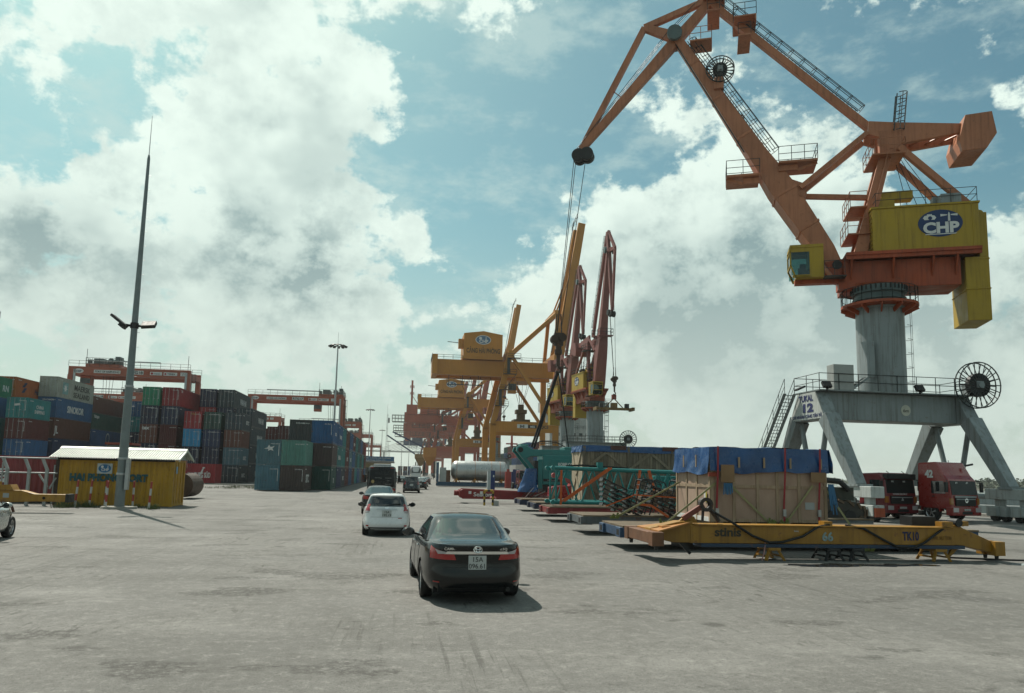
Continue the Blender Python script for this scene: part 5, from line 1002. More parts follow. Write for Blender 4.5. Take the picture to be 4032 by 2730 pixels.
# quayside hoppers beyond
for k, (x, y, lb, hm) in enumerate(((9.0, 300, 'yellow hopper on legs beyond the white coach', m_sts), (6.0, 330, 'second smaller hopper beyond the white coach', mat('hopper_ochre', (.30, .18, .05), .6)))):
    t = thing('quay_hopper', lb, 'hopper', (x, y, 0), 0, 'hoppers on the quay')
    for sx in (-1, 1):
        for sy in (-1, 1): MB().beam((sx*2.2, sy*2.2, 0), (sx*2.0, sy*2.0, 6.5), .4, .4).build('leg', m_dark, t)
    MB().bx(-2.6, 2.6, -2.6, 2.6, 8.4, 12-2*k).build('bin', hm, t); MB().add([(-2.6, -2.6, 8.4), (2.6, -2.6, 8.4), (2.6, 2.6, 8.4), (-2.6, 2.6, 8.4), (-.6, -.6, 4.8), (.6, -.6, 4.8), (.6, .6, 4.8), (-.6, .6, 4.8)], [(0, 1, 5, 4), (1, 2, 6, 5), (2, 3, 7, 6), (3, 0, 4, 7), (4, 5, 6, 7)]).build('chute', hm, t); MB().beam((-2.5, 0, 12-2*k), (-15, 0, 18), .5, .6).build('conveyor_boom', m_stsblue, t)
# vessel on the river, seen under the near crane
t = thing('river_barge', 'long pale barge lying on the river beyond the crane legs', 'barge', (82, 88, -3), R_(-32)); wm = mat('barge_white', (.55, .57, .55), .5, streak=.2)
MB().prism([(-19, 2.6), (22, 2.6), (20, 0), (-17, 0)], -4, 4).build('hull', wm, t, bevel=.1); MB().bx(-16, 19, -3, 3, 2.6, 3.4).build('hatch_coaming', m_gry, t); h = MB().bx(12, 18, -2.6, 2.6, 3.4, 6.4).build('wheelhouse', wm, t)
for k in range(4): MB().bx(12.5+k*1.4, 13.4+k*1.4, -2.64, -2.6, 4.8, 5.7).build('window', MATS['dark_window'], h)
# ------------------------------------------------------------------ cars
def car_paint(name, col, metal=.35, rough=.28):
    M = mat(name, col, rough, metal, var=.05, vs=3, coat=.9, spec=.5); return M
m_tint = mat('tinted_glass', (.018, .024, .027), .05, var=0, spec=.6, coat=.6)
m_chrome = mat('chrome', (.75, .76, .76), .12, 1.0, var=0)
m_lamp = mat('tail_lamp_red', (.42, .012, .012), .12, var=.05, coat=.8); m_lampclear = mat('lamp_clear', (.55, .5, .5), .1, var=.1, coat=.8)
m_trim = mat('black_trim', (.012, .012, .012), .5, var=0); m_under = mat('underbody_light_block', (.008, .008, .008), .9, var=0); m_plate = mat('plate_white', (.58, .6, .58), .5, var=.05)
m_rim = mat('alloy_rim', (.45, .46, .46), .3, .9, var=.1)
def ring(n, w, yr, yf, kx, kr, kf, zf):
    """rounded-rectangle outline, n points, starting at the rear centre, running to the right; corner depths kr/kf, corner width kx"""
    pts = []; M = 400
    def half(t):          # right side, t 0..1 rear centre -> front centre
        yc = (yr+yf)/2; a = -math.pi/2 + math.pi*t
        ca = abs(math.cos(a)); sa = math.sin(a); k = kr if sa < 0 else kf
        ex = 2/k
        x = w*(ca**ex); y = yc + (yf-yr)/2*math.copysign(abs(sa)**(2/(k*1.35)), sa); return x, y
    raw = [half(i/M) for i in range(M+1)]; d = [0]
    for p, q in zip(raw, raw[1:]): d.append(d[-1]+math.hypot(p[0]-q[0], p[1]-q[1]))
    out = []; j = 0
    for i in range(n//2+1):
        s = d[-1]*i/(n//2)
        while j < M-1 and d[j+1] < s: j += 1
        f = (s-d[j])/max(1e-9, d[j+1]-d[j]); out.append((raw[j][0]+(raw[j+1][0]-raw[j][0])*f, raw[j][1]+(raw[j+1][1]-raw[j][1])*f))
    full = out + [(-x, y) for x, y in out[-2:0:-1]]
    return [(x, y, zf(y)) for x, y in full]
def interp(tab, y):
    if y <= tab[0][0]: return tab[0][1]
    for (a, b), (c, d) in zip(tab, tab[1:]):
        if y <= c: f = (y-a)/(c-a); f = f*f*(3-2*f) if False else f; return b+(d-b)*f
    return tab[-1][1]
def wheel(parent, x, y, r, w, side, near=True):
    b = MB(); b.lathe([(r*.66, -w/2), (r*.93, -w/2), (r, -w*.36), (r, w*.36), (r*.93, w/2), (r*.66, w/2)], c=(x, y, r), axis='x', n=32 if near else 18); ty = b.build('wheel', m_black, parent, smooth=True)
    b = MB(); o = side*w*.42; b.lathe([(r*.66, o), (r*.60, o-side*.02), (r*.58, o-side*.1)], c=(x, y, r), axis='x', n=24)
    for i in range(5):
        a = 2*math.pi*i/5+.3
        for da in (-.13, .13): b.beam((x+o-side*.01, y+.06*math.cos(a), r+.06*math.sin(a)), (x+o-side*.02, y+r*.62*math.cos(a+da), r+r*.62*math.sin(a+da)), .035, .03, up=(1, 0, 0))
    b.tube((x+o-side*.03, y, r), (x+o+side*.005, y, r), r*.14, 12); b.build('rim', m_rim, ty)
    b = MB(); b.tube((x+o-side*.12, y, r), (x+o-side*.11, y, r), r*.58, 20); b.build('brake_disc', m_dark, ty)
def car(label, loc, rz, paint, spec, near=True, plate_txt=None, cat='car', glass=None, group='vehicles queueing on the port road', seats=False):
    t = thing(spec['kind'], label, cat, loc, rz, group); n = 224 if near else 80
    L, Wd, Ht = spec['L'], spec['W'], spec['H']; hw = Wd/2; rings = []
    top = spec['top']         # (y, z) of the shoulder line over the lower body
    zs = lambda k: (lambda y: spec['sill'] + (interp(top, y)-spec['sill'])*k)
    for k, wf, ry, fy in spec['low']: rings.append(ring(n, hw*wf, ry, L-fy, 0, spec.get('kr', 5.2), 3.6, zs(k)))
    nl = len(rings)
    for z, wf, ry, fy in spec['green']:
        q = ring(n, hw*wf, ry, fy, 0, spec.get('gr', 5.5), 4.5, (lambda z: (lambda y: z))(z)); 
        if z == spec['green'][0][0]: q = [(x, y, interp(top, y)+.012) for x, y, _ in q]
        rings.append(q)
    # crown the roof
    last = rings[-1]; cy = sum(p[1] for p in last)/n; zr = spec['green'][-1][0]
    for f in (.8, .5, .2): rings.append([(x*f, cy+(y-cy)*f, zr+spec.get('crown', .035)*(1-f*f)) for x, y, _ in last])
    m = len(rings); V = [Vector(p) for rg in rings for p in rg]
    # wheel arches: snap to the circle, then open
    Rw = spec['wr']; ax = spec['axles']; arch = Rw+.055
    for i, v in enumerate(V):
        if abs(v.x) > hw*.72 and v.z < Rw*2+.12:
            for ay in ax:
                d = math.hypot(v.y-ay, v.z-Rw)
                if .82*arch < d < 1.10*arch: f = arch/d; v.y = ay+(v.y-ay)*f; v.z = Rw+(v.z-Rw)*f
    faces = {'body': [], 'rear_window': [], 'windscreen': [], 'side_window': [], 'roof': []}
    g0 = nl; gz = spec['green']
    for j in range(m-1):
        for i in range(n):
            a, b_, c, d = j*n+i, j*n+(i+1) % n, (j+1)*n+(i+1) % n, (j+1)*n+i
            ctr = (V[a]+V[b_]+V[c]+V[d])/4
            if abs(ctr.x) > hw*.72 and any(math.hypot(ctr.y-ay, ctr.z-Rw) < arch*.985 for ay in ax) and j < nl-1: continue
            key = 'body'
            if nl <= j < nl+len(gz)-1-spec.get('roofrings', 1):
                lo = rings[j]; u_ = ctr
                frac = i/n if i < n/2 else 1-i/n          # 0 rear centre .. .5 front centre
                yy = (ctr.y-spec['gmid'][0])/(spec['gmid'][1]-spec['gmid'][0])
                if frac < spec['rwin']: key = 'rear_window'
                elif frac > .5-spec['fwin']: key = 'windscreen'
                elif spec['sw'][0] < frac < spec['sw'][1] and not any(abs(frac-pp) < spec['pil'] for pp in spec['pillars']): key = 'side_window'
            faces[key].append((a, b_, c, d))
    if True:
        faces['body'].append(tuple(range(n-1, -1, -1)))
    objs = {}; gl = glass or m_tint
    for k, fs in faces.items():
        if not fs: continue
        if k == 'side_window':
            groups = {}
            for f in fs: groups.setdefault((V[f[0]].x > 0, sum(1 for pp in spec['pillars'] if (((f[0] % n)/n) if (f[0] % n) < n/2 else 1-(f[0] % n)/n) > pp)), []).append(f)
        else: groups = {0: fs}
        for gk, ff in groups.items():
            used = sorted({i for f in ff for i in f}); mp = {i: q for q, i in enumerate(used)}
            b = MB().add([V[i] for i in used], [tuple(mp[i] for i in f) for f in ff]); o = b.build(k, paint if k in ('body', 'roof') else gl, t, smooth=True); objs[k] = o
    bv = BVHTree.FromPolygons(V, [f for fs in faces.values() for f in fs if len(f) == 4])
    def surf(x, z, off, back=True):
        piv = Vector((0, 1.0 if back else L-1.1, z)); a = math.atan2(x, .93)
        dr = Vector((math.sin(a), -math.cos(a) if back else math.cos(a), 0)); h = bv.ray_cast(piv+dr*3.5, -dr, 4)
        p = h[0] if h[0] is not None else piv+dr*.9
        return p+dr*off
    def patch(name, m_, quad, off=.006, nu=10, nv=5, back=True, parent=None, th=.012):
        (x0, z0), (x1, z1), (x2, z2), (x3, z3) = quad; b = MB()
        def fn(o_): return lambda u, v: surf((x0*(1-u)+x1*u)*(1-v)+(x3*(1-u)+x2*u)*v, (z0*(1-u)+z1*u)*(1-v)+(z3*(1-u)+z2*u)*v, o_, back)
        b.quadgrid(fn(off), nu, nv); return b.build(name, m_, parent or t, smooth=True)
    objs['surf'] = surf; objs['patch'] = patch; objs['bv'] = bv; objs['t'] = t; objs['n'] = n; objs['V'] = V
    # underbody, with black inner boxes added to block light, wheels, mirrors
    b = MB().bx(-hw*.80, hw*.80, .25, L-.3, .19, .40); b.bx(-hw*.72, hw*.72, .12, L-.2, .22, .5)
    for ay in ax: b.bx(-hw*.70, hw*.70, ay-Rw*1.1, ay+Rw*1.1, .25, .75)
    b.build('underbody_light_block', m_under, t)
    for ay in ax:
        for sd in (-1, 1): wheel(t, sd*(hw-.125), ay, Rw, .215, sd, near)
    for sd in (-1, 1):
        mx, my, mz = sd*(hw*.93), spec['mirror'][0], spec['mirror'][1]; b = MB(); b.lathe([(0, -.09), (.07, -.085), (.105, -.03), (.10, .05), (.05, .10), (0, .105)], c=(mx+sd*.17, my, mz), axis='y', n=14); b.v = [(mx+sd*.17+(v[0]-mx-sd*.17)*1.25, v[1], mz+(v[2]-mz)*.85) for v in b.v]
        mo = b.build('mirror', spec.get('mirror_mat', paint), t, smooth=True); MB().beam((mx-sd*.06, my+.02, mz-.06), (mx+sd*.1, my+.02, mz-.03), .05, .04).build('mirror_arm', m_trim, mo); MB().tube((mx+sd*.17, my-.095, mz), (mx+sd*.17, my-.09, mz), .085, 14).build('mirror_glass', m_tint, mo)
    # lamps and plate
    for sd in (-1, 1):
        for nm, m_, q in spec['lamps']:
            patch(nm, {'r': m_lamp, 'c': m_lampclear, 'k': m_trim}[m_], [(sd*x, z) for x, z in q], .010 if m_ == 'r' else .013)
        if 'head' in spec: patch('headlight', m_lampclear, [(sd*x, z) for x, z in spec['head']], .008, back=False)
    if 'plate' in spec:
        x0, z0, pw, ph = spec['plate']; p0 = surf(0, z0, .02); pl = MB().bx(-pw/2, pw/2, p0.y-.008, p0.y+.03, z0-ph/2, z0+ph/2).build('number_plate', m_plate, t)
        if plate_txt:
            l1, l2 = plate_txt
            text(l1, pl, blk, (0, p0.y-.009, z0+ph*.06), (1, 0, 0), (0, 0, 1), ph*.50, bold=.012, extrude=.001); text(l2, pl, blk, (0, p0.y-.009, z0-ph*.42), (1, 0, 0), (0, 0, 1), ph*.50, bold=.012, extrude=.001, width=pw*.9)
    return objs
SEDAN = dict(kind='sedan_car', L=4.82, W=1.83, H=1.47, sill=.20, wr=.325, axles=(1.08, 3.86), kr=4.6, gr=4.2, crown=.03,
    top=[(0, 1.01), (.10, 1.035), (.55, 1.04), (1.2, .99), (2.4, .955), (3.4, .955), (3.75, .96), (4.3, .86), (4.8, .70)],
    low=[(0, .86, .16, .22), (.06, .93, .07, .12), (.18, .975, .02, .05), (.30, 1.0, .0, .0), (.46, 1.0, .035, .02), (.60, .995, .05, .03), (.75, .985, .05, .06), (.87, .965, .04, .10), (.95, .935, .025, .15), (.99, .90, .03, .22), (1.0, .86, .07, .30)],
    green=[(1.0, .90, .50, 3.74), (1.08, .865, .68, 3.52), (1.17, .82, .88, 3.30), (1.26, .765, 1.08, 3.08), (1.34, .715, 1.27, 2.88), (1.39, .68, 1.38, 2.74), (1.422, .63, 1.50, 2.58), (1.44, .56, 1.62, 2.46)], roofrings=2,
    gmid=(1.4, 2.9), rwin=.108, fwin=.105, sw=(.165, .39), pillars=(.235, .315), pil=.006, mirror=(3.02, 1.02),
    lamps=[('tail_light', 'r', [(.36, .765), (1.10, .785), (1.14, 1.0), (.40, .87)]), ('reversing_light', 'c', [(.46, .868), (.74, .862), (.84, .94), (.50, .895)]), ('reflector', 'r', [(.66, .385), (.86, .385), (.86, .405), (.66, .405)])],
    head=[(.5, .62), (1.15, .68), (1.15, .8), (.6, .74)], plate=(0, .725, .31, .235))
cam_p = mat('dark_metallic_paint', (.007, .008, .0085), .2, .0, var=.05, vs=3, coat=.25, spec=.3)
def camry():
    o = car('black saloon with chrome strip and plate 15A 096.61, nearest car', (1.28, 12.98, 0), R_(3.2), cam_p, SEDAN, plate_txt=('15A', '096.61')); t = o['t']; surf = o['surf']; patch = o['patch']
    patch('chrome_strip', m_chrome, [(-.56, .865), (.56, .865), (.52, .912), (-.52, .912)], .016, 20, 2)
    c = surf(0, .945, .03); b = MB()
    def ell(rx, rz, cx=0, cz=0, r=.009): b.path([(cx+rx*math.cos(2*math.pi*i/20), c.y, .945+cz+rz*math.sin(2*math.pi*i/20)) for i in range(21)], r, 5)
    ell(.072, .052); ell(.032, .050); ell(.052, .022, 0, .022); b.build('badge', m_chrome, t)
    p = surf(-.47, .95, .012); text('CAMRY', t, m_chrome, (-.47, p.y, .935), (1, 0, 0), (0, 0, 1), .06, bold=.02, width=.22, extrude=.002, name='badge_lettering'); p = surf(.47, .95, .012); text('2.5Q', t, m_chrome, (.46, p.y, .935), (1, 0, 0), (0, 0, 1), .055, bold=.02, width=.13, extrude=.002, name='badge_lettering')
    patch('lower_valance', m_trim, [(-.62, .235), (.62, .235), (.70, .30), (-.70, .30)], .006, 16, 3)
    patch('boot_seam', m_trim, [(-.60, .635), (.60, .635), (.60, .642), (-.60, .642)], .003, 16, 1)
    MB().tube((.55, .02, .27), (.55, .3, .27), .035, 12).build('exhaust_tip', m_dark, t)
    b = MB()                          # chrome line under the side windows, door handles, door seams
    for sd in (-1, 1):
        pts = []
        for k in range(25):
            y = 1.25+2.3*k/24; h = o['bv'].ray_cast(Vector((sd*2, y, interp(SEDAN['top'], y)+.006)), Vector((-sd, 0, 0)), 3); 
            if h[0]: pts.append(h[0]+Vector((sd*.003, 0, 0)))
        b.path(pts, .009, 5)
    b.build('window_trim', m_chrome, t)
    for sd in (-1, 1):
        for y in (1.95, 2.95):
            h = o['bv'].ray_cast(Vector((sd*2, y, .86)), Vector((-sd, 0, 0)), 3)
            if h[0]: MB().bx(*sorted((h[0].x, h[0].x+sd*.035)), y-.1, y+.1, .845, .87).build('door_handle', m_chrome, t, bevel=.008)
        for y in (1.62, 2.52, 3.55):
            pts = []
            for k in range(10):
                z = .28+.66*k/9; h = o['bv'].ray_cast(Vector((sd*2, y-(.12*(1-k/9) if y < 1.7 else 0)+.0, z)), Vector((-sd, 0, 0)), 3)
                if h[0]: pts.append(h[0])
            if len(pts) > 1: MB().path(pts, .0045, 4).build('door_seam', m_trim, t)
    # high brake light behind the glass, shark of the interior not visible through the tint
    p = MB().bx(-.13, .13, .70, .74, 1.055, 1.08); p.build('brake_light', m_lampclear, t)
camry()
HATCH = dict(kind='hatchback_car', L=4.11, W=1.70, H=1.475, sill=.20, wr=.30, axles=(.78, 3.33), kr=4.4, gr=4.6, crown=.03,
    top=[(0, .99), (.25, 1.01), (1.2, .985), (2.2, .94), (3.0, .93), (3.2, .92), (3.7, .80), (4.1, .65)],
    low=[(0, .88, .15, .2), (.07, .95, .05, .1), (.20, .99, .0, .03), (.34, 1.0, .0, .0), (.46, 1.0, .05, .02), (.62, .99, .09, .04), (.78, .975, .11, .08), (.90, .955, .13, .12), (.97, .93, .15, .18), (1.0, .90, .17, .25)],
    green=[(.95, .885, .18, 3.2), (1.06, .86, .24, 3.0), (1.14, .835, .29, 2.85), (1.22, .80, .34, 2.68), (1.30, .765, .39, 2.5), (1.36, .73, .42, 2.36), (1.405, .69, .40, 2.2), (1.43, .62, .45, 2.1)], roofrings=2,
    gmid=(.4, 2.4), rwin=.112, fwin=.10, sw=(.15, .40), pillars=(.205, .30), pil=.008, mirror=(2.62, 1.0),
    lamps=[('tail_light', 'r', [(.66, .86), (1.22, .82), (1.12, 1.10), (.80, 1.10)]), ('reversing_light', 'c', [(.72, .80), (1.12, .78), (1.16, .86), (.68, .87)]), ('reflector', 'r', [(.62, .335), (.82, .335), (.82, .385), (.62, .385)])],
    plate=(0, .78, .33, .22))
def yaris():
    HATCH['mirror_mat'] = m_trim
    o = car('white hatchback with plate 15A 195.19, second car in the queue', (-.62, 26.55, 0), R_(1.5), car_paint('white_car_paint', (.92, .93, .92), 0, .3), HATCH, plate_txt=('15A', '195.19')); patch = o['patch']; t = o['t']; surf = o['surf']
    patch('chrome_strip', mat('satin_silver', (.45, .46, .46), .35, .6, var=0), [(-.40, .905), (.40, .905), (.36, .955), (-.36, .955)], .016, 14, 2); patch('bumper_valance', m_trim, [(-.62, .23), (.62, .23), (.72, .31), (-.72, .31)], .006, 16, 2); patch('hatch_seam', m_trim, [(-.58, .655), (.58, .655), (.58, .663), (-.58, .663)], .004, 14, 1)
    p = surf(0, 1.1, .02); b = MB(); b.beam((-.18, p.y-.01, 1.04), (.46, p.y+.03, 1.12), .03, .03); b.build('rear_wiper', m_trim, t); MB().tube((.1, .9, 1.46), (.1, .55, 1.62), .006, 5).build('roof_antenna', m_trim, t); patch('rear_sticker', mat('sticker_red2', (.4, .03, .03), .5), [(.40, .61), (.56, .61), (.56, .635), (.40, .635)], .006, 4, 2)
    patch('emblem', m_chrome, [(-.07, .945), (.07, .945), (.07, .995), (-.07, .995)], .022, 4, 2)
yaris()
S2 = dict(SEDAN); S2['lamps'] = [('tail_light', 'r', [(.50, .80), (1.25, .80), (1.25, 1.0), (.55, .95)])]
car('dark saloon with sky reflection tinted into its glass just ahead of the white hatchback', (-1.35, 39.3, 0), R_(1), mat('black_car_paint', (.010, .011, .012), .25, 0, var=.05, coat=.2, spec=.3), S2, near=True, glass=mat('sky_reflection_glass', (.02, .06, .08), .08, var=0, coat=0, spec=.25))  # glass carries the blue sky reflection in its base colour
S3 = dict(SEDAN); S3['lamps'] = [('tail_light', 'r', [(.62, .80), (1.30, .74), (1.34, .98), (.66, .95)])]; S3['L'] = 4.45; S3['mirror'] = (2.9, 1.02)
car('silver-grey saloon cut by the left photo edge', (-12.2, 20.9, 0), R_(8), car_paint('silver_car_paint', (.36, .38, .36), .5, .3), S3, near=True, group='vehicles parked in the yard')
SUV = dict(HATCH); SUV.update(kind='suv_car', L=4.75, W=1.86, wr=.37, axles=(.95, 3.6), top=[(0, 1.13), (1.2, 1.12), (2.6, 1.06), (3.3, 1.06), (3.8, 1.0), (4.7, .82)], mirror=(3.0, 1.18), mirror_mat=m_trim, plate=(0, .86, .33, .2),
    green=[(1.1, .90, .16, 3.5), (1.25, .87, .22, 3.25), (1.36, .845, .27, 3.05), (1.48, .81, .32, 2.85), (1.60, .775, .37, 2.65), (1.68, .74, .40, 2.5), (1.735, .70, .38, 2.35), (1.765, .63, .44, 2.25)], low=[(k, w, r_, f) for k, w, r_, f in HATCH['low']], sill=.26,
    lamps=[('tail_light', 'r', [(.72, .92), (1.15, .90), (1.05, 1.25), (.82, 1.25)])])
car('black sport utility car beside the black bus', (.62, 80.2, 0), 0, car_paint('black_suv_paint', (.012, .013, .014), .2), SUV, near=False, plate_txt=None)
car('dark saloon close ahead of the black sport utility car', (1.85, 97, 0), 0, MATS['black_car_paint'], S2, near=False)
car('silver saloon ahead of the dark saloons', (2.55, 116, 0), 0, MATS['silver_car_paint'], S2, near=False)
car('dark red saloon right of the white coach', (3.6, 136, 0), 0, car_paint('red_car_paint', (.12, .02, .02), .2), S2, near=False)
car('small dark car left of the white coach', (-.7, 140, 0), 0, MATS['black_car_paint'], S2, near=False)
car('white saloon far up the lane left of the coach', (-1.9, 160, 0), 0, MATS['white_car_paint'], S2, near=False)

# ------------------------------------------------------------------ buses
def bus(label, loc, rz, L, W, H, body, black=True, txt=None):
    t = thing('minibus' if black else 'coach', label, 'bus', loc, rz, 'vehicles queueing on the port road'); hw = W/2; n = 96; rings = []
    for z, wf, e in ((.32, .95, .1), (.5, 1.0, .02), (1.2, 1.0, 0), (H*.55, .995, .02), (H*.8, .97, .07), (H*.92, .94, .12), (H*.975, .88, .2), (H, .75, .4)): rings.append(ring(n, hw*wf, e, L-e*1.5, 0, 7, 6, lambda y, z=z: z))
    b = MB(); vs = [p for r_ in rings for p in r_]; fs = [(j*n+i, j*n+(i+1) % n, (j+1)*n+(i+1) % n, (j+1)*n+i) for j in range(len(rings)-1) for i in range(n)]+[tuple((len(rings)-1)*n+i for i in range(n))]; b.add(vs, fs); b.build('body', body, t, smooth=True)
    w = MB().bx(-hw*.80, hw*.80, -.02+.03, .10, H*.56, H*.88); w.v = [(x, y+(z-H*.56)*.10, z) for x, y, z in w.v]; w.build('rear_window', m_tint if not black else mat('bus_glass', (.008, .009, .01), .1, var=0, coat=0, spec=.2), t, bevel=.02)
    for sd in (-1, 1):
        for k in range(4 if black else 7): y0 = .5+k*(L-1.2)/(4 if black else 7); MB().bx(*sorted((sd*hw*.965, sd*hw*1.002)), y0, y0+(L-1.6)/(4 if black else 7), H*.52, H*.84).build('side_window', m_tint, t)
        for y in (1.5 if black else 2.6, L-1.4):
            wheel(t, sd*(hw-.16), y, .4 if black else .5, .24, sd, False)
        for z0, m_ in ((.75, m_lamp), (H*.93, m_lamp)):
            e = .02 if z0 < 1 else .14; MB().bx(*sorted((sd*hw*.62, sd*hw*.92)) if z0 < 1 else sorted((sd*hw*.55, sd*hw*.82)), e-.05, e+.04, z0, z0+(.18 if z0 < 1 else .05)).build('tail_light', m_, t)
        MB().beam((sd*hw, L-.4, H*.7), (sd*(hw+.28), L-.2, H*.72), .05, .05).build('mirror_arm', m_trim, t); MB().bx(*sorted((sd*(hw+.2), sd*(hw+.4))), L-.25, L-.1, H*.5, H*.72).build('mirror', m_trim, t)
    MB().bx(-hw*.97, hw*.97, -.05, .1, .34, .62).build('bumper', m_trim, t, bevel=.03); MB().bx(-hw*.6, hw*.6, 1.2, L-2, H-.01, H+.16).build('roof_unit', m_white if not black else mat('roof_unit_white', (.6, .62, .6), .5), t, bevel=.05)
    if black:
        gold = mat('gold_lettering', (.5, .36, .14), .5); wt = mat('dull_white_print', (.35, .35, .34), .5); text(txt, t, gold, (0, -.012, .92), (1, 0, 0), (0, 0, 1), .22, bold=.01)
        d = disc(t, 'round_sticker', gold, (-.68, -.012, 1.45), (1, 0, 0), (0, 0, 1), .12, .13, 20); 
        for x, z, s in ((-.28, 1.70, 'Hải Phòng'), (.5, 1.70, 'Limousine'), (.5, 1.5, 'Car'), (-.5, 1.2, 'Hotline'), (.5, 1.2, 'Welcome')): text(s, t, wt, (x, .0, z) if z > 1.6 else (x, -.013, z), (1, 0, 0), (0, 0, 1), .12)
        for sd in (-1, 1): MB().bx(*sorted((sd*.55, sd*1.0)), -.02, .0, .98, 1.0).build('silver_trim', m_chrome, t)
    else: text('BUS', t, mat('coach_print', (.1, .12, .2), .5), (0, -.02, 1.1), (1, 0, 0), (0, 0, 1), .3)
bus('black minibus with gold plate number 29B-618.41 on its tail', (-1.85, 58.5, 0), R_(1.5), 7.2, 2.28, 2.66, mat('bus_black', (.007, .007, .008), .3, .0, var=.05, coat=.1, spec=.25), True, '29B-618.41')
bus('white coach far up the road ahead of the cars', (2.1, 168, 0), 0, 11, 2.5, 3.5, car_paint('coach_white', (.85, .87, .86), 0, .35), False)

# ------------------------------------------------------------------ tractor units under the crane
def truck(label, loc, rz, red, tall, num, visor, scale=1.0):
    """cab front towards -Y"""
    t = thing('tractor_truck', label, 'truck', loc, rz, 'red tractor units under the near crane'); hw = 1.2; top = 3.55 if tall else 2.85; t.scale = (scale,)*3
    side = [(0, .75), (0, 1.55), (.12, 2.45), (.42, 2.75), (.9, top) if tall else (.5, top), (2.15, top-.05), (2.2, .85), (1.75, .75)]
    MB().prism(side, -hw, hw, 'x').build('cab', red, t, bevel=.09)
    b = MB().prism([(-.02, 1.60), (.105, 2.42), (.13, 2.42), (.02, 1.60)], -1.08, 1.08, 'x'); b.build('windscreen', mat('truck_glass', (.016, .022, .022), .12, var=.1, spec=.25), t)
    gr = MB().bx(-.85, .85, -.07, .02, .95, 1.45).build('grille', m_trim, t, bevel=.03)
    for k in range(3): MB().bx(-.8, .8, -.09, -.05, 1.04+.14*k, 1.09+.14*k).build('grille_bar', m_dark if k < 2 else m_steel, gr)
    if tall: MB().bx(-.9, .9, -.085, -.03, 1.44, 1.54).build('grille_trim', m_steel, gr); d = disc(gr, 'emblem', m_chrome, (0, -.10, 1.27), (1, 0, 0), (0, 0, 1), .13, .13, 20); plate(gr, 'emblem_diamond', m_dark, (0, -.115, 1.27), (1, 0, 0), (0, 0, 1), [(-.09, -.03), (.03, -.07), (.09, .03), (-.03, .07)])
    else: plate(gr, 'emblem', m_steel, (0, -.10, 1.22), (1, 0, 0), (0, 0, 1), [(-.1, -.08), (.1, -.08), (.03, .09), (-.03, .09)]); text('CHI NHÁNH CẢNG TÂN VŨ', t, m_white, (-.1, -.012, 1.5), (1, 0, 0), (0, 0, 1), .13, width=1.1)
    bp = MB().bx(-1.22, 1.22, -.12, .35, .38, .88).build('bumper', red, t, bevel=.05); MB().bx(-.42, .42, -.135, -.1, .46, .62).build('bumper_intake', m_trim, bp); p = MB().bx(-.26, .26, -.15, -.13, .66, .78).build('number_plate', m_plate, t); text('15C 042.42', p, blk, (0, -.152, .68), (1, 0, 0), (0, 0, 1), .085, extrude=.001)
    for sd in (-1, 1):
        MB().bx(*sorted((sd*.72, sd*1.16)), -.14, -.05, .58, .84).build('headlight', m_lampclear, bp, bevel=.02); MB().bx(*sorted((sd*1.0, sd*1.2)), -.03, .1, 1.02, 1.4).build('corner_lamp', mat('amber_lamp', (.45, .16, .02), .2, coat=.6), t)
        MB().beam((sd*1.2, .2, 2.45), (sd*1.5, .0, 2.4), .05, .05).build('mirror_arm', m_trim, t); MB().bx(*sorted((sd*1.38, sd*1.62)), -.02, .08, 1.75, 2.35).build('mirror', m_trim, t, bevel=.02)
        MB().prism([(.32, 1.65), (.42, 2.4), (1.25, 2.4), (1.25, 1.65)], sd*1.205-.004, sd*1.205+.004, 'x').build('door_window', m_tint, t); MB().bx(*sorted((sd*1.2, sd*1.24)), 1.05, 1.2, 1.45, 1.52).build('door_handle', m_trim, t)
        for y in (1.35, 4.9): wheel(t, sd*1.02, y, .52, .32, sd, False)
        b = MB(); b.lathe([(.60, -.18), (.66, -.18), (.66, .18), (.60, .18)], c=(sd*1.05, 1.35, .54), axis='x', n=12, a0=.1, a1=math.pi-.1); b.build('wheel_arch', red, t)
        MB().bx(*sorted((sd*.95, sd*1.2)), .15, .7, .42, .5).build('step', m_dark, t); MB().tube((sd*.6, .5 if tall else .3, top-.02), (sd*.6, .5, top+.1), .02, 5).build('roof_bracket', m_dark, t)
        if tall: text(num, t, m_white, (sd*1.212, 1.35, 2.62), (0, -sd*-1, 0), (0, 0, 1), .6, bold=.05, width=.55)
    text(num, t, m_white, (-.55, .085, 2.22), (1, 0, 0), (0, .1, 1), .2, bold=.03); text(num, t, m_white, (.35, .085, 2.22), (1, 0, 0), (0, .1, 1), .2, bold=.03)
    if visor: MB().bx(-1.1, 1.1, -.12, .3, 2.46, 2.78).build('sun_visor', m_dark, t, bevel=.04)
    b = MB().bx(-.4, .4, 2.2, 6.2, .62, .88); b.bx(-.5, .5, 4.2, 5.4, .9, 1.15); b.build('chassis', m_dark, t)
    if tall: b = MB().tube((.9, .55, 3.35), (1.25, .3, 3.45), .06, 8); b.build('air_horn', m_dark, t)
tr = mat('truck_red', (.33, .022, .016), .3, var=.1, vs=1, coat=.5); tr2 = mat('truck_maroon', (.22, .016, .022), .35, var=.1, vs=1, coat=.4)
truck('tall red tractor truck number 42 facing the camera under the crane', (33.0, 40.3, 0), R_(14), tr, True, '42', False)
truck('lower maroon tractor truck with a black visor left of truck 42', (30.3, 42.3, 0), R_(10), tr2, False, '05', True)
truck('maroon tractor truck far off between the tank and the teal machine', (17.6, 108, 0), R_(5), mat('truck_plum', (.14, .02, .03), .4), False, '07', True)
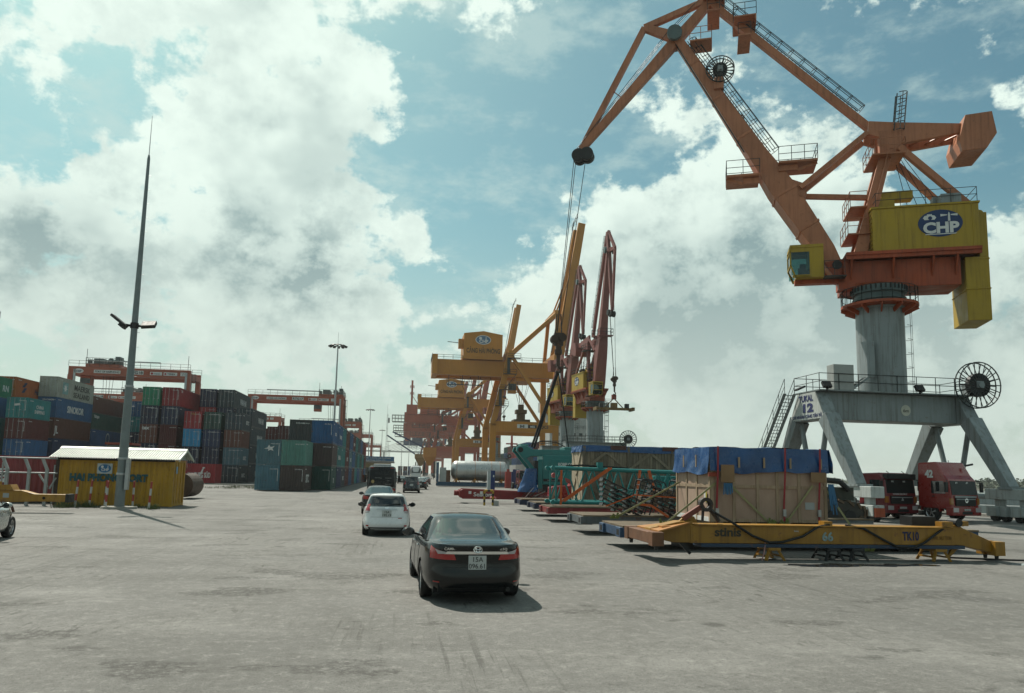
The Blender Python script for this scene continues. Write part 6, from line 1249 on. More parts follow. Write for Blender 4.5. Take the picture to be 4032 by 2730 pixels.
# ------------------------------------------------------------------ roll trailers on the right
def roll_trailer(y0, x0, L, col, label, pockets=True, z=.75, W=2.5, th=.34):
    """flat trailer lying along X, left end at x0, near edge at y0"""
    t = thing('roll_trailer', label, 'trailer', (x0, y0, 0), 0, 'roll trailers parked side by side'); m = mat('trailer_'+col, {'blue': (.035, .085, .17), 'navy': (.02, .035, .08), 'red': (.28, .035, .035), 'grey': (.13, .15, .16)}[col], .55, streak=.3, rust=.5, var=.2)
    for y in (.04, W-.14): MB().bx(.15, L, y, y+.1, z-th, z-.06).build('side_rail', m, t)
    MB().bx(.05, .16, .02, W-.02, z-th, z-.06).build('end_beam', m, t, bevel=.01)
    for y in (.0, W-.5): MB().bx(-.03, .42, y+.0, y+.5, z-th-.02, z-.055).build('corner_pocket', m, t, bevel=.015); MB().bx(-.035, -.028, y+.12, y+.38, z-th+.05, z-.12).build('pocket_opening', m_under, t)
    dk = mat('deck_board', (.22, .17, .11), .8, var=.3, vs=1.5, grain=(2.5, (.25, 9, 1), (.55, .5, .45)))
    k = 9
    for i in range(k): MB().bx(.06, L, W*i/k+.008, W*(i+1)/k-.008, z-.055, z-.006*(i % 2)).build('deck_plank', dk, t)
    for i in range(5): MB().bx(1.5+i*(L-3)/4-.08, 1.5+i*(L-3)/4+.08, .15, W-.15, z-th, z-.06).build('cross_member', m, t)
    for yy in (.5, W-.5):
        for xx in (L-2.6, L-1.7): MB().tube((xx, yy-.25, .26), (xx, yy+.25, .26), .26, 16).build('tyre', m_black, t)
    MB().bx(L-3.2, L-1.2, .7, W-.7, .3, z-th).build('axle_frame', m_dark, t); MB().bx(2.3, 2.6, .6, W-.6, 0, z-th).build('support_leg', m_dark, t)
    return t
roll_trailer(22.4, 6.6, 12.2, 'blue', 'blue-framed roll trailer under the plywood crate, nearest of the row')
roll_trailer(28.2, 6.75, 12.2, 'grey', 'grey roll trailer carrying the black racks, second of the row')
roll_trailer(35.4, 6.85, 12.2, 'red', 'red roll trailer carrying the teal lattice boom')
roll_trailer(40.2, 7.0, 12.2, 'navy', 'dark blue roll trailer under the slatted timber crate')
roll_trailer(45.3, 7.0, 12.2, 'navy', 'dark blue roll trailer fifth in the row, behind the timber crate')
def seacom():
    t = thing('gooseneck_trailer', 'red gooseneck trailer lettered Seacom behind the yellow hoop', 'trailer', (4.0, 55.4, 0)); m = mat('seacom_red', (.27, .022, .022), .5, streak=.25, rust=.2, var=.12)
    for y in (.05, 2.35): MB().prism([(.2, .35), (0, .55), (0, .95), (.25, 1.08), (4.8, .95), (14, .9), (14, .5), (4.8, .35)], y, y+.16).build('side_beam', m, t, bevel=.02)
    MB().bx(.1, .35, .21, 2.35, .45, 1.0).build('end_beam', m, t); MB().bx(4.8, 14, .2, 2.36, .75, .9).build('deck', mat('deck_steel', (.10, .08, .07), .7, rust=.5), t); MB().tube((-.35, 1.25, .75), (.05, 1.25, .75), .2, 14).build('coupling_pin', m, t); MB().bx(0.0, .12, .6, 1.9, .5, 1.0).build('coupling_plate', m, t)
    text('Seacom', t, m_white, (1.75, .045, .55), (1, 0, 0), (0, 0, 1), .42, bold=.02, width=1.45); text('ĐKĐ MOÓC 3', t, mat('pink_lettering', (.45, .2, .2), .6), (6.2, .045, .55), (1, 0, 0), (0, 0, 1), .3, width=1.4)
    for x in (.75, 1.6): MB().bx(x-.1, x+.1, .035, .05, .72, .92).build('hazard_patch', m_white, t)
    for xx in (11, 12.3): MB().tube((xx, .4, .4), (xx, 2.2, .4), .4, 16).build('tyre', m_black, t)
    MB().bx(9, 9.3, .5, 2.1, 0, .5).build('support_leg', m_dark, t)
seacom()

# ------------------------------------------------------------------ plywood crate with blue tarpaulin
m_ply = mat('plywood', (.52, .375, .285), .75, var=.16, vs=.9, grain=(1.6, (1, 1, .25), (.75, .70, .66)), streak=.12, bump=.05)
m_batten = mat('crate_batten', (.46, .35, .24), .75, var=.2, vs=1.5, grain=(3, (6, 6, .5), (.7, .64, .58)))
m_tarp = mat('blue_tarpaulin', (.010, .075, .235), .32, var=.25, vs=1.1, bump=.6, bs=5, spec=.5)
def tarp_sheet(name, parent, fn, nu, nv, m=None, th=.0):
    b = MB(); b.quadgrid(fn, nu, nv); return b.build(name, m or m_tarp, parent, smooth=True)
import mathutils
def nz(x, y, z=0): return mathutils.noise.noise(Vector((x, y, z)))
def tarp_box(t, x0, x1, y0, y1, zt, drop, seed=0, over=.05, wob=.06):
    """tarpaulin thrown over a box: top sheet and four hanging skirts with an uneven hem and folds"""
    def hem(a): return drop*(1+.14*nz(a*.7+seed, seed*1.7)+.04*nz(a*2.2, seed+4))
    def fold(a, v): return over+v*wob*(1.0+nz(a*2.3+seed, v*1.2)*1.3)+.02*nz(a*5, v*2+seed)
    def top(u, v): x = x0-over+(x1-x0+2*over)*u; y = y0-over+(y1-y0+2*over)*v; return (x, y, zt+.03+.05*nz(x*1.7+seed, y*1.7)+.02*nz(x*5, y*5))
    tarp_sheet('tarpaulin_top', t, top, 50, 30)
    P = [('tarpaulin_skirt', lambda u, v: (x0-over+(x1-x0+2*over)*u, y0-fold(u*(x1-x0), v), zt+.03+.03*nz(u*5, 1)*(1-v)-hem(u*(x1-x0)+1)*v)),
         ('tarpaulin_skirt', lambda u, v: (x0-fold(u*(y1-y0)+9, v), y1+over-(y1-y0+2*over)*u, zt+.03-hem(u*(y1-y0)+7)*1.05*v)),
         ('tarpaulin_skirt', lambda u, v: (x1+fold(u*(y1-y0)+5, v)*2.2, y0-over+(y1-y0+2*over)*u, zt+.03-hem(u*(y1-y0)+3)*v)),
         ('tarpaulin_skirt', lambda u, v: (x0-over+(x1-x0+2*over)*u, y1+fold(u*(x1-x0)+2, v), zt+.03-hem(u*(x1-x0)+2)*v))]
    for nm, fn in P: tarp_sheet(nm, t, fn, 60, 12)
def strap(b, pts, w=.07, up=(0, 0, 1), th=.008):
    for p, q in zip(pts, pts[1:]): b.beam(p, q, w, th, up=up)
m_str = mat('yellow_strap', (.34, .34, .16), .6, var=.15); m_rstr = mat('red_strap', (.36, .03, .04), .6, var=.1); m_ostr = mat('orange_strap', (.62, .12, .02), .6, var=.1); m_gstr = mat('green_strap', (.16, .20, .05), .6, var=.2)
def crate():
    x0, x1, y0, y1, z0, z1 = 9.6, 13.55, 22.62, 25.6, .90, 3.20
    t = thing('plywood_crate', 'big plywood crate with a blue tarpaulin over its top', 'crate', (0, 0, 0))
    for k in range(4): MB().bx(x0+.2+k*1.15, x0+.4+k*1.15, y0, y1, .755, z0).build('skid', m_batten, t)
    xs = [x0, x0+.78, x0+1.58, x0+2.25, x0+3.0, x1]
    for a, b_ in zip(xs, xs[1:]):
        for c, d in ((z0, 1.98), (2.06, z1)): MB().bx(a+.012, b_-.012, y0, y0+.03, c, d).build('plywood_panel', m_ply, t)
    ys = [y0+.03, y0+1.1, y0+2.0, y1]
    for a, b_ in zip(ys, ys[1:]):
        for c, d in ((z0, 1.98), (2.06, z1)): MB().bx(x0, x0+.03, a+.012, b_-.012, c, d).build('plywood_panel', m_ply, t)
    MB().bx(x1-.03, x1, y0+.03, y1, z0, z1).build('plywood_panel', m_ply, t); MB().bx(x0+.03, x1-.03, y1-.03, y1, z0, z1).build('plywood_panel', m_ply, t); MB().bx(x0, x1, y0, y1, z1, z1+.03).build('lid_panel', m_ply, t)
    for x in xs[1:-1]: MB().bx(x-.05, x+.05, y0-.03, y0, z0, z1).build('batten', m_batten, t)
    for x in (x0+.04, x1-.04): MB().bx(x-.05, x+.05, y0-.035, y0-.001, z0, z1).build('batten', m_batten, t)
    for a, b_ in zip(xs, xs[1:]): MB().bx(a+.06, b_-.06, y0-.028, y0-.001, 1.97, 2.07).build('batten', m_batten, t); MB().bx(a+.06, b_-.06, y0-.03, y0-.001, z0, z0+.10).build('batten', m_batten, t)
    for y in (y0+.05, y0+1.1, y0+2.0, y1-.05): MB().bx(x0-.03, x0-.001, y-.05, y+.05, z0, z1).build('batten', m_batten, t)
    for a, b_ in zip(ys, ys[1:]): MB().bx(x0-.028, x0-.001, a+.07, b_-.06, 1.97, 2.07).build('batten', m_batten, t); MB().bx(x0-.028, x0-.001, a+.07, b_-.06, z0, z0+.14).build('batten', m_white, t)
    tarp_box(t, x0, x1, y0, y1, z1+.03, .78, 3)
    for x in (x0+.9, x0+1.75, x0+2.65, x1-.25): MB().bx(x-.03, x+.03, y0-.16, y0-.13, 2.62, 2.95).build('timber_lath', m_batten, t)
    for y in (y0+.8, y0+1.9): MB().bx(x0-.17, x0-.14, y-.03, y+.03, 2.62, 3.02).build('timber_lath', m_batten, t)
    MB().bx(x0+.28, x0+.72, y0-.19, y0-.155, 2.15, 2.70).build('cardboard_pad', mat('cardboard', (.30, .19, .10), .85), t); MB().bx(x1-.62, x1-.12, y0-.19, y0-.155, 2.2, 2.52).build('cardboard_pad', MATS['cardboard'], t); MB().bx(x0-.1, x0+.2, y0-.13, y0-.05, 2.32, 2.45).build('cardboard_pad', mat('red_pad', (.3, .06, .03), .8), t)
    nt_ = MB().bx(x1-.75, x1-.43, y0-.012, y0-.004, 1.32, 1.55).build('label_sheet', mat('label_grey', (.42, .46, .46), .5), t); MB().bx(x0-.04, x0-.032, y0+.22, y0+.44, 1.55, 1.85).build('label_sheet', m_white, t)
    b = MB(); b.bx(x0-.045, x0-.041, y0+.20, y0+.30, 1.5, 1.87); b.build('label_edge', mat('label_yellow', (.5, .42, .05), .5), t)
    for x in (x0+.18, x0+2.45, x1-.3):            # red vertical lashings with ratchets
        b = MB(); strap(b, [(x, y0-.2, z1+.08), (x, y0-.17, 2.5), (x, y0-.05, 1.4), (x, y0-.06, .8)], .06, (0, 1, 0)); o = b.build('red_lashing', m_rstr, t); MB().bx(x-.05, x+.05, y0-.1, y0-.05, 1.1, 1.32).build('ratchet', m_steel, o)
    for p, q in (((x0+.15, y0-.06, 2.12), (x0-1.5, y0+.1, .78)), ((x0+.55, y0-.06, 2.15), (x0+2.0, y0-.06, .82)), ((x1-.5, y0-.06, 2.1), (x1-1.5, y0-.06, .82)), ((x0-.02, y1-.3, 2.1), (x0-2.5, y1-.6, .82)), ((x1+.02, y0+.2, 2.1), (x1+1.2, y0-.3, .05))):
        b = MB(); strap(b, [p, q], .062, (0, 1, .2)); o = b.build('yellow_lashing', m_str, t)
        for k in range(6): a = rnd.uniform(0, 3); MB().beam((q[0]-.12+.05*k, q[1]-.03, q[2]), (q[0]-.1+.05*k+rnd.uniform(-.1, .1), q[1]-.05, q[2]+rnd.uniform(.08, .25)), .07, .012, up=(0, 1, 0)).build('strap_tail', m_gstr, o)
    b = MB()
    for k in range(7): b.beam((x0+.38+.04*k, y0-.2, 2.12), (x0+.36+.045*k+rnd.uniform(-.03, .03), y0-.22, 1.85-rnd.random()*.1), .03, .03)
    b.build('blue_rope_bundle', mat('blue_rope', (.05, .18, .35), .7), t)
    b = MB()
    for k in range(9): b.beam((x1+.02+.02*k, y0-.1, 2.15), (x1+.05+.03*k, y0-.15, 1.55-rnd.random()*.4), .03, .03)
    b.build('blue_rope_bundle', MATS['blue_rope'], t)
crate()

# ------------------------------------------------------------------ slatted timber crate behind
def slat_crate():
    x0, x1, y0, y1, z0, z1 = 9.65, 17.5, 40.3, 42.9, .85, 3.9
    t = thing('timber_crate', 'long grey slatted timber crate with a narrow blue tarpaulin along the top', 'crate', (0, 0, 0)); ms = [mat('slat_weathered_%d' % i, c, .85, var=.25, vs=1.2, grain=(3, (5, 5, .35), (.6, .56, .52))) for i, c in enumerate(((.30, .235, .17), (.35, .275, .20), (.25, .20, .15)))]; mp_ = mat('slat_pale', (.50, .42, .30), .8, var=.2)
    x = x0; i = 0
    while x < x1-.05:
        w = rnd.uniform(.13, .21); MB().bx(x+.007, min(x1, x+w)-.007, y0+rnd.uniform(-.006, .006), y0+.03, z0, z1).build('slat', rnd.choice(ms), t); x += w
    y = y0+.03
    while y < y1-.05:
        w = rnd.uniform(.14, .2); MB().bx(x0+rnd.uniform(-.006, .006), x0+.03, y+.012, min(y1, y+w)-.012, z0, z1).build('slat', mp_, t); y += w
    for k in range(3): a = x0+.1+2.55*k; MB().beam((a, y0-.035, 2.6), (a+1.25, y0-.035, 3.55), .14, .05, up=(0, 1, 0)).build('diagonal_brace', ms[1], t); MB().beam((a+1.3, y0-.035, 3.55), (a+2.5, y0-.035, 2.6), .14, .05, up=(0, 1, 0)).build('diagonal_brace', ms[1], t); MB().beam((a, y0-.035, 1.9), (a+1.25, y0-.035, 1.0), .14, .05, up=(0, 1, 0)).build('diagonal_brace', ms[0], t); MB().beam((a+1.3, y0-.035, 1.0), (a+2.5, y0-.035, 1.95), .14, .05, up=(0, 1, 0)).build('diagonal_brace', ms[0], t)
    for k in range(4): a = x0+.02+2.55*k; MB().bx(a, a+.14, y0-.07, y0-.001, z0, z1).build('post', ms[2], t)
    for s_ in (-1, 1): MB().beam((x0-.04, y0+1.3-s_*1.1, z0+.1), (x0-.04, y0+1.3+s_*1.1, z1-.3), .12, .05, up=(1, 0, 0)).build('diagonal_brace', mp_, t)
    MB().bx(x0+.03, x1, y0+.03, y1, z1-.03, z1).build('lid', ms[0], t); MB().bx(x0, x1, y1-.03, y1, z0, z1-.03).build('back_wall', ms[0], t); MB().bx(x1-.03, x1, y0+.03, y1-.03, z0, z1-.03).build('end_wall', ms[0], t)
    tarp_box(t, x0, x1, y0, y1, z1, .34, 11, .04, .03)
    for a in (x0+1.6, x0+4.6): MB().bx(a, a+.9, y0-.10, y0-.07, 3.72, 3.95).build('brown_pad', mat('brown_pad', (.14, .06, .05), .8), t)
slat_crate()

# ------------------------------------------------------------------ teal lattice boom section, black racks
m_teal = mat('teal_paint', (.015, .22, .21), .4, var=.1, vs=1, streak=.12, coat=.2)
def lattice_boom():
    t = thing('lattice_boom', 'teal lattice boom section lashed on the red trailer', 'crane boom', (7.15, 35.7, .88)); L = 9.0; w = 1.5; h0, h1 = 1.72, 1.45
    chord = {}
    for y in (0, w):
        for top in (0, 1):
            p = (0, y, h0 if top else .06); q = (L, y, (h0-.12) if top else .06); chord[(y, top)] = (Vector(p), Vector(q)); o = MB().tube(p, q, .092, 12).build('chord', m_teal, t, smooth=True)
            b = MB(); b.tube((p[0]-.06, y-.09, p[2]), (p[0]-.06, y+.09, p[2]), .11, 14); b.bx(-.14, .02, y-.06, y+.06, p[2]-.06, p[2]+.06); b.build('pin_eye', m_teal, o)
    n = 7
    for y in (0, w):
        a, b_ = chord[(y, 0)], chord[(y, 1)]
        for i in range(n):
            f0, f1, fm = i/n, (i+1)/n, (i+.5)/n; MB().tube(a[0].lerp(a[1], f0+.01), b_[0].lerp(b_[1], fm), .046, 8).build('lacing', m_teal, t); MB().tube(b_[0].lerp(b_[1], fm), a[0].lerp(a[1], f1-.01), .046, 8).build('lacing', m_teal, t)
        MB().tube(a[0]+Vector((.1, 0, 0)), b_[0]+Vector((.1, 0, 0)), .05, 8).build('end_post', m_teal, t)
    for top in (0, 1):
        a, b_ = chord[(0, top)], chord[(w, top)]
        for i in range(n): f0, f1 = i/n, (i+1)/n; MB().tube(a[0].lerp(a[1], f0), b_[0].lerp(b_[1], f1), .032, 6).build('lacing', m_teal, t)
        MB().tube(a[0]+Vector((.1, 0, 0)), b_[0]+Vector((.1, 0, 0)), .045, 8).build('end_tie', m_teal, t)
    MB().bx(2.15, 2.42, -.1, .16, h0+.05, h0+.32).build('sheave_bracket', m_teal, t); MB().path([(.6, .1, h0+.1), (1.4, .1, h0+.16), (2.2, .1, h0+.12), (3.2, .1, h0+.09), (3.8, .1, h0+.05)], .05, 6).build('black_hose', m_black, t)
    for k in (0, .12):
        MB().beam((2.75+k, -.1, h0+.06), (.35+k, -.22, .12), .09, .01, up=(0, 1, 0)).build('orange_lashing', m_ostr, t)
    MB().beam((.32, -.2, h0-.1), (.3, -.22, -.05), .1, .01, up=(0, 1, 0)).build('orange_lashing', m_ostr, t); MB().beam((4.3, -.12, h0-.02), (4.05, -.3, -.05), .14, .01, up=(0, 1, 0)).build('orange_lashing', m_ostr, t); MB().beam((4.75, -.12, h0-.02), (5.2, -.3, -.05), .16, .01, up=(0, 1, 0)).build('orange_lashing', m_ostr, t)
lattice_boom()
t = thing('teal_counterweight', 'low teal steel block lettered Yes beneath the lattice boom', 'steel block', (10.4, 36.6, .78)); MB().bx(0, 3.0, 0, .5, 0, .82).build('block', m_teal, t, bevel=.05); MB().bx(-.12, 0.0, .05, .45, 0, .75).build('end_plate', m_teal, t); text('Yes', t, mat('chalk_mark', (.3, .45, .42), .8), (1.0, -.004, .36), (1, 0, 0), (0, .0, 1), .5)
t = thing('teal_counterweight', 'raised teal steel panel behind the far end of the lattice boom', 'steel block', (13.2, 38.6, .78)); MB().bx(0, 4.2, 0, .5, 0, 1.55).build('block', m_teal, t, bevel=.05); plate(t, 'lettering_field', m_white, (1.6, -.002, .8), (1, 0, 0), (0, 0, 1), [(0, 0), (.9, 0), (.9, .4), (0, .4)], .003); text('TON', t, m_teal, (2.05, -.008, .88), (1, 0, 0), (0, 0, 1), .34, bold=.03)
m_blk = mat('black_steel_paint', (.012, .012, .013), .4, var=.2, spec=.5)
def rack(x, y, z, lean, label):
    t = thing('ladder_rack', label, 'rack', (x, y, z), 0, 'black tubular racks on the grey trailer'); t.rotation_euler = (0, R_(lean), 0); b = MB()
    for yy in (0, .62):
        b.path([(0, yy, 0), (0, yy, 1.35), (.12, yy, 1.48), (.55, yy, 1.48), (.66, yy, 1.35), (.66, yy, .0)], .028, 6)
    b.build('frame', m_blk, t)
    for k in range(7): MB().tube((.33-.30, -.02, .2+.2*k), (.33-.30, .64, .2+.2*k), .02, 6).build('rung', m_blk, t); MB().tube((0, 0 if k % 2 else .62, .2+.2*k), (.66, 0 if k % 2 else .62, .2+.2*k), .02, 6).build('rung', m_blk, t)
    return t
rack(8.95, 28.7, .78, 14, 'left black tubular rack leaning on the grey trailer'); rack(10.45, 28.9, .78, 14, 'right black tubular rack leaning near the plywood crate'); rack(9.75, 30.0, .78, 18, 'black tubular rack behind, between the two front racks')
def track_shoes(x, y, z, label, n=5, tilt=-24):
    t = thing('track_frame', label, 'steel parts', (x, y, z), 0, 'stacks of black steel sections'); 
    for k in range(n):
        b = MB(Matrix.Translation((0, 0, .15+.19*k)) @ Matrix.Rotation(R_(-tilt), 4, 'Y')); b.bx(-.55, .55, 0, .5, -.02, .02); b.bx(-.55, -.50, 0, .5, -.11, .0); b.bx(.5, .55, 0, .5, -.11, .0); b.bx(-.03, .03, 0, .5, -.11, 0); b.build('steel_section', m_blk, t)
track_shoes(8.15, 28.4, .85, 'leftmost stack of tilted black steel sections on the grey trailer', 6); track_shoes(8.75, 28.35, .78, 'second stack of tilted black steel sections, before the left rack', 4); track_shoes(10.1, 28.4, .8, 'third stack of tilted black steel sections, before the right rack', 5)
t = thing('machine_track', 'rusty crawler track pads heaped behind the black racks', 'track', (10.2, 31.4, .78))
for k in range(26): MB(Matrix.Translation((.11*k, 0, .55+.35*math.sin(k*.12))) @ Matrix.Rotation(R_(rnd.uniform(-6, 6)), 4, 'Y')).bx(-.06, .06, 0, .6, -.5, .08).build('track_pad', mat('track_rust', (.16, .11, .07), .8, rust=.5), t)
b = MB(); strap(b, [(7.7, 28.2, 1.1), (8.9, 28.3, 1.55), (11.0, 28.35, 1.45)], .05, (0, 1, 0)); strap(b, [(9.0, 28.1, 1.2), (9.5, 28.1, 1.15), (10.2, 28.1, .72)], .09, (0, 1, 0)); tag(b.build('orange_strap', m_ostr), 'orange lashing straps over the black racks', 'strap')

# ------------------------------------------------------------------ teal machine body on the Seacom trailer
def teal_machine():
    t = thing('crawler_crane_body', 'teal crawler crane upper body lettered KOBELCO on the Seacom trailer', 'machine', (0, 0, 0)); y0, y1 = 55.6, 58.2
    h = MB().bx(10.25, 16.5, y0, y1, 1.5, 3.75).build('engine_house', m_teal, t, bevel=.06); MB().prism([(10.7, 2.5), (13.5, 2.5), (13.5, 3.45), (10.9, 3.45)], y0-.05, y0-.001).build('door_panel', m_teal, h, bevel=.02); MB().bx(10.3, 13.2, y0-.03, y0-.001, 1.75, 1.95).build('dark_band', m_dark, h)
    text('KOBELCO', h, m_white, (12.0, y0-.055, 2.95), (1, 0, 0), (0, 0, 1), .32, bold=.03, width=1.15); text('MASTECH', h, mat('pale_print', (.35, .45, .45), .5), (10.9, y0-.035, 1.79), (1, 0, 0), (0, 0, 1), .13); text('7120', h, MATS['pale_print'], (12.3, y0-.035, 1.79), (1, 0, 0), (0, 0, 1), .16, bold=.03)
    MB().bx(9.65, 10.2, y0+.1, y1-.5, 1.5, 3.3).build('side_cabinet', m_dark, t); MB().bx(9.9, 10.24, y0, y0+.1, 1.2, 3.4).build('side_post', m_teal, t, bevel=.02)
    for y in (y0+.2, y1-.5): MB().prism([(8.3, 4.35), (8.9, 4.45), (9.5, 4.15), (14.0, 4.2), (14.0, 3.7), (9.4, 3.65), (8.9, 3.4), (8.2, 4.0)], y, y+.3).build('gantry_arm', m_teal, t, bevel=.03); MB().beam((8.5, y+.15, 3.9), (10.2, y+.15, 1.9), .22, .26).build('gantry_strut', m_teal, t); MB().tube((8.55, y-.05, 4.1), (8.55, y+.35, 4.1), .2, 14).build('gantry_pin', m_dark, t)
    MB().bx(8.6, 9.2, y0+.6, y1-.6, 4.1, 4.55).build('sheave_block', m_teal, t, bevel=.04); MB().bx(12.0, 12.6, y0+.3, y1-.3, 3.76, 4.4).build('winch_housing', m_teal, t, bevel=.05); MB().path([(9.2, y0+.4, 4.45), (10.2, y0+.5, 4.8), (11.4, y0+.6, 4.75), (12.2, y0+.5, 4.35)], .04, 6).build('black_hose', m_black, t)
    MB().bx(10.3, 16.4, y0+.2, y1-.2, .95, 1.49).build('turntable_frame', m_dark, t)
teal_machine()
t = thing('tarp_bundle', 'machine part wrapped in crumpled blue tarpaulin left of the teal machine', 'bundle', (9.0, 54.9, .95)); b = MB()
b.quadgrid(lambda u, v: ((.75-.35*v+.12*nz(u*6, v*3, 2)+.08*nz(u*14, v*6))*math.cos(6.2832*u)+.25*v, (.6-.25*v+.1*nz(u*5, v*4, 5))*math.sin(6.2832*u), 1.75*v+.06*nz(u*9, v*5)), 40, 14); b.build('wrap', m_tarp, t, smooth=True)
t = thing('red_machine_part', 'glossy red machine housing with a pointed arm before the teal machine', 'machine part', (10.2, 46.0, .78)); rm = mat('glossy_red', (.36, .015, .02), .3, var=.1, coat=.5); MB().prism([(-1.2, .05), (-1.15, .72), (-.5, .80), (.1, .82), (.35, 1.2), (1.1, 1.2), (1.3, .1)], 0, 1.2).build('housing', rm, t, bevel=.05); MB().beam((-.9, .3, 1.45), (.4, .3, .95), .14, .2, .2, .26).build('arm', mat('pink_arm', (.42, .1, .1), .4), t); MB().tube((-.95, .15, 1.45), (-.95, .45, 1.45), .16, 12).build('arm_eye', MATS['pink_arm'], t)
t = thing('lashing_chains', 'heap of dark lashing chains and steel bits on the dark trailer end', 'chains', (7.4, 46.2, .78))
for k in range(9): a = rnd.uniform(-.4, .4); MB().tube((-.2+.12*k, rnd.uniform(-.6, .4), .03), (.5+.12*k, rnd.uniform(-.6, .4), rnd.uniform(.1, .7)), .022, 5).build('chain', m_dark, t)
b = MB().beam((9.0, 45.5, .78), (9.25, 45.5, 1.35), .12, .03, up=(0, 1, 0)); tag(b.build('timber_offcut', mp_ if False else m_batten), 'pale timber offcut leaning against the red housing', 'timber')

# ------------------------------------------------------------------ yellow telescopic spreader in front
m_spr = mat('spreader_yellow', (.40, .20, .02), .5, var=.2, vs=.9, streak=.4, rust=.55); m_rustbrown = mat('rust_brown', (.19, .085, .04), .7, var=.3, rust=.4)
def spreader():
    t = thing('telescopic_spreader', 'yellow telescopic spreader lettered stinis and TK10 standing on trestles', 'spreader', (0, 20.3, 0)); zb, zt = .46, .95
    b = MB().bx(7.9, 16.0, -.26, .26, zb, zt); b.build('main_beam', m_spr, t, bevel=.015); MB().bx(8.0, 16.0, -.32, .32, zt, zt+.03).build('top_flange', m_spr, t); MB().bx(8.2, 16.3, -.30, .30, zb-.10, zb-.004).build('bottom_flange', mat('flange_blue', (.03, .06, .11), .6, rust=.4), t)
    MB().prism([(6.7, .62), (6.75, .86), (7.6, 1.05), (7.98, 1.06), (7.98, .47), (7.4, .47)], -.25, .25).build('left_arm', m_spr, t, bevel=.015); MB().prism([(16.02, .47), (16.02, 1.04), (16.2, 1.04), (16.35, .95), (17.2, .60), (17.36, .58), (17.36, .28), (17.1, .28), (16.3, .45)], -.22, .22).build('right_arm', m_spr, t, bevel=.015)
    for x, z0, z1, m_ in ((6.62, .50, .80, m_rustbrown), (17.38, .22, .57, m_spr)):
        hb = 1.22 if x < 10 else .34
        e = MB().bx(x-.14, x+.14, -hb, hb, z0, z1).build('end_beam', m_, t, bevel=.015)
        for y in (-hb+.12, hb-.12): MB().bx(x-.16, x+.16, y-.16, y+.16, z0-.04, z1+.015).build('corner_casting', m_, e); MB().tube((x, y, z0-.16), (x, y, z0-.04), .05, 10, .06).build('twistlock', m_dark, e)
    MB().add([(6.75, -.95, .80), (6.75, .95, .80), (7.9, .27, 1.0), (7.9, -.27, 1.0), (6.75, -.95, .84), (6.75, .95, .84), (7.9, .27, 1.04), (7.9, -.27, 1.04)], [(0, 3, 2, 1), (4, 5, 6, 7), (0, 1, 5, 4), (1, 2, 6, 5), (2, 3, 7, 6), (3, 0, 4, 7)]).build('gusset_plate', mat('spreader_orange', (.48, .20, .04), .5, var=.2, rust=.3), t)
    MB().bx(7.0, 7.35, -.5, -.1, .86, .93).build('inspection_plate', MATS['spreader_orange'], t)
    for x in (8.0, 16.3): 
        MB().prism([(x-.4, 1.0), (x+.2, 1.0), (x+.1, 1.18), (x-.15, 1.2)], -.05, .05).build('lug', m_spr, t)
    MB().beam((7.75, -.1, 1.12), (8.35, -.1, 1.5), .14, .13, up=(0, 1, 0)).build('flipper_arm', mat('flipper_red', (.2, .05, .03), .6, rust=.5), t); b = MB(); b.lathe([(.10, -.08), (.20, -.08), (.20, .08), (.10, .08)], c=(8.42, -.1, 1.52), axis='y', n=18); b.path([(8.35, -.1, 1.45), (8.32, -.1, 1.05)], .04, 6); b.path([(8.5, -.1, 1.45), (8.72, -.1, 1.2), (8.8, -.1, 1.05)], .07, 6); b.build('flipper_joint', mat('greasy_steel', (.05, .04, .035), .5, .3, rust=.4), t)
    for pts in ([(8.65, -.2, 1.3), (9.1, -.3, 1.05), (9.7, -.34, .68), (10.2, -.34, .50), (10.6, -.34, .52), (11.2, -.34, .68), (11.7, -.3, .95), (12.1, -.2, 1.0)], [(12.6, -.2, 1.0), (13.1, -.3, .92), (13.7, -.34, .6), (14.1, -.34, .42), (14.6, -.34, .38), (15.0, -.34, .55), (15.4, -.3, .8), (15.8, -.2, 1.0)]): MB().path(pts, .035, 8).build('hydraulic_hose', m_black, t, smooth=True)
    MB().bx(11.95, 12.2, -.2, .1, .98, 1.1).build('valve_block', m_spr, t); b = MB().bx(15.6, 15.95, -.3, .0, 1.0, 1.14); b.bx(16.05, 16.5, -.24, .0, 1.02, 1.16); b.build('valve_block', m_spr, t); MB().bx(15.1, 15.9, .35, .9, .98, 1.25).build('power_unit', m_dark, t); MB().tube((16.15, -.3, 1.12), (16.15, .1, 1.12), .12, 12).build('hose_drum', m_dark, t)
    dn = mat('stinis_lettering', (.04, .035, .02), .6, var=.3, vs=6); text('stinis', t, dn, (9.0, -.265, .66), (1, 0, 0), (0, 0, 1), .34, bold=.03, width=.78); text('66', t, mat('pale_blue_print', (.30, .42, .42), .6, var=.4, vs=9), (12.0, -.265, .56), (1, 0, 0), (0, 0, 1), .34, bold=.03); text('TK10', t, mat('tk_navy', (.02, .025, .09), .6, var=.3, vs=6), (14.6, -.265, .60), (1, 0, 0), (0, 0, 1), .34, bold=.03, width=.52); text('SWL 50,7 TON', t, mat('faded_print', (.22, .11, .015), .6), (15.6, -.265, .62), (1, 0, 0), (0, 0, 1), .15, width=.6); text('Stinis', t, m_worn, (11.05, -.265, .80), (1, 0, 0), (0, 0, 1), .07)
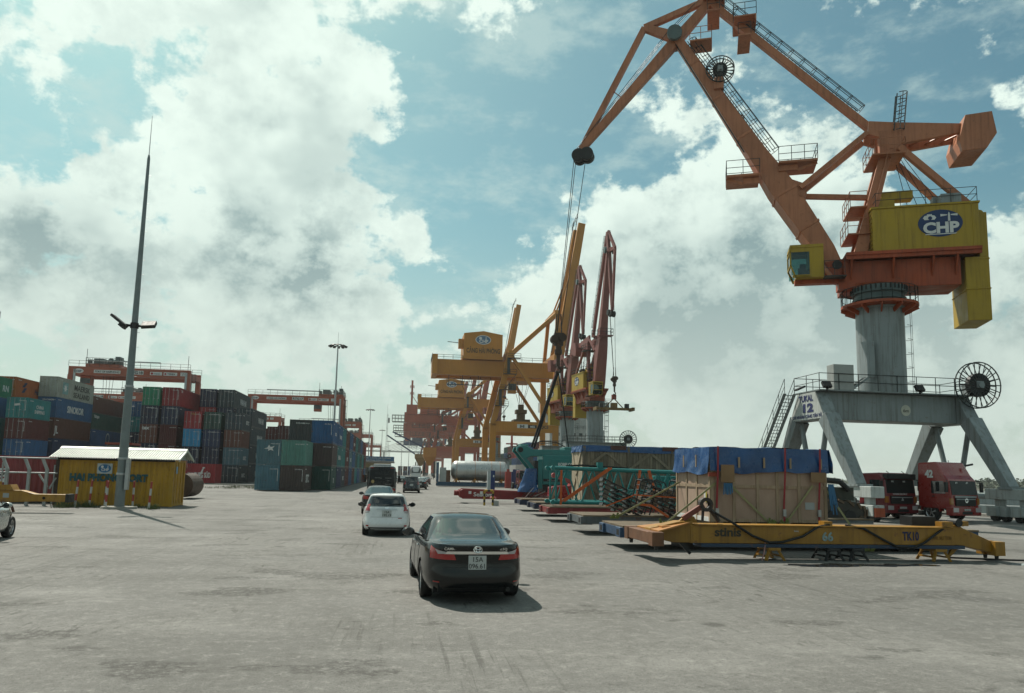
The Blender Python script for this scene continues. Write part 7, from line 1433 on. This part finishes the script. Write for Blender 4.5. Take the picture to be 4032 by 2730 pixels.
    for x in (10.35, 12.15, 12.9, 15.5):
        tr_ = thing('steel_trestle', {10.35: 'leftmost yellow trestle under the spreader', 12.15: 'dark trestle under the middle of the spreader, left', 12.9: 'dark trestle under the middle of the spreader, right', 15.5: 'rightmost yellow trestle under the spreader'}[x], 'trestle', (x, 20.3, 0), 0, 'trestles carrying the spreader'); tm = m_spr if x in (10.35, 15.5) else m_dark; MB().bx(-.18, .18, -.35, .35, .28, .355).build('head', tm, tr_)
        for sx in (-1, 1):
            for sy in (-1, 1): MB().beam((sx*.14, sy*.28, .28), (sx*.28, sy*.36, 0), .07, .07).build('leg', tm, tr_)
            MB().bx(sx*.22-.03, sx*.22+.03, -.3, .3, .10, .15).build('brace', tm, tr_)
    for x, dz in ((7.7, .35), (16.2, .38)): MB().beam((x, -.1, .5), (x+(.25 if x < 10 else -.3), -.1, .5-dz), .2, .12, .06, .06, up=(0, 1, 0)).build('guide_flipper', m_dark if x < 10 else m_spr, t)
spreader()
MB_ = MB().path([(9.98, 20.0, .0), (10.05, 20.0, .22), (10.1, 20.02, .5)], .018, 5); tag(MB_.build('marker_rod', mat('marker_pink', (.55, .3, .28), .6)), 'thin red and white rod leaning at the left trestle', 'rod')
b = MB(); b.path([(16.4, 20.9, .02), (18, 20.3, .02), (21, 19.7, .02), (26, 19.4, .02)], .035, 6); tag(b.build('ground_cable', m_black), 'black cable running over the ground beyond the spreader', 'cable')
# puddles left on the pavement
pm = mat('puddle_water', (.03, .03, .027), .03, var=0, spec=.5); wet = mat('wet_pavement', (.06, .058, .05), .3, var=.3, vs=2, bump=.2)
for k, (x, y, rx, ry, m_) in enumerate(((12.0, 19.0, 1.9, .32, pm), (13.8, 19.1, .9, .25, pm), (17.9, 19.4, .9, .3, pm), (11.2, 18.7, .8, .12, pm))):
    b = MB(); n = 40; ring_ = [(x+rx*math.cos(6.2832*i/n)*(1+.45*nz(i*.35, k*3.1)), y+ry*math.sin(6.2832*i/n)*(1+.7*nz(i*.4, k*2.3+7)), .004+.002*(k % 2)) for i in range(n)]; b.add(ring_, [tuple(range(n))]); o = b.build('puddle', m_); o['kind'] = 'structure'

# ------------------------------------------------------------------ tracked wreck behind the crate, hoop, post, tank on flat rack
t = thing('tracked_vehicle', 'dark rusty tracked machine part showing behind the right end of the crate', 'machine', (17.2, 29.0, .0)); MB().prism([(-1.9, .5), (-2.1, 1.0), (-1.6, 1.45), (1.5, 1.4), (2.0, .95), (1.5, .5)], 0, .7).build('track_run', mat('track_steel', (.06, .055, .045), .7, rust=.5), t)
for k in range(22): a = k/22*6.2832; MB(Matrix.Translation((1.95*math.cos(a), .35, .97+.5*math.sin(a))) @ Matrix.Rotation(-a, 4, 'Y')).bx(-.05, .05, -.4, .4, -.14, .14).build('track_pad', MATS['track_rust'], t)
for k in range(4): MB().tube((-1.2+.8*k, -.05, .8), (-1.2+.8*k, .1, .8), .26, 14).build('road_wheel', m_dark, t)
MB().bx(-1.5, 1.6, .3, 2.2, 1.45, 2.0).build('hull', mat('dull_dark_green', (.05, .055, .04), .7, rust=.4), t); b = MB(); b.path([(-.4, .2, 2.0), (.2, .2, 2.3), (.9, .2, 2.25), (1.3, .2, 1.9)], .12, 8); b.build('hose_bundle', m_dark, t)
t = thing('guard_hoop', 'yellow and black striped steel guard hoop beside the red trailer', 'barrier', (5.85, 52.7, 0)); hy = mat('hoop_yellow', (.48, .30, .02), .5, streak=.2)
for x in (-.3, .3):
    for k in range(5): MB().tube((x, 0, .21*k), (x, 0, .21*(k+1)), .075, 12).build('leg_band', hy if k % 2 == 0 else m_trim, t)
for k in range(3): MB().tube((-.3+.2*k, 0, 1.05), (-.1+.2*k, 0, 1.05), .075, 12).build('rail_band', hy if k != 1 else m_trim, t)
MB().bx(.36, .72, -.1, .3, .0, .35).build('concrete_block', mat('block_white', (.5, .5, .47), .8), t); MB().lathe([(0, .35), (.2, .4), (.25, .5), (.15, .6), (0, .62)], c=(.35, .3, .05), n=12).build('red_cap', m_lamp, t, smooth=True)
t = thing('service_pillar', 'tall blue and white square service pillar behind the red trailer', 'pillar', (8.35, 74, 0)); MB().bx(.0, .42, -.3, .3, 0, 2.55).build('blue_face', mat('pillar_blue', (.012, .035, .16), .45, coat=.2), t); MB().bx(-.32, -.003, -.3, .3, 0, 2.5).build('white_face', mat('pillar_white', (.5, .54, .55), .5), t); plate(t, 'notice', m_white, (.22, -.302, 1.9), (1, 0, 0), (0, 0, 1), [(0, 0), (.12, 0), (.12, .2), (0, .2)])
for k, (x, y, c, lb) in enumerate(((17.1, 118, 'pillar_blue', 'short blue pillar right of the steel tank'), (16.0, 117, 'post_red', 'short red and white pillar right of the steel tank'))):
    t = thing('service_pillar', lb, 'pillar', (x, y, 0)); MB().bx(-.45, .45, -.4, .4, 0, 2.6).build('shaft', MATS[c], t); MB().bx(-.2, .2, -.2, .2, 2.6, 3.0).build('cap', MATS[c], t)
def tank():
    t = thing('flat_rack', 'blue steel flat rack on the ground holding the big tank', 'flat rack', (4.9, 120.4, 0)); bm_ = mat('rack_blue', (.03, .10, .18), .55, rust=.3, streak=.3)
    MB().bx(0, 13.4, 0, .2, .1, .75).build('side_beam', bm_, t); MB().bx(0, 13.4, 2.9, 3.1, .1, .75).build('side_beam', bm_, t); MB().bx(0, 13.4, .2, 2.9, .55, .72).build('deck', m_rustbrown, t)
    for x in (.0, 13.1): MB().bx(x, x+.3, 0, .3, .76, 3.9 if x < 1 else 3.0).build('corner_post', bm_, t); MB().bx(x, x+.3, 2.8, 3.1, .76, 3.9 if x < 1 else 3.0).build('corner_post', bm_, t)
    MB().bx(.05, .25, .3, 2.8, 1.0, 3.6).build('end_wall', bm_, t); text('COSCO', t, MATS['pale_print'], (9.0, -.01, .3), (1, 0, 0), (0, 0, 1), .35, width=2.2)
    t = thing('steel_tank', 'large horizontal stainless steel tank held in yellow saddles', 'tank', (4.9, 122, 0)); ss = mat('stainless', (.40, .41, .40), .35, .75, var=.12, vs=.8, streak=.25); MB().lathe([(0, 2.3), (.7, 2.35), (1.3, 2.6), (1.55, 2.95), (1.6, 3.2), (1.6, 11.0), (1.55, 11.2), (1.2, 11.5), (0, 11.7)], c=(0, 0, 2.62), axis='x', n=40).build('shell', ss, t, smooth=True)
    for x in (3.2, 4.6, 6.2, 7.4, 8.9, 10.3): MB().lathe([(1.605, x-.04), (1.63, x-.04), (1.63, x+.04), (1.605, x+.04)], c=(0, 0, 2.62), axis='x', n=40).build('band', ss if x in (4.6, 7.4) else mat('pale_orange_strap', (.5, .3, .2), .6), t)
    for x in (3.2, 6.2, 8.9, 10.6): MB().prism([(-1.3, .75), (1.3, .75), (1.25, 1.3), (.8, 1.12), (0, 1.0), (-.8, 1.12), (-1.25, 1.3)], x-.12, x+.12, 'x').build('saddle', m_sts, t); MB().beam((x-.6, -1.2, .76), (x, -1.2, 1.35), .12, .1).build('saddle_strut', m_sts, t); MB().beam((x+.6, -1.2, .76), (x, -1.2, 1.35), .12, .1).build('saddle_strut', m_sts, t)
    t = thing('tank_skid', 'small white cabinet and brown frame left of the steel tank', 'cabinet', (6.3, 121.5, .76)); MB().bx(-.9, .1, -.8, .8, 0, 2.3).build('cabinet', mat('skid_white', (.5, .52, .5), .5), t); MB().bx(.12, .8, -.7, .7, 0, 1.9).build('frame', m_rustbrown, t)
tank()

# ------------------------------------------------------------------ left foreground: fence, yellow frame, loader
fw = mat('fence_white', (.40, .43, .42), .5, streak=.3, rust=.2)
t = thing('yard_fence', 'white steel fence with cranked post tops before the maroon container', 'fence', (0, 0, 0))
FX = [-27.0, -25.0, -23.0, -21.45, -20.35, -19.45]
for k, x in enumerate(FX):
    MB().beam((x, 43.9, 0), (x, 43.9, 1.95), .14, .14, up=(0, 1, 0)).build('post', fw, t); MB().beam((x, 43.9, 1.93), (x-.28, 43.9, 2.55), .13, .13, up=(0, 1, 0)).build('post_crank', fw, t)
for z, o in ((2.55, -.28), (1.75, 0)):
    MB().tube((-27.3+o, 43.86, z), (-18.9+o*.2, 43.86, z), .04, 8).build('rail', fw, t)
MB().tube((-19.2, 44.2, .1), (-19.2, 44.2, 2.2), .05, 8).build('gate_post', fw, t); MB().beam((-19.9, 44.0, 1.7), (-19.4, 44.0, 1.0), .08, .08, up=(0, 1, 0)).build('brace', fw, t); MB().beam((-19.0, 44.0, 1.5), (-19.3, 44.0, .9), .08, .08, up=(0, 1, 0)).build('brace', fw, t); MB().tube((-21.8, 44.1, .1), (-21.8, 44.1, 2.3), .05, 8).build('gate_post', fw, t)
def yellow_frame():
    t = thing('spreader_frame', 'yellow lifting frame on short stands at the left edge before the fence', 'lifting frame', (-1.6, 37.4, 0)); m = m_spr
    MB().prism([(-24, .55), (-24, 1.02), (-15.9, 1.02), (-15.3, .86), (-13.9, .86), (-13.9, .52), (-15.3, .52), (-16, .48)], -.22, .22).build('main_beam', m, t, bevel=.02); MB().bx(-17.6, -17.0, -.3, .3, 1.02, 1.4).build('mast_stub', m, t); MB().prism([(-16.9, 1.02), (-16.2, 1.02), (-16.35, 1.28), (-16.8, 1.25)], -.3, .3).build('bracket', m, t); MB().bx(-18.6, -18.3, -.25, .25, 1.02, 1.18).build('bracket', m, t)
    MB().bx(-13.95, -13.8, -.3, .3, .5, .88).build('end_beam', m_dark, t); MB().lathe([(0, -.005), (.07, -.005)], c=(-14.9, -.225, .68), axis='y', n=14).build('pin_hole', m_under, t); MB().beam((-19.5, -.2, 1.4), (-20.2, -.2, .9), .2, .14).build('red_arm', mat('arm_red', (.30, .05, .04), .5), t); MB().bx(-16.65, -16.4, -.228, -.221, .68, .88).build('pale_patch', MATS['label_grey'], t)
    MB().prism([(-19.2, .1), (-18.1, .1), (-18.1, .80), (-20, .80), (-20, .45), (-18.5, .45)], -1.4, -1.1).build('front_beam', m, t)
    for x in (-17.3, -16.5, -18.2):
        for s_ in (-1, 1): MB().beam((x, s_*.15, .5), (x+s_*.12, s_*.3, 0), .09, .09).build('stand_leg', mat('stand_brown', (.16, .06, .035), .6, rust=.4), t)
yellow_frame()
def loader():
    t = thing('wheel_loader', 'red wheel loader with a rusty rounded bucket parked behind the yellow office', 'loader', (-15.75, 56.5, 0), R_(0)); lr = mat('loader_red', (.28, .05, .03), .5, streak=.2); bk = mat('bucket_rust', (.09, .055, .035), .55, .3, rust=.5, var=.3)
    b = MB(); prof = [(.85*math.cos(R_(a)), .95+.85*math.sin(R_(a))) for a in range(-100, 95, 15)]; n = len(prof); b.add([(.1+x, -1.4, z) for x, z in prof]+[(.1+x, 1.4, z) for x, z in prof], [(i, i+1, n+i+1, n+i) for i in range(n-1)]); 
    for y in (-1.4, 1.4): b.add([(.1+x, y, z) for x, z in prof]+[(.0, y, 1.0)], [tuple(range(n))+(n,)])
    b.build('bucket', bk, t); 
    for y in (-.6, .6): MB().prism([(-3.2, 2.6), (-.9, 1.9), (.1, 1.2), (-.1, .9), (-1.2, 1.5), (-3.2, 2.2)], y-.12, y+.12).build('lift_arm', lr, t); MB().tube((-2.6, y, 1.6), (-.6, y, 1.7), .08, 8).build('cylinder', m_chrome, t)
    MB().prism([(-1.0, 1.9), (-.5, 3.3), (-.2, 3.35), (.1, 2.2), (-.2, 1.8)], -.25, .25).build('tilt_lever', lr, t, bevel=.04)
    MB().bx(-7.4, -3.0, -1.1, 1.1, 1.0, 2.4).build('body', lr, t, bevel=.06); MB().bx(-5.2, -3.6, -.8, .8, 2.4, 3.7).build('cab', m_tint, t, bevel=.05); MB().bx(-5.3, -3.5, -.9, .9, 3.7, 3.85).build('cab_roof', lr, t)
    for x in (-3.4, -6.5):
        for y in (-1.1, 1.1): MB().lathe([(.4, -.28), (.75, -.3), (.82, -.2), (.82, .2), (.75, .3), (.4, .28), (0, .25)], c=(x, y, .82), axis='y', n=22).build('tyre', m_black, t, smooth=True)
loader()
# grass tufts round the mast, by the frame and along the yard kerb
g = MB(); rr = random.Random(9)
def tuft(x, y, n, h, s_):
    for k in range(n):
        a = rr.uniform(0, 6.28); px, py = x+rr.gauss(0, s_), y+rr.gauss(0, s_); hh = h*rr.uniform(.4, 1); dx, dy = .5*hh*math.cos(a), .5*hh*math.sin(a); w = .012
        g.add([(px-w, py, 0), (px+w, py, 0), (px+dx*.5+w*.6, py+dy*.5, hh*.7), (px+dx, py+dy, hh), (px+dx*.5-w*.6, py+dy*.5, hh*.7)], [(0, 1, 2, 3, 4)])
for (x, y, n, h, s_) in ((-17.6, 42.0, 160, .5, .25), (-17.0, 42.8, 90, .45, .2), (-16.5, 42.6, 60, .35, .2), (-15.4, 42.2, 40, .2, .3), (-13.1, 41.7, 90, .35, .14), (-14.6, 43.2, 60, .25, .5)): tuft(x, y, n, h, s_)
for k in range(60): tuft(-21.5+rr.uniform(0, 7), 84+rr.uniform(0, 10)*0+(k/60)*12, 12, .3, .3)
o = g.build('grass_tufts', mat('grass_green', (.09, .12, .035), .7, var=.4, vs=1)); o['kind'] = 'stuff'; o['label'] = 'green and dry grass tufts round the mast foot and kerb'; o['category'] = 'grass'
k_ = MB().bx(-26.5, -15.6, 96.0, 96.5, -.05, .14); k_.v = [(x, y+(-.75*(x+15.6)), z) for x, y, z in k_.v]; struct('kerb', k_, mat('kerb_concrete', (.34, .33, .29), .9, bump=.2))

# ------------------------------------------------------------------ person by the road, far
def person():
    t = thing('person', 'person in dark clothes walking at the right side of the road ahead', 'person', (8.4, 232, 0), R_(20)); me = bpy.data.meshes.new('body')
    vs = [(0, 0, .98), (0, 0, 1.2), (0, 0, 1.42), (0, 0, 1.52), (0, 0, 1.66), (-.2, 0, 1.42), (-.27, .05, 1.14), (-.24, -.12, .92), (.2, 0, 1.42), (.27, -.05, 1.14), (.24, .12, .92), (-.1, 0, .92), (-.12, -.16, .5), (-.12, -.05, .08), (.1, 0, .92), (.12, .18, .5), (.12, .34, .1), (-.12, -.2, .04), (.12, .2, .03)]
    es = [(0, 1), (1, 2), (2, 3), (3, 4), (2, 5), (5, 6), (6, 7), (2, 8), (8, 9), (9, 10), (0, 11), (11, 12), (12, 13), (0, 14), (14, 15), (15, 16), (13, 17), (16, 18)]; rad = [.15, .14, .16, .06, .10, .075, .05, .04, .075, .05, .04, .10, .07, .05, .10, .07, .05, .045, .045]
    me.from_pydata(vs, es, []); o = link('body', me, t); o.modifiers.new('skin', 'SKIN'); o.modifiers.new('sub', 'SUBSURF').levels = 1
    for i, v in enumerate(me.skin_vertices[0].data if me.skin_vertices else []): v.radius = (rad[i], rad[i])
    if me.skin_vertices: me.skin_vertices[0].data[0].use_root = True
    me.materials.append(mat('dark_clothes', (.03, .03, .035), .8))
person()
# ------------------------------------------------------------------ haze: even, pale air round the camera and the whole scene
def haze():
    b = MB().bx(-4700, 4700, -600, 4700, -5.0, 99); M = bpy.data.materials.new('haze_air'); M.use_nodes = True; nt = M.node_tree; nt.nodes.remove(nt.nodes['Principled BSDF'])
    v = nt.nodes.new('ShaderNodeVolumePrincipled'); v.inputs['Color'].default_value = (.93, .97, .93, 1); v.inputs['Density'].default_value = HAZE; v.inputs['Anisotropy'].default_value = .35
    nt.links.new(v.outputs[0], nt.nodes['Material Output'].inputs['Volume']); o = b.build('haze', M); o['kind'] = 'stuff'
HAZE = 0.00013
haze()
